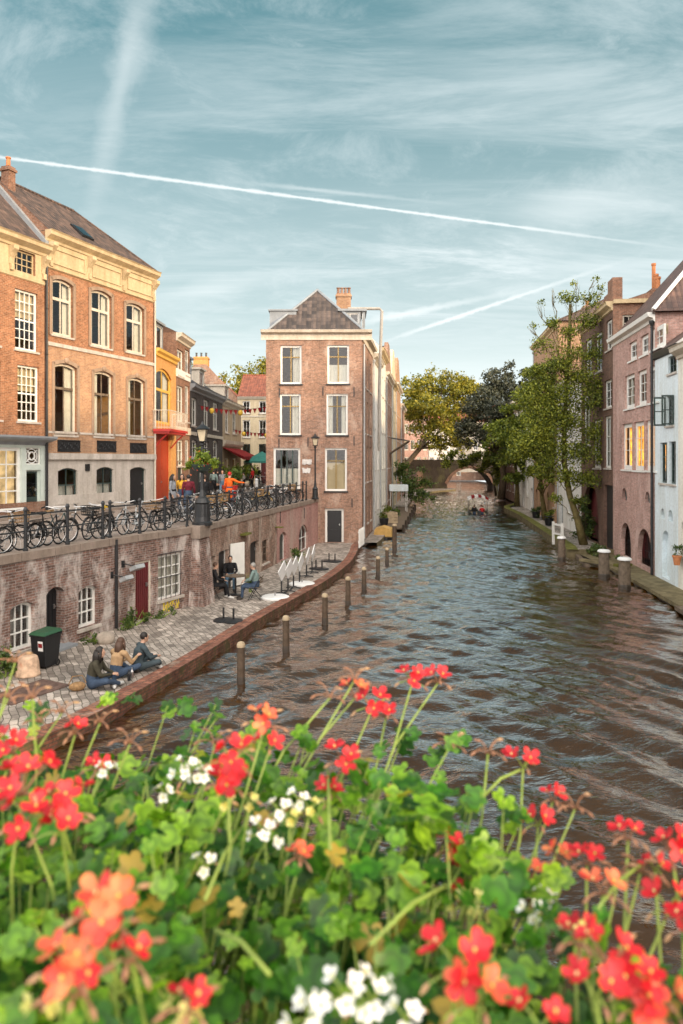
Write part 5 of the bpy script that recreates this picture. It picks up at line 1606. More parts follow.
def tree(label, loc, trunk, blobs, n, size, mat, seed, bark='bark', group=None, tr=.22, name='tree', shell=.5, limb=.34, twig=True, spread=.42):
    """trunk: points relative to loc; blobs relative to loc"""
    g = random.Random(seed)
    o = thing(name, label, 'tree', loc, 0, group)
    mb = MB()
    k = len(trunk)
    mb.tube(trunk, [tr * (1.25 if i == 0 else 1) * (1 - .62 * i / (k - 1)) for i in range(k)], 9)
    for b in blobs:
        src = min(trunk[1:], key=lambda p: abs(p[2] - (b[2] * .72)) + .2 * math.dist(p[:2], b[:2]))
        pts = branchy(mb, src, b[:3], tr * limb, tr * .05, g)
        if twig:
            for q in range(5):
                r_ = b[3]
                e = (b[0] + g.uniform(-1, 1) * r_ * .9, b[1] + g.uniform(-1, 1) * r_ * .9, b[2] + g.uniform(-.7, .9) * r_)
                branchy(mb, pts[-2 - q % 2], e, tr * .09, tr * .02, g, .15, 4)
    mb.build('trunk', M[bark], o, smooth=True)
    leaf_cloud('crown', mat, o, blobs, int(n * 1.15), size, seed, shell=shell, spread=spread)
    return o

def blobs_px(loc, Y, specs, depth=1.0):
    """clumps read off the photograph: (px, py, radius px) at distance Y(+dy)"""
    out = []
    for i, s in enumerate(specs):
        y = Y + (s[3] if len(s) > 3 else 0)
        p = at(s[0], s[1], y); r = s[2] * y / F
        out.append((p[0] - loc[0], p[1] - loc[1], p[2] - loc[2], r, r * depth, r * .85))
    return out

# yellow-green plane tree over the far quay
loc = (9.6, 118, Z_STREET)
g = random.Random(4)
sp = [(420, 392, 17), (436, 385, 16, 2), (452, 388, 15), (466, 385, 12, 3), (414, 410, 14), (430, 408, 17, -3), (448, 408, 17), (466, 404, 15), (424, 427, 15, 2), (442, 430, 15, -2), (458, 428, 14), (414, 400, 12), (438, 446, 11), (425, 444, 9), (462, 444, 11), (476, 392, 9, 2), (412, 384, 8), (443, 376, 7), (428, 378, 6)]
tree('large yellow green plane tree leaning over the far left quay beside the bridge', loc, [(0, 0, -2), (1.0, .3, 1.6), (3.2, 0, 4.2), (5.2, -.5, 7.5), (6.2, -.5, 10.5)], blobs_px(loc, 118, sp, 1.2), 17000, .40, 'leaf_yellowgreen', 21, tr=.55, name='plane_tree')
# dark plum-leaved tree in the middle
loc = (20.4, 92, Z_WHARF)
sp = [(500, 385, 17), (485, 398, 15, -2), (515, 392, 15), (524, 378, 10), (508, 371, 8), (475, 412, 14), (493, 412, 17, -3), (512, 412, 16), (528, 405, 12), (466, 430, 13), (482, 434, 15, -2), (500, 434, 15), (518, 430, 13), (464, 444, 7), (500, 450, 9), (493, 375, 7), (535, 390, 8)]
tree('dark plum leaved tree hanging over the canal in front of the bridge', loc, [(0, 0, 0), (.3, 0, 3), (-.3, 0, 6), (-.6, 0, 9.5), (0, 0, 13)], blobs_px(loc, 92, sp, 1.1), 15000, .34, 'leaf_plum', 22, tr=.42, name='plum_tree')
# green shrubby growth at the waterline right of the bridge
loc = (21.5, 100, Z_WHARF)
sp = [(490, 458, 9), (500, 470, 9), (504, 460, 9), (497, 480, 5)]
sp += [(452, 455, 6), (462, 461, 6), (474, 458, 7), (446, 462, 5), (508, 476, 7), (484, 468, 5)]
tree('small olive tree with drooping leaves at the water right of the bridge arch', loc, [(0, 0, 0), (-.3, 0, 1.5), (-.6, 0, 3)], blobs_px(loc, 96, sp), 6000, .28, 'leaf_olive', 23, tr=.15, name='tree')
# middle green trees along the right wharf
loc = (18.9, 77.5, Z_WHARF)
sp = [(528, 420, 12), (515, 428, 13), (505, 440, 12, -2), (522, 445, 13), (536, 434, 12), (512, 458, 11), (528, 462, 11), (500, 456, 9), (540, 455, 10), (494, 428, 9), (508, 476, 7), (530, 402, 9), (520, 478, 7), (512, 408, 9), (488, 444, 7), (520, 392, 8)]
tree('green leafy quay tree third from the timber posts on the right wharf', loc, [(0, 0, 0), (0, 0, 2.4), (-.2, 0, 4.6), (-.2, 0, 8)], blobs_px(loc, 76, sp), 10000, .28, 'leaf_green', 24, 'bark_mossy', tr=.26)
loc = (17.0, 60.0, Z_WHARF)
sp = [(548, 385, 12), (540, 402, 13), (556, 402, 13), (530, 420, 12), (547, 422, 14), (563, 420, 12), (536, 440, 12), (553, 442, 13), (526, 452, 9), (545, 458, 11), (562, 456, 10), (534, 472, 8), (552, 476, 8), (530, 390, 10), (568, 400, 10), (518, 436, 9), (543, 488, 6), (522, 400, 9), (538, 374, 9), (560, 380, 9), (572, 430, 10), (514, 456, 7)]
tree('olive green quay tree standing second from the timber posts', loc, [(0, 0, 0), (-.3, 0, 2.0), (-.5, 0, 4.6), (-.6, .2, 8), (-.6, 0, 10)], blobs_px(loc, 58, sp), 17000, .21, 'leaf_olive', 25, 'bark_mossy', tr=.2)
# sparse leaning tree nearest to us
loc = (14.3, 42.5, Z_WHARF)
tr_ = [(0, 0, 0), (-.35, 0, 1.4), (-.85, 0, 3.0), (-1.15, 0, 4.8), (-1.15, 0, 7.0), (-1.0, 0, 9.5), (-.85, 0, 12), (-.8, 0, 14.2)]
sp = [(s_[0], s_[1], s_[2] * (1.15 if s_[1] < 340 else 1.4)) for s_ in [(572, 300, 9), (590, 300, 8), (553, 322, 6), (585, 322, 9), (567, 330, 8), (600, 335, 7), (545, 345, 7), (572, 352, 10), (592, 356, 9), (555, 366, 9), (577, 378, 11), (598, 385, 8), (542, 385, 9), (562, 396, 11), (585, 404, 11), (545, 412, 11), (567, 422, 12), (592, 430, 10), (540, 436, 10), (560, 446, 12), (580, 452, 11), (545, 465, 9), (566, 474, 9), (588, 478, 8), (530, 326, 4), (604, 290, 4), (538, 305, 3.5), (552, 290, 3), (576, 283, 4), (594, 280, 3.5), (530, 420, 7), (555, 498, 5), (580, 500, 4), (530, 400, 8), (528, 445, 9), (600, 400, 7), (604, 455, 7), (535, 370, 6)]]
tree('tall sparse tree with leaning mossy trunk at the corner of the right wharf', loc, tr_, blobs_px(loc, 42, sp), 25000, .125, 'leaf_olive', 26, 'bark_mossy', tr=.21, shell=.25, limb=.13, spread=.95)

def bush(label, loc, blobs, n, size, mat, seed, name='shrub', group=None, stem='bark', cat='shrub'):
    o = thing(name, label, cat, loc, 0, group)
    mb = MB(); g = random.Random(seed)
    for b in blobs:
        branchy(mb, (b[0] * .2, b[1] * .2, 0), (b[0], b[1], b[2]), .025, .008, g, .1, 4)
        for q in range(3):
            branchy(mb, (b[0] * .2, b[1] * .2, 0), (b[0] + g.uniform(-1, 1) * b[3], b[1] + g.uniform(-1, 1) * b[3], b[2] + g.uniform(0, 1) * b[3]), .012, .005, g, .1, 3)
    mb.build('stem', M[stem], o)
    leaf_cloud('foliage', mat, o, blobs, n, size, seed, shell=.3)
    return o
bush('green climber bush growing against the dark house gateway', (15.2, 45.0, Z_WHARF), [(0, 0, 1.0, .8), (-.1, -.4, 1.9, .6), (.1, .3, .6, .7), (0, -.2, 2.6, .35)], 1400, .16, 'leaf_bush', 31)
bush('low green bush growing beside the arches of the leaning brick house', (13.6, 38.2, .22), [(0, 0, .6, .55), (.3, -.8, .45, .45), (-.1, .5, .4, .4)], 700, .13, 'leaf_bush', 32)
bush('bush of green leaves standing on the left jetty under the canopy', (6.9, 75, Z_WHARF), [(0, 0, 2.2, 1.7), (1.2, 2, 2.6, 1.6), (-.2, 1, 4.0, 1.3), (1.5, -1, 1.4, 1.2)], 2600, .24, 'leaf_bush', 33)
x, y = ground(104, 634, Z_WHARF)
bush('leafy weed clump growing at the wall foot under the downpipe', (-6.25, 21.6, Z_WHARF), [(0, 0, .2, .28), (.25, .5, .16, .22), (-.12, -.35, .12, .2)], 520, .085, 'leaf_bush', 34, 'weed_clump', None, 'stalk_green', 'weeds')
bush('small weed tuft beside the round boulder', (-6.75, 19.9, Z_WHARF), [(0, 0, .10, .22), (-.15, -.45, .08, .2)], 300, .07, 'leaf_bush', 35, 'weed_clump', None, 'stalk_green', 'weeds')
bush('weed tuft at the foot of the maroon door', (-5.75, 22.75, Z_WHARF), [(0, 0, .12, .24), (.3, .5, .1, .2)], 320, .07, 'leaf_bush', 36, 'weed_clump', None, 'stalk_green', 'weeds')
bush('bright leafy weed clump at the wall near the rusty bucket', (-7.75, 16.6, Z_WHARF), [(0, 0, .3, .38), (-.3, -.7, .32, .45), (.2, .3, .18, .25), (-.5, -1.6, .3, .45)], 1300, .09, 'leaf_bush', 37, 'weed_clump', None, 'stalk_green', 'weeds')
x, y = ground(288, 592, Z_WHARF)
bush('low plant in a pot beside the tilted white tables', (-2.55, 31.6, Z_WHARF), [(0, 0, .25, .22)], 160, .08, 'leaf_bush', 38, 'potted_plant', None, 'stalk_green', 'plant')
bush('green plant by the pink wall behind the tilted tables', (-2.2, 34.6, Z_WHARF), [(0, 0, .5, .35), (.2, .5, .4, .3)], 260, .10, 'leaf_bush', 39, 'shrub', None, 'stalk_green', 'plant')
# green cafe planting and trees rising over the street roofs
bush('dark potted shrubs massed under the red awning', (-8.4, 57.5, Z_STREET), [(0, 0, 1.6, .8), (.7, 1.4, 1.3, .7), (-.3, -1.0, 1.3, .6)], 1100, .2, 'leaf_green', 40)
tree('round tree top showing over the street roofs left of the gable', (-19.5, 95, Z_STREET), [(0, 0, 0), (0, 0, 6), (0, 0, 11)], [(0, 0, 12.5, 2.6), (2.6, 0, 12, 2.0), (-1.6, 0, 12, 2.0)], 2600, .4, 'leaf_yellowgreen', 41, tr=.3)
tree('broad yellow green tree top behind the red roof beside the corner house', (-10.5, 104, Z_STREET), [(0, 0, 0), (0, 0, 7), (0, 0, 13)], [(0, 0, 14.5, 3.4), (3, 0, 15.5, 3.0), (-3, 0, 13.5, 2.6), (5.5, 0, 14, 2.6)], 4200, .42, 'leaf_yellowgreen', 42, tr=.35)

# ---------------------------------------------------------------- street lamps
def lamp(label, x, y, z, H_, big):
    o = thing('street_lamp', label, 'street lamp', (x, y, z))
    mb = MB()
    if big: prof = [(.36, 0), (.36, .10), (.30, .14), (.27, .30), (.24, .75), (.28, .80), (.24, .88), (.20, .95), (.13, 1.02), (.10, 1.15), (.075, 1.25), (.055, 2.0), (.05, H_ - .75), (.09, H_ - .72), (.09, H_ - .66), (.04, H_ - .62)]
    else: prof = [(.22, 0), (.22, .08), (.17, .12), (.15, .55), (.18, .60), (.10, .70), (.075, .85), (.05, 1.1), (.045, H_ - .75), (.08, H_ - .72), (.08, H_ - .66), (.035, H_ - .62)]
    mb.lathe(prof, 16)
    if big:
        for k in range(8):
            a = 2 * PI * k / 8; mb.box(.25 * math.cos(a) - .02, .25 * math.cos(a) + .02, .25 * math.sin(a) - .02, .25 * math.sin(a) + .02, .3, .75)
    mb.tube([(-.28, 0, H_ - .85), (.28, 0, H_ - .85)], .018, 6)
    mb.build('post', M['black_paint'], o)
    lt = MB()
    c0 = H_ - .60
    for k in range(4):
        a = PI / 4 + k * PI / 2
        lt.tube([(.15 * math.cos(a), .15 * math.sin(a), c0), (.235 * math.cos(a), .235 * math.sin(a), c0 + .42)], .014, 5)
    lt.lathe([(.16, -.02), (.17, 0), (.12, .02)], 4, (0, 0, c0)); lt.lathe([(.27, 0), (.28, .03), (.15, .13), (.08, .17), (.05, .22), (.015, .30)], 12, (0, 0, c0 + .42))
    l = lt.build('lantern', M['black_paint'], o)
    gl = MB(); v0 = [(.12 * math.cos(PI / 4 + k * PI / 2), .12 * math.sin(PI / 4 + k * PI / 2), c0 + .02) for k in range(4)]; v1 = [(.225 * math.cos(PI / 4 + k * PI / 2), .225 * math.sin(PI / 4 + k * PI / 2), c0 + .415) for k in range(4)]
    gl.add(v0 + v1, [(k, (k + 1) % 4, 4 + (k + 1) % 4, 4 + k) for k in range(4)]); gl.build('lamp_glass', M['lantern_glass'], l)
    return o
LX, LY = -4.92, 25.45
lamp('black cast iron lamp post with hanging flower basket on the buttress', LX, LY, Z_STREET + .05, 3.55, True)
fb = thing('flower_basket', 'round hanging basket of green and orange flowers on the lamp post', 'flower basket', (LX, LY, Z_STREET + 2.0))
mb = MB(); mb.lathe([(.06, -.1), (.3, -.02), (.42, .14), (.44, .2), (.40, .2), (.28, .05)], 16); mb.build('basket', M['dark_green_paint'], fb)
leaf_cloud('foliage', 'leaf_basket', fb, [(0, 0, .38, .40), (.32, 0, .28, .3), (-.32, 0, .28, .3), (0, -.3, .25, .3), (.45, -.1, .15, .22), (-.45, -.1, .15, .22), (0, .3, .3, .3)], 1500, .085, 50, shell=.4)
leaf_cloud('blossom', 'petal_coral', fb, [(.3, -.1, .2, .35), (-.3, -.1, .2, .35), (0, -.25, .3, .4)], 40, .07, 51, shell=.9)
lamp('slim black lamp post standing at the corner house', -1.55, 42.4, Z_STREET + .05, 3.75, False)

# ---------------------------------------------------------------- railing along the quay wall
def wall_at(t):
    """point on the coping, t metres from the near end"""
    pts = [P0, P1, P2, P4]
    for i in range(3):
        a, b = Vector(pts[i]), Vector(pts[i + 1]); L = (b - a).length
        if t <= L or i == 2:
            d = (b - a) / L; p = a + d * t; return p, d
        t -= L
rail_x = [-42, -5, 31, 72, 107, 114.5, 143.5, 169, 192]
def t_of_px(px):
    best = min((abs(CX + F * wall_at(t)[0].x / wall_at(t)[0].y - px), t) for t in [k * .04 for k in range(60, 1010)])
    return best[1]
ts_a = [t_of_px(px) for px in (31, 72, 107)]
posts1 = [ts_a[0] - 3.1, ts_a[0] - 1.55, ts_a[0], ts_a[1], ts_a[2]]
posts2 = [t_of_px(px) for px in (114.5, 143.5, 169, 191)]
posts3 = [t_of_px(px) for px in (209, 221, 233, 246, 260, 271, 279, 286, 293, 299, 305.5, 309)]
def railing(label, ts):
    o = thing('quay_railing', label, 'railing', (0, 0, Z_STREET + .04))
    def P(t, z, off=.16):
        p, d = wall_at(t); n = Vector((-d.y, d.x)); q = p + n * off
        return (q.x, q.y, z)
    for t in ts:
        mb = MB(); q = P(t, 0)
        mb.lathe([(.065, 0), (.065, .06), (.043, .08), (.043, 1.0), (.058, 1.02), (.058, 1.06), (.03, 1.12)], 10, q); mb.build('railing_post', M['black_paint'], o)
    for z in (.92, .50):
        mb = MB(); mb.tube([P(t, z) for t in ts], .022, 6); mb.build('rail', M['black_paint'], o)
    return o
railing('black iron railing over the two arched cellar windows', posts1)
railing('black iron railing from the downpipe to the lamp post with basket', posts2)
railing('long black iron railing between the two lamp posts', posts3)

# ---------------------------------------------------------------- bicycles
def bicycle(label, frame='black_paint', basket=None, saddle='rubber', guard='black_paint', tyre='rubber', child=False):
    """x along the bicycle (front at +x), z up, wheels on z = 0"""
    o = thing('bicycle', label, 'bicycle', (0, 0, 0), 0, 'bicycles parked along the quay railing')
    wr = .34; X0, X1 = -.54, .56
    bb = (-.08, 0, .29); st = (-.24, 0, .83); hd0, hd1 = (.40, 0, .60), (.34, 0, .84)
    mb = MB(); r = .017
    mb.tube([bb, (-.20, 0, .70), st], r, 6); mb.tube([bb, (.15, 0, .36), hd0], r, 6); mb.tube([(-.17, 0, .55), (.1, 0, .60), hd1], r * .9, 6); mb.tube([hd0, hd1], .022, 6)
    for s in (-.05, .05):
        mb.tube([bb, (X0, s, wr)], .010, 5); mb.tube([(-.2, 0, .70), (X0, s, wr)], .009, 5)
    mb.build('frame', M[frame], o)
    mb = MB()
    for s in (-.05, .05): mb.tube([hd0, (.44, s, .55), (X1, s, wr)], .012, 5)
    mb.build('fork', M[frame], o)
    mb = MB(); mb.tube([hd1, (.31, 0, 1.0)], .014, 6)
    mb.tube([(.12, -.29, 1.02), (.24, -.25, 1.05), (.33, -.08, 1.02), (.33, .08, 1.02), (.24, .25, 1.05), (.12, .29, 1.02)], .013, 6); hb = mb.build('handlebar', M['steel'], o)
    for s in (-1, 1):
        mb = MB(); mb.tube([(.08, s * .30, 1.01), (.19, s * .265, 1.04)], .02, 6); mb.build('grip', M['rubber'], hb)
    mb = MB(); mb.prism([(-.40, -.09, .90), (-.40, .09, .90), (-.24, .06, .91), (-.12, .02, .91), (-.12, -.02, .91), (-.24, -.06, .91)], (0, 0, .06)); mb.tube([st, (-.27, 0, .90)], .013, 6); mb.build('saddle', M[saddle], o)
    for x in (X0, X1):
        w_ = MB()
        for k in range(12):
            a = 2 * PI * k / 12; w_.tube([(x, (.02 if k % 2 else -.02), wr), (x + .31 * math.cos(a), 0, wr + .31 * math.sin(a))], .0035, 3, cap=False)
        w_.lathe([(.02, -.04), (.02, .04)], 6, (x, 0, wr)); wo = w_.build('wheel', M['steel'], o)
        t = MB(); t.torus((x, 0, wr), .325, .019, 'y', 24, 5); t.build('tyre', M[tyre], wo)
        t = MB(); t.torus((x, 0, wr), .30, .009, 'y', 24, 4); t.build('rim', M['steel'], wo)
    for x, a0, a1 in ((X0, .1, 3.3), (X1, -.15, 2.4)):
        m_ = MB(); n = 10
        for k in range(n):
            a, b = a0 + (a1 - a0) * k / n, a0 + (a1 - a0) * (k + 1) / n
            ca, sa, cb, sb = math.cos(a) * .365, math.sin(a) * .365, math.cos(b) * .365, math.sin(b) * .365
            if x > 0: ca, cb = -ca * 1, -cb * 1; 
            m_.quad((x - ca, -.03, wr + sa), (x - cb, -.03, wr + sb), (x - cb, .03, wr + sb), (x - ca, .03, wr + sa))
        m_.build('mudguard', M[guard], o)
    mb = MB(); mb.tube([(-.10, .07, .29), (-.12, .07, .34), (-.5, .07, .38), (-.56, .07, .34), (-.5, .07, .30), (-.10, .07, .235), (-.02, .07, .29), (-.08, .07, .345)], .018, 5); mb.build('chain_guard', M[guard], o)
    mb = MB(); mb.box(-.80, -.34, -.07, .07, .735, .75)
    for s in (-.06, .06): mb.tube([(-.72, s, .735), (X0, s, wr)], .007, 4)
    mb.build('luggage_rack', M['iron'], o)
    mb = MB(); mb.tube([(-.08, -.10, .29), (-.08, .10, .29)], .012, 5); mb.tube([(-.08, .10, .29), (.04, .10, .17)], .010, 5); mb.tube([(-.08, -.10, .29), (-.20, -.10, .41)], .010, 5); mb.box(.0, .09, .10, .18, .15, .18); mb.box(-.24, -.15, -.18, -.10, .40, .43); mb.build('pedal_crank', M['iron'], o)
    mb = MB(); mb.lathe([(.01, 0), (.045, .03), (.045, .07)], 8, (.42, 0, .76)); mb.build('headlight', M['steel'], o)
    if basket:
        mb = MB(); x0, x1 = .40, .72
        for z, e in ((.74, .0), (.84, .015), (.94, .03), (.99, .04)):
            mb.tube([(x0, -.17 - e, z), (x1 + e, -.17 - e, z), (x1 + e, .17 + e, z), (x0, .17 + e, z), (x0, -.17 - e, z)], .014, 4)
        for k in range(6):
            y = -.17 + .34 * k / 5; mb.tube([(x1, y, .74), (x1 + .04, y * 1.2, .99)], .008, 3); mb.tube([(x0, y, .74), (x0, y * 1.2, .99)], .008, 3)
        mb.box(x0, x1, -.17, .17, .725, .74); mb.build('basket', M[basket], o)
    return o

def place(o, p, z, rz, lean=0.0):
    o.location = (p[0], p[1], z); o.rotation_euler = (lean, 0, rz)
protos = [bicycle('', 'black_paint', None), bicycle('', 'black_paint', 'wicker'), bicycle('', 'dark_green_paint', None, 'wicker'), bicycle('', 'zinc', None, 'rubber', 'zinc'), bicycle('', 'black_paint', 'rubber', 'yellow_plastic'), bicycle('', 'canvas_green', None, 'rubber', 'black_paint'), bicycle('', 'yellow_paint', None, 'rubber', 'steel'), bicycle('', 'white_plastic', 'wicker', 'wicker', 'white_plastic')]
desc = ['plain black bicycle', 'black bicycle with wicker front basket', 'dark green bicycle with brown saddle', 'silver grey bicycle', 'black bicycle with yellow saddle cover', 'teal bicycle', 'yellow framed bicycle', 'white bicycle with wicker basket']
used = set()
def put_bike(kind, t, off, dr, where, lean=.10):
    if kind not in used: o = protos[kind]; used.add(kind)
    else: o = copy_tree(protos[kind])
    p, d = wall_at(t); n = Vector((-d.y, d.x)); q = p + n * off
    base = math.atan2(d.y, d.x)
    place(o, (q.x, q.y), Z_STREET, base + dr, lean)
    o['label'] = desc[kind] + ' ' + where
    return o
g = random.Random(8)
kinds = [0, 1, 0, 0, 2, 0, 4, 0, 3, 0, 1, 0]
t0 = ts_a[0] - 1.0
n_left = 11
for k in range(n_left):
    t = t0 + 1.05 * k * (posts2[-1] - t0) / (1.05 * n_left)
    put_bike(kinds[k], t, g.uniform(.55, .8), g.choice([0, PI]) + g.uniform(-.28, .28), 'at the railing left of the lamp, %s from left' % ORD[k], g.choice([-1, 1]) * g.uniform(.05, .14))
kinds2 = [0, 3, 1, 0, 7, 0, 6, 0, 3, 5, 0, 1, 0, 2, 0, 6, 3, 0]
n_r = 24
for k in range(n_r):
    t = posts3[0] - .2 + (posts3[-1] - posts3[0] - .6) * k / (n_r - 1)
    put_bike(kinds2[k % 18], t, g.uniform(.85, 1.15), PI / 2 * g.choice([-1, 1]) + g.uniform(-.35, .35) + .25, 'between both lamp posts, %s from basket lamp' % ORD[k], g.uniform(-.10, .10))
# bicycles at the far end of the street, before the cream house
for k in range(7):
    o = copy_tree(protos[[0, 2, 0, 3, 0, 1, 0][k]])
    place(o, (-7.6 + .62 * k, 60 - .7 * k), Z_STREET, PI / 2 + g.uniform(-.3, .3), g.uniform(-.1, .1))
    o['label'] = 'small distant dark bicycle before the cream house, %s from the awning' % ORD[k]; o['group'] = 'bicycles parked before the cream house'

# ---------------------------------------------------------------- people
def skin_mat(name, col): plain(name, col, 0.6, 0.05, 6, bmp=0)
skin_mat('skin', (0.50, 0.30, 0.21)); skin_mat('skin_dark', (0.26, 0.14, 0.09))
for nm, c in (('hair_dark', (0.015, 0.011, 0.009)), ('hair_brown', (0.07, 0.035, 0.02)), ('hair_grey', (0.28, 0.27, 0.25)), ('jeans', (0.05, 0.075, 0.12)), ('cloth_black', (0.018, 0.018, 0.02)), ('cloth_olive', (0.055, 0.05, 0.035)),
              ('cloth_camel', (0.38, 0.25, 0.14)), ('cloth_slate', (0.055, 0.075, 0.085)), ('cloth_sage', (0.16, 0.22, 0.21)), ('cloth_orange', (0.75, 0.13, 0.02)), ('cloth_yellow', (0.62, 0.33, 0.04)), ('cloth_wine', (0.13, 0.02, 0.03)),
              ('cloth_grey', (0.22, 0.23, 0.25)), ('cloth_blue', (0.10, 0.17, 0.24)), ('shoe_white', (0.6, 0.6, 0.58)), ('shoe_dark', (0.03, 0.025, 0.02)), ('cloth_red', (0.45, 0.03, 0.03)), ('lips', (0.35, 0.12, 0.10)), ('eye', (0.02, 0.015, 0.012))):
    plain(nm, c, 0.9 if 'cloth' in nm or nm == 'jeans' else 0.6, 0.22, 9, bmp=0.3)

POSES = {
    'stand': dict(pel=(0, 0, .94), wai=(0, .01, 1.10), che=(0, 0, 1.30), nec=(0, .0, 1.47), hea=(0, .03, 1.62), sL=(-.18, 0, 1.41), eL=(-.24, .02, 1.14), wL=(-.22, .14, .92), sR=(.18, 0, 1.41), eR=(.24, .0, 1.14), wR=(.25, .10, .90),
                  hL=(-.09, 0, .92), kL=(-.10, .03, .50), aL=(-.10, -.03, .09), tL=(-.12, .13, .04), hR=(.09, 0, .92), kR=(.10, .03, .50), aR=(.10, -.03, .09), tR=(.12, .13, .04)),
    'walk': dict(pel=(0, 0, .92), wai=(0, .01, 1.08), che=(0, .02, 1.29), nec=(0, .03, 1.46), hea=(0, .07, 1.61), sL=(-.18, .05, 1.40), eL=(-.24, .14, 1.15), wL=(-.22, .32, 1.02), sR=(.18, -.02, 1.40), eR=(.24, -.16, 1.16), wR=(.24, -.18, .92),
                 hL=(-.09, 0, .90), kL=(-.10, -.04, .49), aL=(-.10, -.32, .16), tL=(-.11, -.18, .05), hR=(.09, 0, .90), kR=(.10, .20, .50), aR=(.10, .26, .09), tR=(.11, .42, .05)),
    'chair': dict(pel=(0, 0, .52), wai=(0, .0, .68), che=(0, .03, .90), nec=(0, .06, 1.06), hea=(0, .10, 1.21), sL=(-.19, .05, 1.00), eL=(-.25, .14, .76), wL=(-.14, .36, .68), sR=(.19, .05, 1.00), eR=(.25, .14, .76), wR=(.14, .38, .70),
                  hL=(-.10, .03, .50), kL=(-.13, .44, .50), aL=(-.12, .46, .09), tL=(-.14, .63, .04), hR=(.10, .03, .50), kR=(.14, .44, .52), aR=(.12, .56, .09), tR=(.15, .72, .05)),
    'floor': dict(pel=(0, 0, .12), wai=(0, .0, .28), che=(0, .06, .48), nec=(0, .11, .63), hea=(0, .16, .77), sL=(-.19, .09, .57), eL=(-.27, .20, .34), wL=(-.12, .40, .30), sR=(.19, .09, .57), eR=(.26, .22, .34), wR=(.10, .42, .32),
                  hL=(-.10, .02, .12), kL=(-.34, .38, .22), aL=(.04, .46, .09), tL=(.18, .50, .06), hR=(.10, .02, .12), kR=(.34, .38, .24), aR=(-.04, .56, .08), tR=(-.18, .60, .05)),
    'ride': dict(pel=(0, 0, .98), wai=(0, .04, 1.13), che=(0, .14, 1.32), nec=(0, .20, 1.48), hea=(0, .26, 1.62), sL=(-.19, .18, 1.42), eL=(-.27, .32, 1.20), wL=(-.25, .56, 1.10), sR=(.19, .18, 1.42), eR=(.27, .32, 1.20), wR=(.25, .56, 1.10),
                 hL=(-.09, .02, .95), kL=(-.11, .30, .64), aL=(-.12, .10, .26), tL=(-.12, .25, .20), hR=(.09, .02, .95), kR=(.11, .42, .74), aR=(.12, .28, .40), tR=(.12, .44, .38)),
}
def hand_geo(mb, wrist, direction, side, mi):
    """palm, four bent fingers of unequal length and a thumb from the palm's side"""
    w_ = Vector(wrist); d = Vector(direction).normalized()
    up = Vector((0, 0, 1)); sd_ = d.cross(up)
    if sd_.length < .1: sd_ = Vector((1, 0, 0))
    sd_.normalize(); nn = sd_.cross(d).normalized()
    pc = w_ + d * .05
    rot = Matrix((sd_, d, nn)).transposed()
    mb.ell(tuple(pc), (.040, .052, .018), 8, 6, rot, mi)
    for k, L in enumerate((.068, .078, .072, .056)):
        b = w_ + d * .088 + sd_ * (-.030 + .020 * k)
        m = b + d * L * .5 - nn * .004; e = m + d * L * .4 - nn * L * .35
        mb.tube([tuple(b - d * .01), tuple(m), tuple(e)], [.0095, .009, .007], 6, mi)
    s = side
    b = w_ + d * .035 + sd_ * (.035 * s)
    mb.tube([tuple(b), tuple(b + d * .025 + sd_ * .022 * s), tuple(b + d * .055 + sd_ * .03 * s - nn * .008)], [.013, .011, .009], 6, mi)

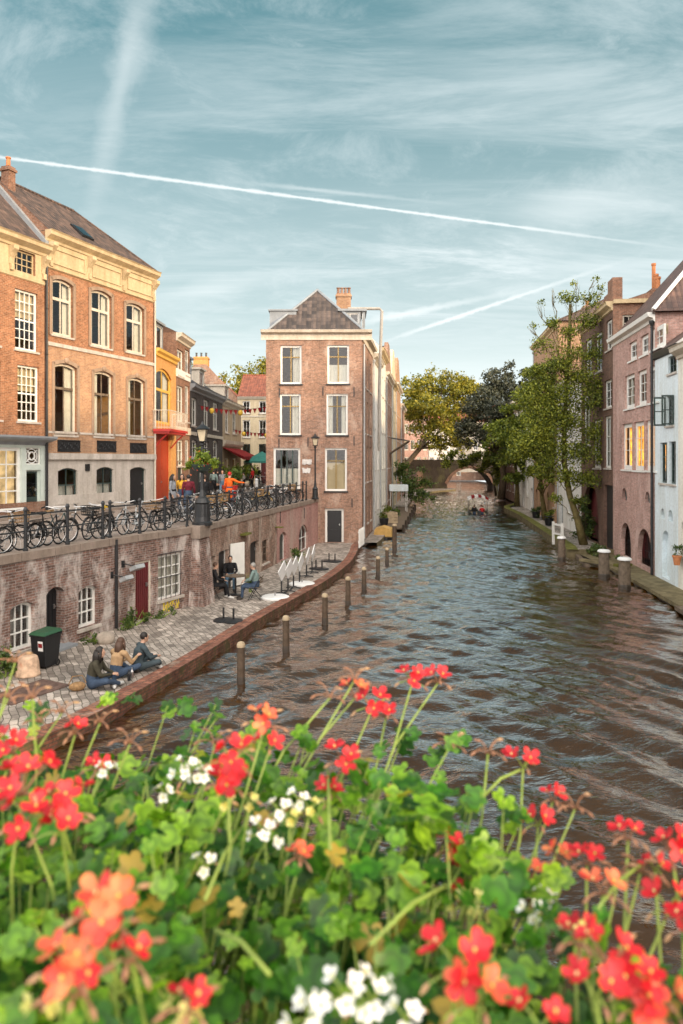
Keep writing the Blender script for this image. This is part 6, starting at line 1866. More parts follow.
def person(label, pose, top, legs, hair, loc, rz, skin='skin', shoes='shoe_dark', hairstyle='short', scale=1.0, over=None, vox=.020, coat=0.0, lean=0, group=None):
    J = {k: Vector(v) for k, v in POSES[pose].items()}
    if over:
        for k, v in over.items(): J[k] = Vector(v)
    segs = []   # (a, b, ra, rb, region) region 0 skin 1 top 2 legs 3 shoes
    S = lambda a, b, ra, rb, reg: segs.append((J[a] if isinstance(a, str) else a, J[b] if isinstance(b, str) else b, ra, rb, reg))
    S('pel', 'wai', .150, .140, 2); S('wai', 'che', .138, .155, 1); S('che', 'nec', .150, .070, 1); S('pel', 'pel', .155, .155, 2)
    S('sL', 'sR', .072, .072, 1); S('nec', 'hea', .058, .055, 0)
    for s in 'LR':
        S('s' + s, 'e' + s, .066, .050, 1); S('e' + s, 'w' + s, .048, .034, 1)
        S('h' + s, 'k' + s, .098, .066, 2); S('k' + s, 'a' + s, .064, .045, 2); S('a' + s, 't' + s, .050, .042, 3)
    if coat:
        S(J['pel'] + Vector((0, 0, .02)), J['pel'] + Vector((0, .0, -coat)), .165, .17, 1)
    mb = MB()
    for a, b, ra, rb, reg in segs:
        if (b - a).length < 1e-4: mb.ell(tuple(a), (ra, ra * .85, ra), 10, 8); continue
        d = (b - a).normalized(); n = 5
        pts, rs = [a - d * ra * .6], [ra * .7]
        for i in range(n + 1): pts.append(a.lerp(b, i / n)); rs.append(ra + (rb - ra) * i / n)
        pts.append(b + d * rb * .6); rs.append(rb * .7)
        mb.tube([tuple(p) for p in pts], rs, 10)
    H_ = J['hea']
    fwd = (H_ - J['nec']); 
    mb.ell(tuple(H_ + Vector((0, .0, .02))), (.074, .092, .108), 14, 10)
    mb.ell(tuple(H_ + Vector((0, .032, -.055))), (.052, .055, .058), 10, 8)
    mb.tube([tuple(H_ + Vector((0, .085, .03))), tuple(H_ + Vector((0, .108, -.012)))], [.010, .016], 6)
    tmp = mb.build('tmp', M['skin'])
    md = tmp.modifiers.new('r', 'REMESH'); md.mode = 'VOXEL'; md.voxel_size = vox; md.use_smooth_shade = True
    sm = tmp.modifiers.new('s', 'SMOOTH'); sm.iterations = 3; sm.factor = .5
    dg = bpy.context.evaluated_depsgraph_get()
    me0 = bpy.data.meshes.new_from_object(tmp.evaluated_get(dg))
    bpy.data.objects.remove(tmp)
    co = np.empty(len(me0.vertices) * 3); me0.vertices.foreach_get('co', co); co = co.reshape(-1, 3)
    fc = [tuple(p.vertices) for p in me0.polygons]
    cen = np.array([co[list(f)].mean(0) for f in fc])
    best = np.full(len(cen), 9.0); reg_ = np.zeros(len(cen), int)
    for a, b, ra, rb, reg in segs:
        ab = np.array(b - a); L2 = max(1e-6, ab.dot(ab))
        t = np.clip(((cen - np.array(a)) @ ab) / L2, 0, 1)
        d = np.linalg.norm(cen - (np.array(a) + t[:, None] * ab), axis=1) - (ra + (rb - ra) * t)
        m = d < best; best[m] = d[m]; reg_[m] = reg
    dh = np.linalg.norm((cen - np.array(H_)) / np.array([1, 1, 1.3]), axis=1) < .125
    reg_[dh & (cen[:, 2] > J['nec'].z + .03)] = 0
    body = MB(); body.v = [tuple(c) for c in co]; body.f = fc; body.m = reg_.tolist()
    for s, sg in (('L', -1), ('R', 1)):
        d = J['w' + s] - J['e' + s]
        hand_geo(body, J['w' + s] + d.normalized() * .012, d, sg if pose != 'x' else 1, 0)
    for s in (-1, 1):
        body.ell((H_.x + s * .029, H_.y + .083, H_.z + .022), (.011, .006, .007), 6, 4, None, 4)
        body.ell((H_.x + s * .076, H_.y - .005, H_.z + .0), (.010, .020, .030), 6, 5, None, 0)
    body.ell((H_.x, H_.y + .088, H_.z - .048), (.022, .007, .007), 8, 4, None, 5)
    o = body.build('person', [M[skin], M[top], M[legs], M[shoes], M['eye'], M['lips']], None, True)
    o.location = loc; o.rotation_euler = (0, 0, rz); o.scale = (scale,) * 3
    tag(o, label, 'person', group)
    hm = MB()
    hm.ell(tuple(H_ + Vector((0, -.018, .045))), (.086, .094, .098), 14, 9)
    if hairstyle == 'long':
        hm.tube([tuple(H_ + Vector((0, -.05, .04))), tuple(H_ + Vector((0, -.075, -.08))), tuple(H_ + Vector((0, -.085, -.20))), tuple(H_ + Vector((0, -.08, -.30)))], [.085, .10, .095, .05], 12)
        for s in (-1, 1): hm.tube([tuple(H_ + Vector((s * .065, .02, .06))), tuple(H_ + Vector((s * .085, .01, -.06))), tuple(H_ + Vector((s * .09, .02, -.2)))], [.03, .035, .018], 8)
    if hairstyle == 'hood':
        hm.tube([tuple(H_ + Vector((0, -.06, -.10))), tuple(H_ + Vector((0, -.10, -.16)))], [.085, .075], 10)
    hm.build('hair', M[hair], o, True)
    return o

wh = lambda px, py: ground(px, py, Z_WHARF)
# three friends sitting on the kerb of the wharf
p = wh(93, 688); person('woman with long dark hair in olive jacket sitting cross-legged beside a brown bag', 'floor', 'cloth_olive', 'jeans', 'hair_dark', (*p, Z_WHARF), R(-85), hairstyle='long', vox=.014, shoes='shoe_white')
p = wh(116, 678); person('woman in camel jacket with brown hair sitting between two friends on the wharf', 'floor', 'cloth_camel', 'jeans', 'hair_brown', (*p, Z_WHARF), R(-30), hairstyle='long', vox=.014, over={'wR': (.2, .45, .42)}, shoes='shoe_dark')
p = wh(138, 671); person('man in slate hooded jacket and dark cap sitting cross-legged at the kerb', 'floor', 'cloth_slate', 'cloth_slate', 'hair_dark', (*p, Z_WHARF), R(-55), hairstyle='short', vox=.014, shoes='shoe_white', skin='skin')
# bag, bottles
x, y = wh(82, 691); o = thing('handbag', 'small brown leather bag lying behind the seated woman', 'bag', (x - .1, y, Z_WHARF), .4)
mb = MB(); mb.ell((0, 0, .10), (.18, .10, .10), 12, 8); mb.build('bag_body', M['wicker'], o); mb = MB(); mb.tube([(-.18, 0, .16), (-.1, .02, .32), (.1, .02, .32), (.18, 0, .16)], .012, 5); mb.build('strap', M['wicker'], o)
for i, (px, py) in enumerate(((132, 681), (129, 683))):
    x, y = wh(px, py); mb = MB(); mb.lathe([(.035, 0), (.037, .02), (.037, .16), (.013, .21), (.012, .25)], 10, (0, 0, 0))
    b = mb.build('bottle', M['black_paint'] if i else M['steel']); b.location = (x, y, Z_WHARF + .052); tag(b, 'dark bottle standing on the kerb before the seated man' if i else 'shiny can shaped bottle beside the dark bottle on the kerb', 'bottle')
# cafe group
def cafe_chair(label, x, y, rz, grp='folding chairs at the cafe table'):
    o = thing('folding_chair', label, 'chair', (x, y, Z_WHARF), rz, grp)
    mb = MB(); 
    for k in range(5): mb.box(-.20, .20, -.19 + .08 * k, -.13 + .08 * k, .44, .455)
    mb.build('seat', M['timber'], o)
    mb = MB()
    for z in (.62, .70, .78): mb.box(-.20, .20, -.235, -.22, z, z + .05)
    mb.build('backrest', M['timber'], o)
    for s in (-1, 1):
        mb = MB(); mb.tube([(s * .21, .22, 0), (s * .21, -.24, .86)], .012, 5); mb.build('leg', M['iron'], o)
        mb = MB(); mb.tube([(s * .18, -.24, 0), (s * .18, .20, .45)], .012, 5); mb.build('leg', M['iron'], o)
    return o
p = wh(213, 599); cafe_chair('folding chair under the man in black by the wall', p[0], p[1], R(-75)); person('man in black with grey red hair sitting left of the cafe table', 'chair', 'cloth_black', 'cloth_black', 'hair_brown', (*p, Z_WHARF - .02), R(-75), over={'wL': (-.05, .30, .78)}, shoes='shoe_white', vox=.017)
p = wh(226.5, 594); cafe_chair('folding chair hidden behind the cafe table', p[0], p[1] + .9, R(-170)); person('person in dark blue and black sitting behind the cafe table', 'chair', 'cloth_black', 'cloth_blue', 'hair_dark', (p[0], p[1] + .9, Z_WHARF - .02), R(-170), vox=.018)
p = wh(255.5, 599.5); cafe_chair('folding chair under the man in sage green at the right of the table', p[0], p[1], R(82)); person('grey haired man in sage green jacket sitting with his back to the tables', 'chair', 'cloth_sage', 'jeans', 'hair_grey', (*p, Z_WHARF - .02), R(82), vox=.017)
p = wh(235.5, 595)
o = thing('cafe_table', 'small round cafe table with glasses between the seated men', 'table', (*p, Z_WHARF))
mb = MB(); mb.lathe([(.38, .70), (.39, .72), (.38, .735), (0.02, .735)], 20); mb.build('table_top', M['timber'], o); mb = MB(); mb.lathe([(.20, 0), (.20, .03), (.035, .06), (.035, .70)], 12); mb.build('pedestal', M['iron'], o)
for i, (dx, dy) in enumerate(((-.15, -.1), (.12, .05))):
    mb = MB(); mb.lathe([(.03, 0), (.037, .12)], 8); b = mb.build('glass', M['pane']); b.location = (p[0] + dx, p[1] + dy, Z_WHARF + .737); tag(b, ['drinking glass nearer the man in black on the cafe table', 'drinking glass nearer the sage jacket on the cafe table'][i], 'glass')
bush('green potted plant standing right behind the cafe table', (p[0] + .45, p[1] + .55, Z_WHARF), [(0, 0, .5, .28), (.2, .1, .4, .22)], 260, .09, 'leaf_bush', 45, 'potted_plant', None, 'stalk_green', 'plant')

# parasol bases
def parasol_base(label, x, y):
    o = thing('parasol_stand', label, 'parasol stand', (x, y, Z_WHARF), 0, 'empty parasol bases')
    mb = MB(); mb.lathe([(.32, 0), (.32, .04), (.26, .07), (.05, .09)], 18); mb.build('base_plate', M['iron'], o)
    mb = MB(); mb.tube([(0, 0, .08), (0, 0, .42)], .032, 8); mb.build('sleeve', M['iron'], o)
for i, (px, py) in enumerate(((223.5, 621), (233.5, 622), (316, 569), (322, 569.5), (329, 561.5), (335, 562))):
    parasol_base(['dark round parasol base, left one of the pair below the cafe table', 'dark round parasol base, right one of the pair below the cafe table', 'parasol base just right of the tilted tables, outer of two', 'parasol base just right of the tilted tables, inner of two', 'parasol base nearest the corner house door, left of two', 'parasol base nearest the corner house door, right of two'][i], *wh(px, py))
for i, (px, py) in enumerate(((275, 598), (302, 584.5))):
    x, y = wh(px, py); o = thing('round_base', ['white round stone base before the first tilted table', 'white round stone base between the tilted tables'][i], 'base', (x, y, Z_WHARF))
    mb = MB(); mb.lathe([(.52, 0), (.52, .05), (.46, .08), (.05, .09)], 24); mb.build('base_plate', M['white_plastic'], o); mb = MB(); mb.tube([(0, 0, .08), (0, 0, .22)], .03, 8); mb.build('sleeve', M['steel'], o)
# tilted white tables
for i, (px, py) in enumerate(((281.5, 594.5), (288, 592), (293.5, 588.5), (299.5, 584), (306.5, 577), (312, 573))):
    x, y = wh(px, py)
    o = thing('folding_table', 'white square cafe table top tipped upright, %s of six from the left' % ORD[i], 'table', (x, y, Z_WHARF), R(-22 + 3 * i), 'tipped up white cafe tables')
    mb = MB()
    for a in (0, PI / 2): mb.tube([(-.3 * math.cos(a), -.3 * math.sin(a), .03), (0, 0, .07), (.3 * math.cos(a), .3 * math.sin(a), .03)], .025, 6)
    mb.tube([(0, 0, .05), (0, 0, .66)], .03, 8); mb.build('pedestal', M['black_paint'], o)
    rot = Matrix.Rotation(R(8), 3, 'Y') @ Matrix.Rotation(R(45), 3, 'X')
    mb = MB(); mb.obox((.06, 0, .88), (.03, .56, .56), rot); mb.build('table_top', M['white_plastic'], o)

# wheelie bin
x, y = wh(46, 668)
x, y = -7.16, 17.3
o = thing('wheelie_bin', 'black wheelie bin with green lid beside the cellar door', 'bin', (x, y + .15, Z_WHARF), R(-22))
mb = MB(); mb.add([(-.25, -.30, .06), (.25, -.30, .06), (.25, .25, .06), (-.25, .25, .06), (-.30, -.36, .96), (.30, -.36, .96), (.30, .34, .96), (-.30, .34, .96)], [(0, 3, 2, 1), (4, 5, 6, 7), (0, 1, 5, 4), (1, 2, 6, 5), (2, 3, 7, 6), (3, 0, 4, 7)])
mb.box(-.32, .32, -.38, .36, .90, .955); mb.build('bin_body', M['black_paint'], o)
mb = MB(); mb.add([(-.33, -.42, .965), (.33, -.42, .965), (.33, .38, .99), (-.33, .38, .99), (-.27, -.32, 1.04), (.27, -.32, 1.04), (.28, .32, 1.07), (-.28, .32, 1.07)], [(0, 3, 2, 1), (4, 5, 6, 7), (0, 1, 5, 4), (1, 2, 6, 5), (2, 3, 7, 6), (3, 0, 4, 7)]); mb.build('lid', M['bin_green'], o)
mb = MB(); mb.tube([(-.27, .40, .95), (.27, .40, .95)], .018, 6); mb.build('handle', M['black_paint'], o)
o.scale = (.76, .76, .84)
for s in (-1, 1): mb = MB(); mb.torus((s * .27, .22, .10), .075, .025, 'x', 14, 6); mb.build('wheel', M['rubber'], o)
mb = MB(); mb.add([(.02, -.352, .52), (.22, -.352, .52), (.22, -.370, .80), (.02, -.370, .80)], [(0, 1, 2, 3)]); st_ = mb.build('sticker', M['white_plastic'], o)
mb = MB(); mb.add([(.04, -.366, .62), (.20, -.366, .62), (.20, -.376, .74), (.04, -.376, .74)], [(0, 1, 2, 3)]); mb.build('sticker_print', M['canvas_red'], st_)
x, y = wh(30, 675)
mb = MB(); mb.lathe([(.39, 0), (.40, .04), (.37, .08), (.34, .42), (.30, .58), (.26, .62), (.02, .64)], 20); o = mb.build('rusty_bucket', M['old_bucket'], None, True); o.location = (x - .05, y, Z_WHARF); o.scale = (.72,) * 3; tag(o, 'rust stained upturned bucket standing left of the wheelie bin', 'bucket')
x, y = wh(105, 643)
mb = MB(); mb.ell((0, 0, .12), (.26, .22, .20), 16, 10); o = mb.build('boulder', M['boulder'], None, True); o.location = (x, y, Z_WHARF); o.rotation_euler = (.1, .05, .4); tag(o, 'round pale boulder lying by the wall between weeds', 'boulder')
x, y = wh(28, 692); mb = MB(); mb.box(-.75, .75, -.45, .45, .004, .02)
for k in range(6): mb.box(-.7, .7, -.4 + .14 * k, -.38 + .14 * k, .02, .024)
o = mb.build('iron_hatch', M['rust_steel']); o.location = (x, y, Z_WHARF); o.rotation_euler = (0, 0, R(62)); tag(o, 'rusty brown flat metal hatch in the wharf cobbles', 'hatch')
# floodlights on the wall
for i, (px, py, s) in enumerate(((127, 567, .34), (116.5, 578, .28))):
    t = t_of_px(px); q, d = wall_at(t); z = EYE - (py - HY) * q.y / F
    o = thing('floodlight', ['upper grey floodlight on an arm above the maroon door', 'lower grey floodlight mounted on the downpipe'][i], 'floodlight', (q.x, q.y, z), math.atan2(d.y, d.x))
    mb = MB(); mb.tube([(-.2, 0, .12), (-.2, -.12, .12), (0, -.28, .05)], .02, 6); mb.box(-.26, -.14, -.03, 0, .02, .22); mb.build('arm', M['iron'], o)
    mb = MB(); mb.obox((.05, -.34, 0), (s * 1.2, .26, .12), Matrix.Rotation(R(-25), 3, 'X')); mb.build('lamp_head', M['zinc'], o)
# people up on the street
st = lambda px, py: ground(px, py, Z_STREET)
def sp_(label, px, Y, pose, top, legs, hair, rz, **kw):
    person(label, pose, top, legs, hair, ((px - CX) * Y / F, Y, Z_STREET), R(rz), **kw)
sp_('woman in grey jacket with dark hair standing before the orange door', 172.5, 30.5, 'stand', 'cloth_grey', 'cloth_black', 'hair_dark', -100, hairstyle='long', coat=.2)
sp_('woman in yellow jacket walking near the orange door', 182, 31.5, 'walk', 'cloth_yellow', 'jeans', 'hair_dark', 190, hairstyle='long')
sp_('person in wine red jacket seen from behind left of the lamp post', 188.5, 29.5, 'stand', 'cloth_wine', 'jeans', 'hair_dark', 15)
sp_('person in dark jacket standing right behind the basket lamp post', 204.5, 29.0, 'stand', 'cloth_black', 'cloth_black', 'hair_brown', 40)
sp_('pedestrian in teal grey walking up the street beside the dark brick house', 213.5, 45.0, 'walk', 'cloth_sage', 'cloth_black', 'hair_dark', 5)
sp_('pedestrian in black walking beside the teal clad pedestrian', 217.5, 47, 'walk', 'cloth_black', 'cloth_black', 'hair_dark', 0)
sp_('pedestrian in grey walking nearest the street centre', 222.5, 44.0, 'walk', 'cloth_grey', 'cloth_blue', 'hair_brown', 180)
X_, Y_ = (229.5 - CX) * 31.5 / F, 31.5
person('person in bright orange jacket and red cap with arm stretched out among the bicycles', 'stand', 'cloth_orange', 'jeans', 'cloth_red', (X_, Y_, Z_STREET + .08), R(-20), over={'eR': (.42, .05, 1.30), 'wR': (.66, .10, 1.28), 'wL': (-.34, .16, .98)}, coat=.22)
sp_('small figure in pale shirt sitting on the terrace below the red awning', 244, 55, 'stand', 'plaster_grey', 'cloth_black', 'hair_dark', 90, scale=.8)
sp_('small figure in red standing on the terrace before the cream house', 252.5, 58, 'stand', 'cloth_red', 'cloth_black', 'hair_dark', 120)
sp_('small figure in black standing at the end of the street by the cream house', 258, 62, 'stand', 'cloth_black', 'jeans', 'hair_dark', 200)
o = thing('bollard', 'single grey bollard standing in the street before the terrace', 'bollard', ((256.5 - CX) * 42 / F, 42, Z_STREET)); mb = MB(); mb.lathe([(.13, 0), (.13, .06), (.10, .1), (.10, 1.15), (.12, 1.2), (.06, 1.28)], 12); mb.build('bollard_post', M['zinc'], o)
# red litter bin like pillar behind the orange jacket
x, y = (230 - CX) * 37 / F, 37
o = thing('red_planter', 'round red planter behind the person in orange', 'planter', (x, y, Z_STREET)); mb = MB(); mb.lathe([(.28, 0), (.30, .5), (.42, 1.0), (.44, 1.05), (.36, 1.05)], 16); mb.build('pot', M['red_paint'], o)
leaf_cloud('foliage', 'leaf_bush', o, [(0, 0, 1.35, .42), (.2, 0, 1.6, .3)], 500, .11, 61)
# green parasol, bunting
o = thing('parasol', 'green parasol open before the cream house', 'parasol', ((262 - CX) * 62 / F, 62, Z_STREET)); mb = MB(); mb.tube([(0, 0, 0), (0, 0, 3.0)], .03, 6); mb.build('pole', M['timber'], o)
mb = MB(); n = 8
for k in range(n): a, b = 2 * PI * k / n, 2 * PI * (k + 1) / n; mb.add([(0, 0, 3.1), (1.6 * math.cos(a), 1.6 * math.sin(a), 2.25), (1.6 * math.cos(b), 1.6 * math.sin(b), 2.25), (1.6 * math.cos(a), 1.6 * math.sin(a), 2.1), (1.6 * math.cos(b), 1.6 * math.sin(b), 2.1)], [(0, 1, 2), (1, 3, 4, 2)])
mb.build('canopy', M['canvas_green'], o)
for i, (y0, xa, xb) in enumerate(((49, -9.8, -4.6), (62, -9.4, -4.2))):
    o = thing('bunting', ['red bunting with yellow lanterns strung across the street beside the dark brick house', 'fainter red bunting strung across the street before the cream house'][i], 'bunting', (0, y0, 0))
    zc = 9.35 - i * 1.1; pts = [(xa + (xb - xa) * t, 0, zc - .35 * math.sin(PI * t)) for t in [k / 16 for k in range(17)]]
    mb = MB(); mb.tube(pts, .012, 4); mb.build('string', M['iron'], o)
    for k in range(1, 16):
        q = pts[k]; mb = MB()
        if k % 6 == 3: mb.ell((q[0], 0, q[2] - .2), (.17, .17, .2), 10, 6); mb.build('paper_lantern', M['yellow_plastic'], o)
        else: mb.prism([(q[0] - .13, -.005, q[2]), (q[0] + .13, -.005, q[2] - .01), (q[0], -.005, q[2] - .34)], (0, .01, 0)); mb.build('pennant', M['canvas_red'], o)

# ---------------------------------------------------------------- mooring posts, jetties, boats
def post(label, x, y, top, r=.13, cap='white_plastic', grp='mooring posts in the canal', capr=1.0, mat='timber'):
    o = thing('mooring_post', label, 'mooring post', (x, y, 0), 0, grp)
    mb = MB(); mb.lathe([(r, -1.2), (r, .0), (r * .98, top * .6), (r * .93, top)], 12); mb.build('pile', M[mat], o)
    mb = MB(); mb.lathe([(r * 1.05, -.25), (r * 1.05, WL + .12), (r * 1.0, WL + .16)], 12); mb.build('wet_foot', M['timber_wet'], o)
    mb = MB(); mb.lathe([(r * 1.06 * capr, top + .002), (r * 1.06 * capr, top + .06), (r * .8 * capr, top + .11), (.02, top + .13)], 12); mb.build('post_cap', M[cap], o)
    return o
pp = [((241, 683), 647), ((286, 651.5), 620), ((325, 622.5), 597), ((348, 605), 580), ((364, 588), 570), ((378, 574.5), 559), ((387, 563), 550), ((394.5, 551), 526)]
for i, ((px, py), pt) in enumerate(pp):
    x, y = ground(px, py, WL); post('wooden mooring post in open water, %s counted from the near end' % ORD[i], x, y, WL + (py - pt) * y / F, .095 if i < 7 else .13, 'timber_pale', mat='pile_wood')
for i, (px, py, pt) in enumerate(((604, 577, 552), (624.5, 588, 560))):
    x, y = ground(px, py, WL)
    post(['thick white capped timber pile at the corner of the right wharf', 'thick white capped timber pile before the brick house arches'][i], x, y, WL + (py - pt) * y / F, .24, 'white_plastic', None, 1.12)
x, y = ground(561.5, 560, WL); post('shorter white capped timber pile left of the leaning tree', x, y, 1.5, .2, 'white_plastic', None, 1.1)
# white rail gate on the right wharf
o = thing('white_gate', 'white painted wooden rail gate at the edge of the right wharf', 'gate', (12.75, 41.6, Z_WHARF), R(100))
for x in (0, 1.1): mb = MB(); mb.box(x - .06, x + .06, -.06, .06, 0, 1.35); mb.build('gate_post', M['white_paint'], o)
mb = MB(); mb.box(.062, 1.038, -.03, .03, 1.15, 1.27); mb.box(.062, 1.038, -.03, .03, .62, .72); mb.build('gate_rail', M['white_paint'], o)
# low timber walkway between piles
o = thing('timber_walkway', 'weathered mossy timber walkway and fender beams before the brick house', 'walkway', (0, 0, 0))
def beam(a, b, w_, h_, z, nm, mat):
    a, b = Vector(a), Vector(b); d = (b - a).normalized(); n = Vector((-d.y, d.x)) * w_ / 2
    mb = MB(); mb.prism([(a.x - n.x, a.y - n.y, z), (b.x - n.x, b.y - n.y, z), (b.x + n.x, b.y + n.y, z), (a.x + n.x, a.y + n.y, z)], (0, 0, h_)); mb.build(nm, M[mat], o)
beam((12.0, 36.0), (13.0, 34.2), .35, .12, .55, 'walkway_beam', 'mossy_stone'); beam((12.75, 38.9), (12.05, 35.3), .22, .2, .30, 'walkway_beam', 'timber'); beam((12.9, 34.2), (11.9, 25.0), .35, .14, .42, 'walkway_beam', 'mossy_stone'); beam((11.7, 24.9), (10.6, 17.0), .35, .14, .42, 'walkway_beam', 'timber'); beam((12.9, 33.9), (13.7, 34.2), .3, .12, .58, 'walkway_beam', 'moss')
for (x, y) in ((12.85, 33.6), (12.45, 30.0), (12.05, 26.4), (11.6, 22.5)):
    mb = MB(); mb.lathe([(.11, -1), (.11, .42)], 10, (x, y, 0)); mb.build('walkway_pile', M['timber_wet'], o)
# flower pot on the cream wall
q = (rightX(28.0) - .28, 28.0)
x, y = (678 - CX) * 28.3 / F, 28.3
o = thing('flower_pot', 'terracotta pot with green plant hanging on the cream wall', 'flower pot', (rightX(28.4) - .22, 28.4, EYE - 105 * 28.4 / F)); mb = MB(); mb.lathe([(.11, 0), (.16, .3), (.18, .31), (.18, .37), (.14, .37)], 14); mb.build('pot', M['terracotta'], o); mb = MB(); mb.tube([(0, 0, .3), (.22, 0, .3)], .012, 5); mb.build('holder', M['iron'], o)
leaf_cloud('foliage', 'leaf_bush', o, [(0, 0, .5, .2), (.02, -.1, .62, .14)], 260, .07, 66)
# railings, jetty, moored boats beyond the corner house
o = thing('white_railing', 'short white picket railing at the tip of the wharf by the corner house', 'railing', (1.0, 40.9, Z_WHARF), R(80))
for k in range(7): mb = MB(); mb.box(k * .32 - .03, k * .32 + .03, -.025, .025, 0, 1.05); mb.build('picket', M['white_paint'], o)
for z in (.3, .85): mb = MB(); mb.box(-.05, 1.98, .027, .055, z, z + .07); mb.build('rail', M['white_paint'], o)
o = thing('moored_boat', 'flat dark moored barge with tan tarpaulin cover beside the corner house', 'boat', (3.0, 50, 0), R(83))
mb = MB(); sec = [(-2.6, .35), (-2.2, .72), (0, .80), (2.2, .72), (2.9, .12)]
vs, fs = [], []
for x, w_ in sec: vs += [(x, -w_, .48), (x, -w_ * .75, -.2), (x, w_ * .75, -.2), (x, w_, .48)]
for i in range(4):
    for k in range(3): fs.append((i * 4 + k, (i + 1) * 4 + k, (i + 1) * 4 + k + 1, i * 4 + k + 1))
    fs.append((i * 4, i * 4 + 3, (i + 1) * 4 + 3, (i + 1) * 4))
fs += [(0, 1, 2, 3), (19, 18, 17, 16)]
mb.add(vs, fs); mb.build('hull', M['black_paint'], o)
mb = MB(); mb.prism([(-2.0, -.62, .485), (-2.0, .62, .485), (-2.0, .55, .95), (-2.0, 0, 1.12), (-2.0, -.55, .95)], (1.7, 0, 0)); mb.build('tarpaulin', M['tarp_tan'], o)
mb = MB(); mb.box(.2, 1.9, -.5, .5, .485, .55); mb.build('deck', M['timber'], o)
o = thing('jetty', 'timber jetty with dark edge along the left canal houses', 'jetty', (3.5, 53.0, 0), R(82.2))
mb = MB(); mb.box(0, 24, -.95, .9, .50, .62); mb.build('jetty_deck', M['timber'], o)
for k in range(7): mb = MB(); mb.lathe([(.12, -1), (.12, .85)], 8, (k * 4, -1.08, 0)); mb.build('jetty_pile', M['timber_wet'], o)
for i, (px, Y, c, sc, lb) in enumerate(((384, 55, 'leaf_green', 1.2, 'dark green planter bush on the jetty behind the barge'), (394, 60, 'leaf_bush', .8, 'low green planter on the jetty near the wooden crate'), (549, 55, 'leaf_green', .9, 'potted plants at the edge of the right wharf left of the gate'), (536, 62, 'leaf_bush', .7, 'small green planter farther up the right wharf'))):
    o = thing('planter', lb, 'planter', ((px - CX) * Y / F, Y, Z_WHARF + .03)); mb = MB(); mb.lathe([(.28, 0), (.36, .5), (.38, .52), (.3, .52)], 14); mb.build('pot', M['black_paint'], o)
    leaf_cloud('foliage', c, o, [(0, 0, .8 * sc, .5 * sc), (.2, .1, 1.1 * sc, .3 * sc)], 420, .13, 70 + i)
x, y = (390 - CX) * 57 / F, 57
def crate(nm, lb, x, y, z, s, mat):
    mb = MB(); 
    for k in range(4): mb.box(-s / 2, s / 2, -s / 2, -s / 2 + .03, .02 + k * s * .22, .02 + k * s * .22 + s * .18); mb.box(-s / 2, s / 2, s / 2 - .03, s / 2, .02 + k * s * .22, .02 + k * s * .22 + s * .18); mb.box(-s / 2, -s / 2 + .03, -s / 2 + .03, s / 2 - .03, .02 + k * s * .22, .02 + k * s * .22 + s * .18); mb.box(s / 2 - .03, s / 2, -s / 2 + .03, s / 2 - .03, .02 + k * s * .22, .02 + k * s * .22 + s * .18)
    mb.box(-s / 2 + .03, s / 2 - .03, -s / 2 + .03, s / 2 - .03, .0, .03)
    o = mb.build(nm, M[mat]); o.location = (x, y, z); o.rotation_euler = (0, 0, .2); tag(o, lb, 'crate')
crate('wooden_crate', 'pale wooden crate standing on the jetty beside the planters', x, y, .625, 1.0, 'timber_pale')
o = thing('market_umbrella', 'pale grey box shaped awning standing far along the jetty', 'awning', ((398 - CX) * 70 / F, 70, Z_WHARF)); mb = MB(); mb.box(-.9, .9, -.9, .9, 2.0, 2.6); mb.build('canopy', M['plaster_blue'], o)
for sx in (-.8, .8):
    for sy in (-.8, .8): mb = MB(); mb.tube([(sx, sy, 0), (sx, sy, 2.0)], .03, 6); mb.build('pole', M['white_paint'], o)
for i, (px, Y, lb) in enumerate(((388.5, 61, 'jetty'), (546, 58, 'wharf'))):
    pass
# seated terrace things on the right wharf
for i, (px, Y) in enumerate(((543.5, 60.0), (551, 54.0))):
    o = thing('bistro_table', ['dark bistro table on the right wharf farther from the gate', 'dark bistro table on the right wharf close to the planter'][i], 'table', ((px - CX) * Y / F, Y + .5, Z_WHARF)); mb = MB(); mb.lathe([(.4, .70), (.4, .74)], 14); mb.build('table_top', M['black_paint'], o); mb = MB(); mb.lathe([(.22, 0), (.03, .05), (.03, .7)], 8); mb.build('pedestal', M['iron'], o)

# the motor boat with passengers heading away
o = thing('tour_boat', 'small dark boat with red and white canopy heading for the bridge', 'boat', (13.45, 71.0, 0), R(82))
vs, fs = [], []
sec = [(-2.3, .78), (-2.0, .9), (0, 1.0), (1.6, .85), (2.7, .1)]
for x, w_ in sec: vs += [(x, -w_, .55), (x, -w_ * .8, -.2), (x, w_ * .8, -.2), (x, w_, .55), (x, w_ - .08 if w_ > .2 else .04, .55), (x, -w_ + .08 if w_ > .2 else -.04, .55), (x, w_ * .7, .12), (x, -w_ * .7, .12)]
def qf(a, b): 
    for i in range(4): fs.append((i * 8 + a, (i + 1) * 8 + a, (i + 1) * 8 + b, i * 8 + b))
qf(0, 1); qf(1, 2); qf(2, 3); qf(3, 4); qf(4, 6); qf(6, 7); qf(7, 5); qf(5, 0)
fs += [(0, 1, 2, 3, 4, 6, 7, 5), tuple(32 + k for k in (5, 7, 6, 4, 3, 2, 1, 0))]
mb = MB(); mb.add(vs, fs); mb.build('hull', M['dark_green_paint'], o)
for x in (-1.2, 0, 1.1): mb = MB(); mb.box(x, x + .35, -.7, .7, .35, .42); mb.build('bench', M['timber_pale'], o)
mb = MB()
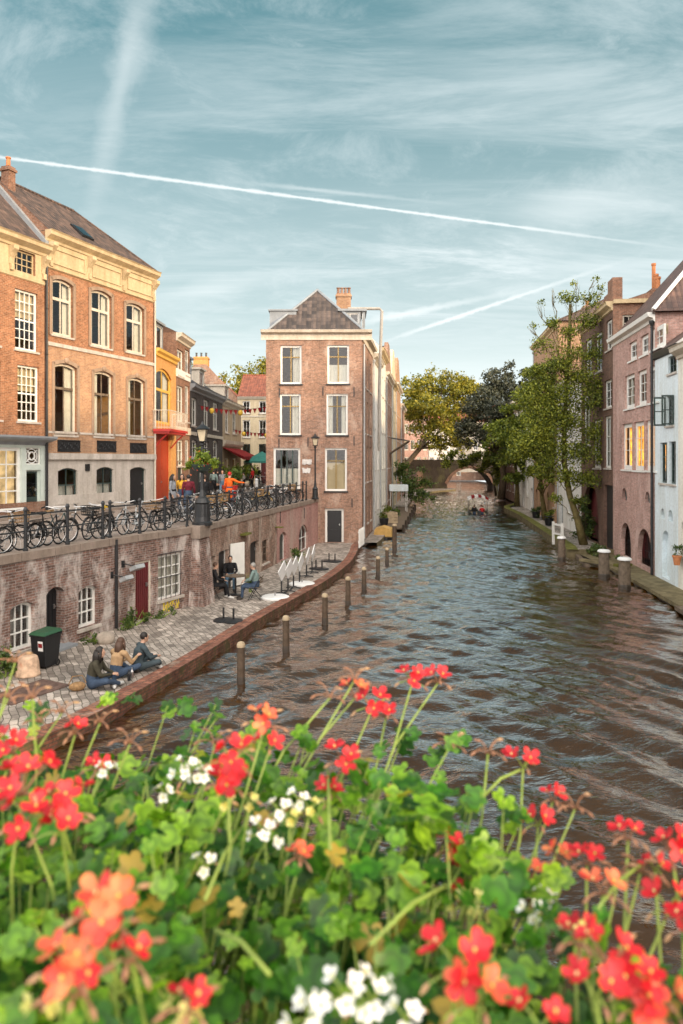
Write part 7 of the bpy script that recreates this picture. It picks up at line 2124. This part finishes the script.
for k in range(6):
    a, b = -1 + 2 * k / 6, -1 + 2 * (k + 1) / 6
    za, zb = 2.15 - .28 * a * a, 2.15 - .28 * b * b
    mb.add([(-.6, a, za), (1.5, a, za), (1.5, b, zb), (-.6, b, zb), (-.6, a, za - .22), (-.6, b, zb - .22)], [(0, 1, 2, 3), (0, 3, 5, 4)], k % 2)
mb.build('canopy', [M['canvas_red'], M['white_plastic']], o)
for sx in (-.55, 1.45):
    for sy in (-.9, .9): mb = MB(); mb.tube([(sx, sy, .5), (sx, sy, 1.9)], .02, 5); mb.build('canopy_pole', M['steel'], o)
mb = MB(); mb.box(-2.62, -2.32, -.18, .18, .1, .75); mb.build('outboard_motor', M['black_paint'], o)
bm = o.matrix_basis.copy()
bm = Matrix.Translation((13.45, 71.0, 0)) @ Matrix.Rotation(R(82), 4, 'Z')
for i, (lx, ly, top, lb) in enumerate(((-1.5, -.35, 'cloth_red', 'passenger in red sitting at the stern of the tour boat on the right'), (-1.5, .4, 'cloth_black', 'passenger in black sitting at the stern of the tour boat on the left'), (-.1, -.3, 'plaster_white', 'passenger in white under the canopy of the tour boat'), (-.1, .35, 'cloth_olive', 'passenger in olive under the canopy of the tour boat'))):
    q = bm @ Vector((lx + .3, ly, 0)); person(lb, 'chair', top, 'jeans', 'hair_brown', (q.x, q.y, -.08), R(82 - 90 + (180 if i > 1 else 0)), vox=.03, group='passengers of the tour boat', scale=.95)
# ---------------------------------------------------------------- geraniums in the flower box on the bridge we stand on
EZ = EYE - .44
def far_edge(x):
    """distance of the mound's far edge at sideways position x (the box runs obliquely to the view)"""
    return float(np.interp(x, [-.9, -.55, -.24, -.06, .13, .19, .23, .28, .34, .9], [1.10, 1.13, 1.20, 1.10, .95, .85, .74, .66, .60, .40]))
# bridge deck and box below us
bd = thing('bridge_parapet', 'brick parapet of the near bridge beneath the flower box', 'parapet', (0, 0, 0))
dirb = Vector((1.0, -0.62)).normalized(); nrm = Vector((dirb.y, -dirb.x)) * -1
c0 = Vector((0, .66))
def along(s, o, z):
    q = c0 + dirb * s + nrm * o
    return (q.x, q.y, z)
mb = MB(); mb.add([along(-7, -.35, -.5), along(9, -.35, -.5), along(9, .18, -.5), along(-7, .18, -.5), along(-7, -.35, 4.55), along(9, -.35, 4.55), along(9, .18, 4.55), along(-7, .18, 4.55)], [(0, 3, 2, 1), (4, 5, 6, 7), (0, 1, 5, 4), (1, 2, 6, 5), (2, 3, 7, 6), (3, 0, 4, 7)]); mb.build('masonry', M['brick_warm'], bd)
box_o = thing('flower_box', 'long dark planter box under the geraniums', 'planter', (0, 0, 0))
s0_, s1_ = -1.15, 1.3
mb = MB()
for (o0, o1) in ((-.22, -.19), (.10, .13)): mb.add([along(s0_, o0, 4.60), along(s1_, o0, 4.60), along(s1_, o1, 4.60), along(s0_, o1, 4.60), along(s0_, o0, 4.84), along(s1_, o0, 4.84), along(s1_, o1, 4.84), along(s0_, o1, 4.84)], [(0, 3, 2, 1), (4, 5, 6, 7), (0, 1, 5, 4), (1, 2, 6, 5), (2, 3, 7, 6), (3, 0, 4, 7)])
mb.add([along(s0_, -.19, 4.58), along(s1_, -.19, 4.58), along(s1_, .10, 4.58), along(s0_, .10, 4.58)], [(0, 1, 2, 3)])
mb.build('box_wall', M['dark_green_paint'], box_o)
mb = MB(); mb.add([along(s0_, -.19, 4.80), along(s1_, -.19, 4.80), along(s1_, .10, 4.80), along(s0_, .10, 4.80)], [(0, 1, 2, 3)]); mb.build('soil', M['soil'], box_o)

gr = np.random.default_rng(77)
def lobed_leaf(c, nrm, yaw, r, out_v, out_f):
    """round scalloped geranium leaf, slightly cupped, with a notch at the stalk"""
    n = Vector(nrm).normalized(); t = n.cross(Vector((math.cos(yaw), math.sin(yaw), .13))).normalized(); b = n.cross(t)
    base = len(out_v); k = 20
    out_v.append(tuple(Vector(c) - n * r * .10))
    cup = gr.uniform(.0, .22)
    for ring, rr_ in ((0, .55), (1, 1.0)):
        for i in range(k + 1):
            a = -PI * .92 + 2 * PI * .92 * i / k
            lob = 1.0 if ring == 0 else (0.58 + .42 * abs(math.cos(a * 2.5)) ** .8 + .06 * math.cos(a * 14))
            q = r * rr_ * lob
            z = cup * (rr_ ** 2) * r * (1 if ring else .8) + (.05 * r * math.cos(a * 5) if ring else 0) - .10 * r
            out_v.append(tuple(Vector(c) + t * math.sin(a) * q + b * math.cos(a) * q + n * z))
    for i in range(k):
        out_f.append((base, base + 1 + i, base + 2 + i))
        o = base + 1 + (k + 1)
        out_f.append((base + 1 + i, o + i, o + i + 1, base + 2 + i))

N_PL = 9
roots = []
for i in range(N_PL):
    s = -.85 + 1.45 * i / (N_PL - 1)
    roots.append(Vector(along(s, -.03, 4.80)))
plants = []
kinds_ = ['scarlet geranium', 'leafy geranium with scarlet clusters', 'geranium with bright red blossoms', 'bushy geranium with large red flower heads']
for i in range(N_PL):
    lb = 'green %s, %s of nine along the flower box from the left' % (['geranium with scarlet flowers', 'geranium'][i % 2], ORD[i])
    plants.append(thing('geranium', lb, 'geranium', tuple(roots[i]), 0, 'geraniums in the flower box'))
leafV = [[] for _ in range(N_PL)]; leafF = [[] for _ in range(N_PL)]; stemB = [MB() for _ in range(N_PL)]
def nearest(p):
    return min(range(N_PL), key=lambda k: (roots[k].x - p[0]) ** 2 + (roots[k].y - p[1]) ** 2)
def leaf_at(p, nrm, yaw, r, stem=True):
    k = nearest(p); q = Vector(p) - roots[k]
    lobed_leaf(tuple(q), nrm, yaw, r, leafV[k], leafF[k])
    if stem and gr.random() < .22:
        a = Vector((q.x * .45 + gr.normal(0, .02), q.y * .45 + gr.normal(0, .02), q.z * .3))
        m = a.lerp(q, .55) + Vector((gr.normal(0, .015), gr.normal(0, .015), .02))
        stemB[k].tube([tuple(a), tuple(m), tuple(q)], [.0014, .0012, .0009], 5)
for it in range(6300):
    x = gr.uniform(-.72, .62)
    fe = far_edge(x)
    u = gr.random() ** .85
    y = .30 + (fe - .30) * u + gr.normal(0, .02)
    if y < .30: continue
    layer = gr.random()
    edge = max(0.0, (y - (fe - .14)) / .14)
    z = EZ + .02 * math.sin(x * 9 + y * 7) + .018 * math.sin(x * 23) + gr.normal(0, .016) - edge * gr.uniform(0, .10)
    if layer > .42: z -= gr.uniform(.03, .22)
    if layer <= .42 and math.sin(x * 31 + 2 * math.sin(y * 17)) * math.sin(y * 37 + 1.7 * math.sin(x * 13)) > .35: z -= gr.uniform(.06, .16)
    if edge > .6 and gr.random() < .5: continue
    r = .0075 + .0145 * gr.random() ** 1.3
    nn = Vector((gr.normal(0, .5), gr.normal(-.30, .5), 1.0))
    leaf_at((x, y, z), nn, gr.uniform(0, 6.28), r)
# hanging foliage on the far side of the box
for it in range(500):
    x = gr.uniform(-.72, .80); y = far_edge(x) + gr.normal(-.02, .03); z = EZ - gr.uniform(.02, .42)
    leaf_at((x, y, z), Vector((gr.normal(0, .4), gr.normal(.6, .4), .7)), gr.uniform(0, 6.28), gr.uniform(.011, .021))
# a few free sprigs standing higher than the rest
for (px, py, d) in ((432, 790, .98), (470, 800, .92), (505, 812, .90), (395, 742, 1.12), (450, 748, 1.05), (300, 742, 1.05), (180, 705, 1.2), (360, 770, 1.0), (120, 700, 1.3), (255, 745, 1.1), (40, 715, 1.2), (420, 830, .9), (560, 880, .82), (480, 890, .8), (210, 720, 1.15)):
    for k in range(6):
        p = at(px + gr.normal(0, 9), py + gr.normal(0, 7), d + gr.normal(0, .02)); leaf_at(p, Vector((gr.normal(0, .4), gr.normal(-.5, .4), .8)), gr.uniform(0, 6.28), gr.uniform(.010, .018))

def petal(mb, c, d, n, L, W, mi):
    """one obovate petal from centre c along d, face normal n"""
    d = d.normalized(); n = (n - d * n.dot(d)).normalized(); s = d.cross(n)
    prof = [(0, .10), (.25, .30), (.55, .50), (.82, .46), (.97, .25), (1.0, 0)]
    vs = []; 
    for t, w_ in prof: vs.append(tuple(c + d * L * t + s * W * w_ + n * L * (.16 * t * t)))
    for t, w_ in prof[-2::-1]: vs.append(tuple(c + d * L * t - s * W * w_ + n * L * (.16 * t * t)))
    mid = [tuple(c + d * L * t - n * L * .02 + n * L * (.13 * t * t)) for t in (0.0, .5, .9)]
    b = 0; V = vs + mid; m0, m1, m2 = len(vs), len(vs) + 1, len(vs) + 2
    F_ = [(0, 1, m1, m0), (1, 2, m1), (2, 3, m2, m1), (3, 4, 5, m2), (5, 6, 7, m2), (7, 8, m1, m2), (8, 9, m1), (9, 10, m0, m1)]
    mb.add(V, F_, mi)

def floret(mb, c, n, L, mi, g):
    n = n.normalized(); t = n.cross(Vector((g.gauss(0, 1), g.gauss(0, 1), g.gauss(0, 1)))).normalized(); b = n.cross(t)
    for k, a in enumerate((-.42, .42, 1.75, 3.14, 4.53)):
        a += g.uniform(-.15, .15)
        d = t * math.cos(a) + b * math.sin(a) + n * g.uniform(.05, .45)
        petal(mb, c, d, n, L * (1.0 if k > 1 else 1.08) * g.uniform(.85, 1.1), L * (.72 if k > 1 else .62), mi)
    mb.ell(tuple(c + n * .001), (.0016, .0016, .002), 6, 4, None, 2)

def head(p, R_, n_f, L, mat, seed, buds=4, stalk_to=None):
    """an umbel: florets on thin pedicels round a dome, some buds, on a long stalk that comes out of the plant"""
    g = random.Random(seed)
    k = nearest(p); root = roots[k]; q = Vector(p) - root
    base = Vector((q.x * .55 + g.uniform(-.03, .03), q.y * .6 + g.uniform(-.04, .02), max(.08, min(q.z - .16, .26))))
    if stalk_to: base = Vector(stalk_to) - root
    sm = MB(); mid = base.lerp(q, .55) + Vector((g.uniform(-.012, .012), g.uniform(-.012, .012), .01))
    hub = q - Vector((0, 0, R_ * .5))
    sm.tube([tuple(base), tuple(mid), tuple(hub)], [.0019, .0016, .0014], 6)
    hb = MB()
    for i in range(n_f + buds):
        a = 2.4 * i; e = math.acos(1 - (i + .5) / (n_f + buds) * 1.15)
        d = Vector((math.sin(e) * math.cos(a), math.sin(e) * math.sin(a), math.cos(e)))
        d += Vector((0, -.35, .1)); d.normalize()
        c = hub + d * R_ * g.uniform(.75, 1.1)
        hb.tube([tuple(hub), tuple(hub.lerp(c, .5) + Vector((0, 0, .003))), tuple(c)], .0010, 4, 1)
        if i < n_f: floret(hb, c, d + Vector((g.uniform(-.4, .4), g.uniform(-.5, .1), g.uniform(-.2, .3))), L, 0, g)
        else:
            dn = (d + Vector((0, 0, -.8))).normalized(); hb.tube([tuple(c), tuple(c + dn * .004), tuple(c + dn * .010)], [.0010, .0022, .0007], 6, 3)
    st_ = sm.build('flower_stalk', M['stalk_green'], plants[k])
    hb.build('flower_head', [M[mat], M['stalk_brown' if buds > 3 else 'stalk_green'], M['petal_yellow'], M['bud_pink']], st_)
# read off the photograph: px, py, distance, cluster radius, florets, petal length
red = [(372, 700, 1.10, .030, 5, .019), (412, 676, 1.15, .026, 4, .017), (438, 677, 1.15, .020, 2, .018), (386, 712, 1.12, .018, 2, .017), (264, 718, 1.0, .030, 5, .017), (270, 742, 1.0, .018, 3, .017), (233, 752, .84, .030, 5, .019), (228, 778, .83, .022, 4, .020),
       (345, 757, .98, .030, 5, .017), (330, 790, .95, .02, 2, .015), (523, 760, 1.02, .022, 3, .018), (538, 818, .95, .022, 3, .018), (553, 796, .97, .016, 2, .016), (530, 872, .88, .024, 3, .017), (453, 846, .86, .026, 4, .016), (466, 866, .84, .020, 3, .016), (468, 892, .82, .02, 3, .015),
       (587, 856, .84, .022, 3, .016), (628, 833, .82, .018, 3, .015), (672, 843, .78, .026, 4, .018), (655, 865, .8, .014, 2, .014), (668, 898, .74, .030, 5, .018), (603, 885, .74, .022, 3, .017),
       (22, 778, .74, .038, 6, .018), (60, 800, .74, .038, 6, .018), (28, 812, .72, .03, 5, .017), (62, 822, .70, .024, 3, .017), (12, 742, .95, .034, 5, .018), (100, 765, .98, .02, 2, .016), (75, 728, 1.05, .02, 2, .015),
       (458, 955, .56, .030, 4, .022), (478, 988, .54, .026, 3, .020), (610, 952, .58, .034, 5, .019), (636, 975, .57, .03, 4, .019), (580, 935, .62, .022, 3, .017), (596, 985, .55, .02, 3, .018), (100, 925, .52, .026, 3, .015), (132, 950, .50, .018, 2, .015), (80, 980, .50, .024, 3, .015), (190, 1000, .5, .02, 3, .015), (665, 990, .6, .026, 3, .016), (540, 1015, .52, .024, 3, .015), (690, 920, .7, .03, 4, .018)]
for i, (px, py, d, r_, nf, L) in enumerate(red):
    head(at(px, py, d), r_ * .95, max(2, int(nf * .7 + .4)), L * (.82 if d > .65 else .70), 'petal_coral' if i % 9 == 4 else 'petal_red', 100 + i, buds=2 + i % 5)
coral = [(110, 905, .52, .026, 3, .015), (70, 960, .5, .022, 3, .014), (640, 1000, .56, .022, 3, .015), (355, 690, 1.12, .024, 2, .013), (560, 855, .86, .018, 2, .012), (300, 855, .8, .014, 2, .012)]
for i, (px, py, d, r_, nf, L) in enumerate(coral): head(at(px, py, d), r_, nf, L, 'petal_coral', 200 + i, buds=5)
white = [(188, 768, .95, .024, 7, .009), (205, 772, .95, .018, 5, .009), (265, 828, .85, .022, 6, .009), (280, 808, .86, .016, 4, .009), (300, 798, .88, .016, 4, .008), (165, 790, .9, .014, 3, .008), (345, 985, .55, .024, 6, .010), (312, 1008, .53, .02, 5, .010), (372, 990, .55, .018, 4, .009), (545, 892, .8, .016, 4, .008), (105, 768, .95, .014, 4, .008), (205, 862, .8, .014, 3, .008), (530, 910, .72, .012, 3, .008), (405, 1010, .54, .016, 3, .009)]
for i, (px, py, d, r_, nf, L) in enumerate(white): head(at(px, py, d), r_, nf, L * .85, 'petal_white', 300 + i, buds=1)
yel = [(310, 805, .88, .018, 5, .006), (470, 900, .76, .022, 6, .007), (290, 815, .86, .014, 4, .006), (225, 800, .86, .012, 3, .006), (60, 985, .5, .02, 5, .008), (250, 800, .88, .012, 3, .006), (575, 930, .66, .016, 4, .007), (180, 1015, .5, .014, 4, .008)]
for i, (px, py, d, r_, nf, L) in enumerate(yel): head(at(px, py, d), r_, nf, L, 'petal_yellow', 400 + i, buds=1)
# spent seed heads on bare stalks
for i, (px, py, d) in enumerate(((130, 735, 1.0), (15, 655, 1.15), (8, 690, 1.1), (40, 715, 1.1), (355, 672, 1.12), (330, 690, 1.1), (450, 738, 1.05), (215, 735, 1.05), (62, 705, 1.1), (100, 715, 1.1), (488, 745, 1.0), (640, 862, .8), (618, 870, .8), (420, 870, .85), (240, 745, 1.0), (575, 800, .95), (32, 690, 1.0))):
    head(at(px, py, d), .024, 0, .01, 'bud_pink', 500 + i, buds=7)
# long bare leaf stalks crossing the mound
for (a, b) in (((370, 945, .60), (447, 885, .72)), ((205, 900, .7), (240, 830, .85)), ((600, 985, .58), (655, 960, .66)), ((215, 930, .62), (270, 975, .56)), ((640, 865, .8), (590, 920, .7)), ((330, 850, .8), (328, 770, .98)), ((480, 800, .95), (520, 770, 1.0))):
    p, q = Vector(at(*a)), Vector(at(*b)); k = nearest(p)
    stemB[k].tube([tuple(p - roots[k]), tuple((p + q) / 2 - roots[k] + Vector((0, 0, .008))), tuple(q - roots[k])], .0019, 6)
for k in range(N_PL):
    if leafV[k]:
        fo_ = make_obj('foliage', leafV[k], leafF[k], None, M['leaf_geranium'], plants[k], True)
        za = fo_.data.attributes.new('zone', 'FLOAT', 'POINT')
        za.data.foreach_set('value', np.tile(np.array([1.0] + [.5] * 21 + [0.0] * 21, dtype=np.float32), len(leafV[k]) // 43))
    if stemB[k].v: stemB[k].build('stem', M['stalk_green'], plants[k], True)
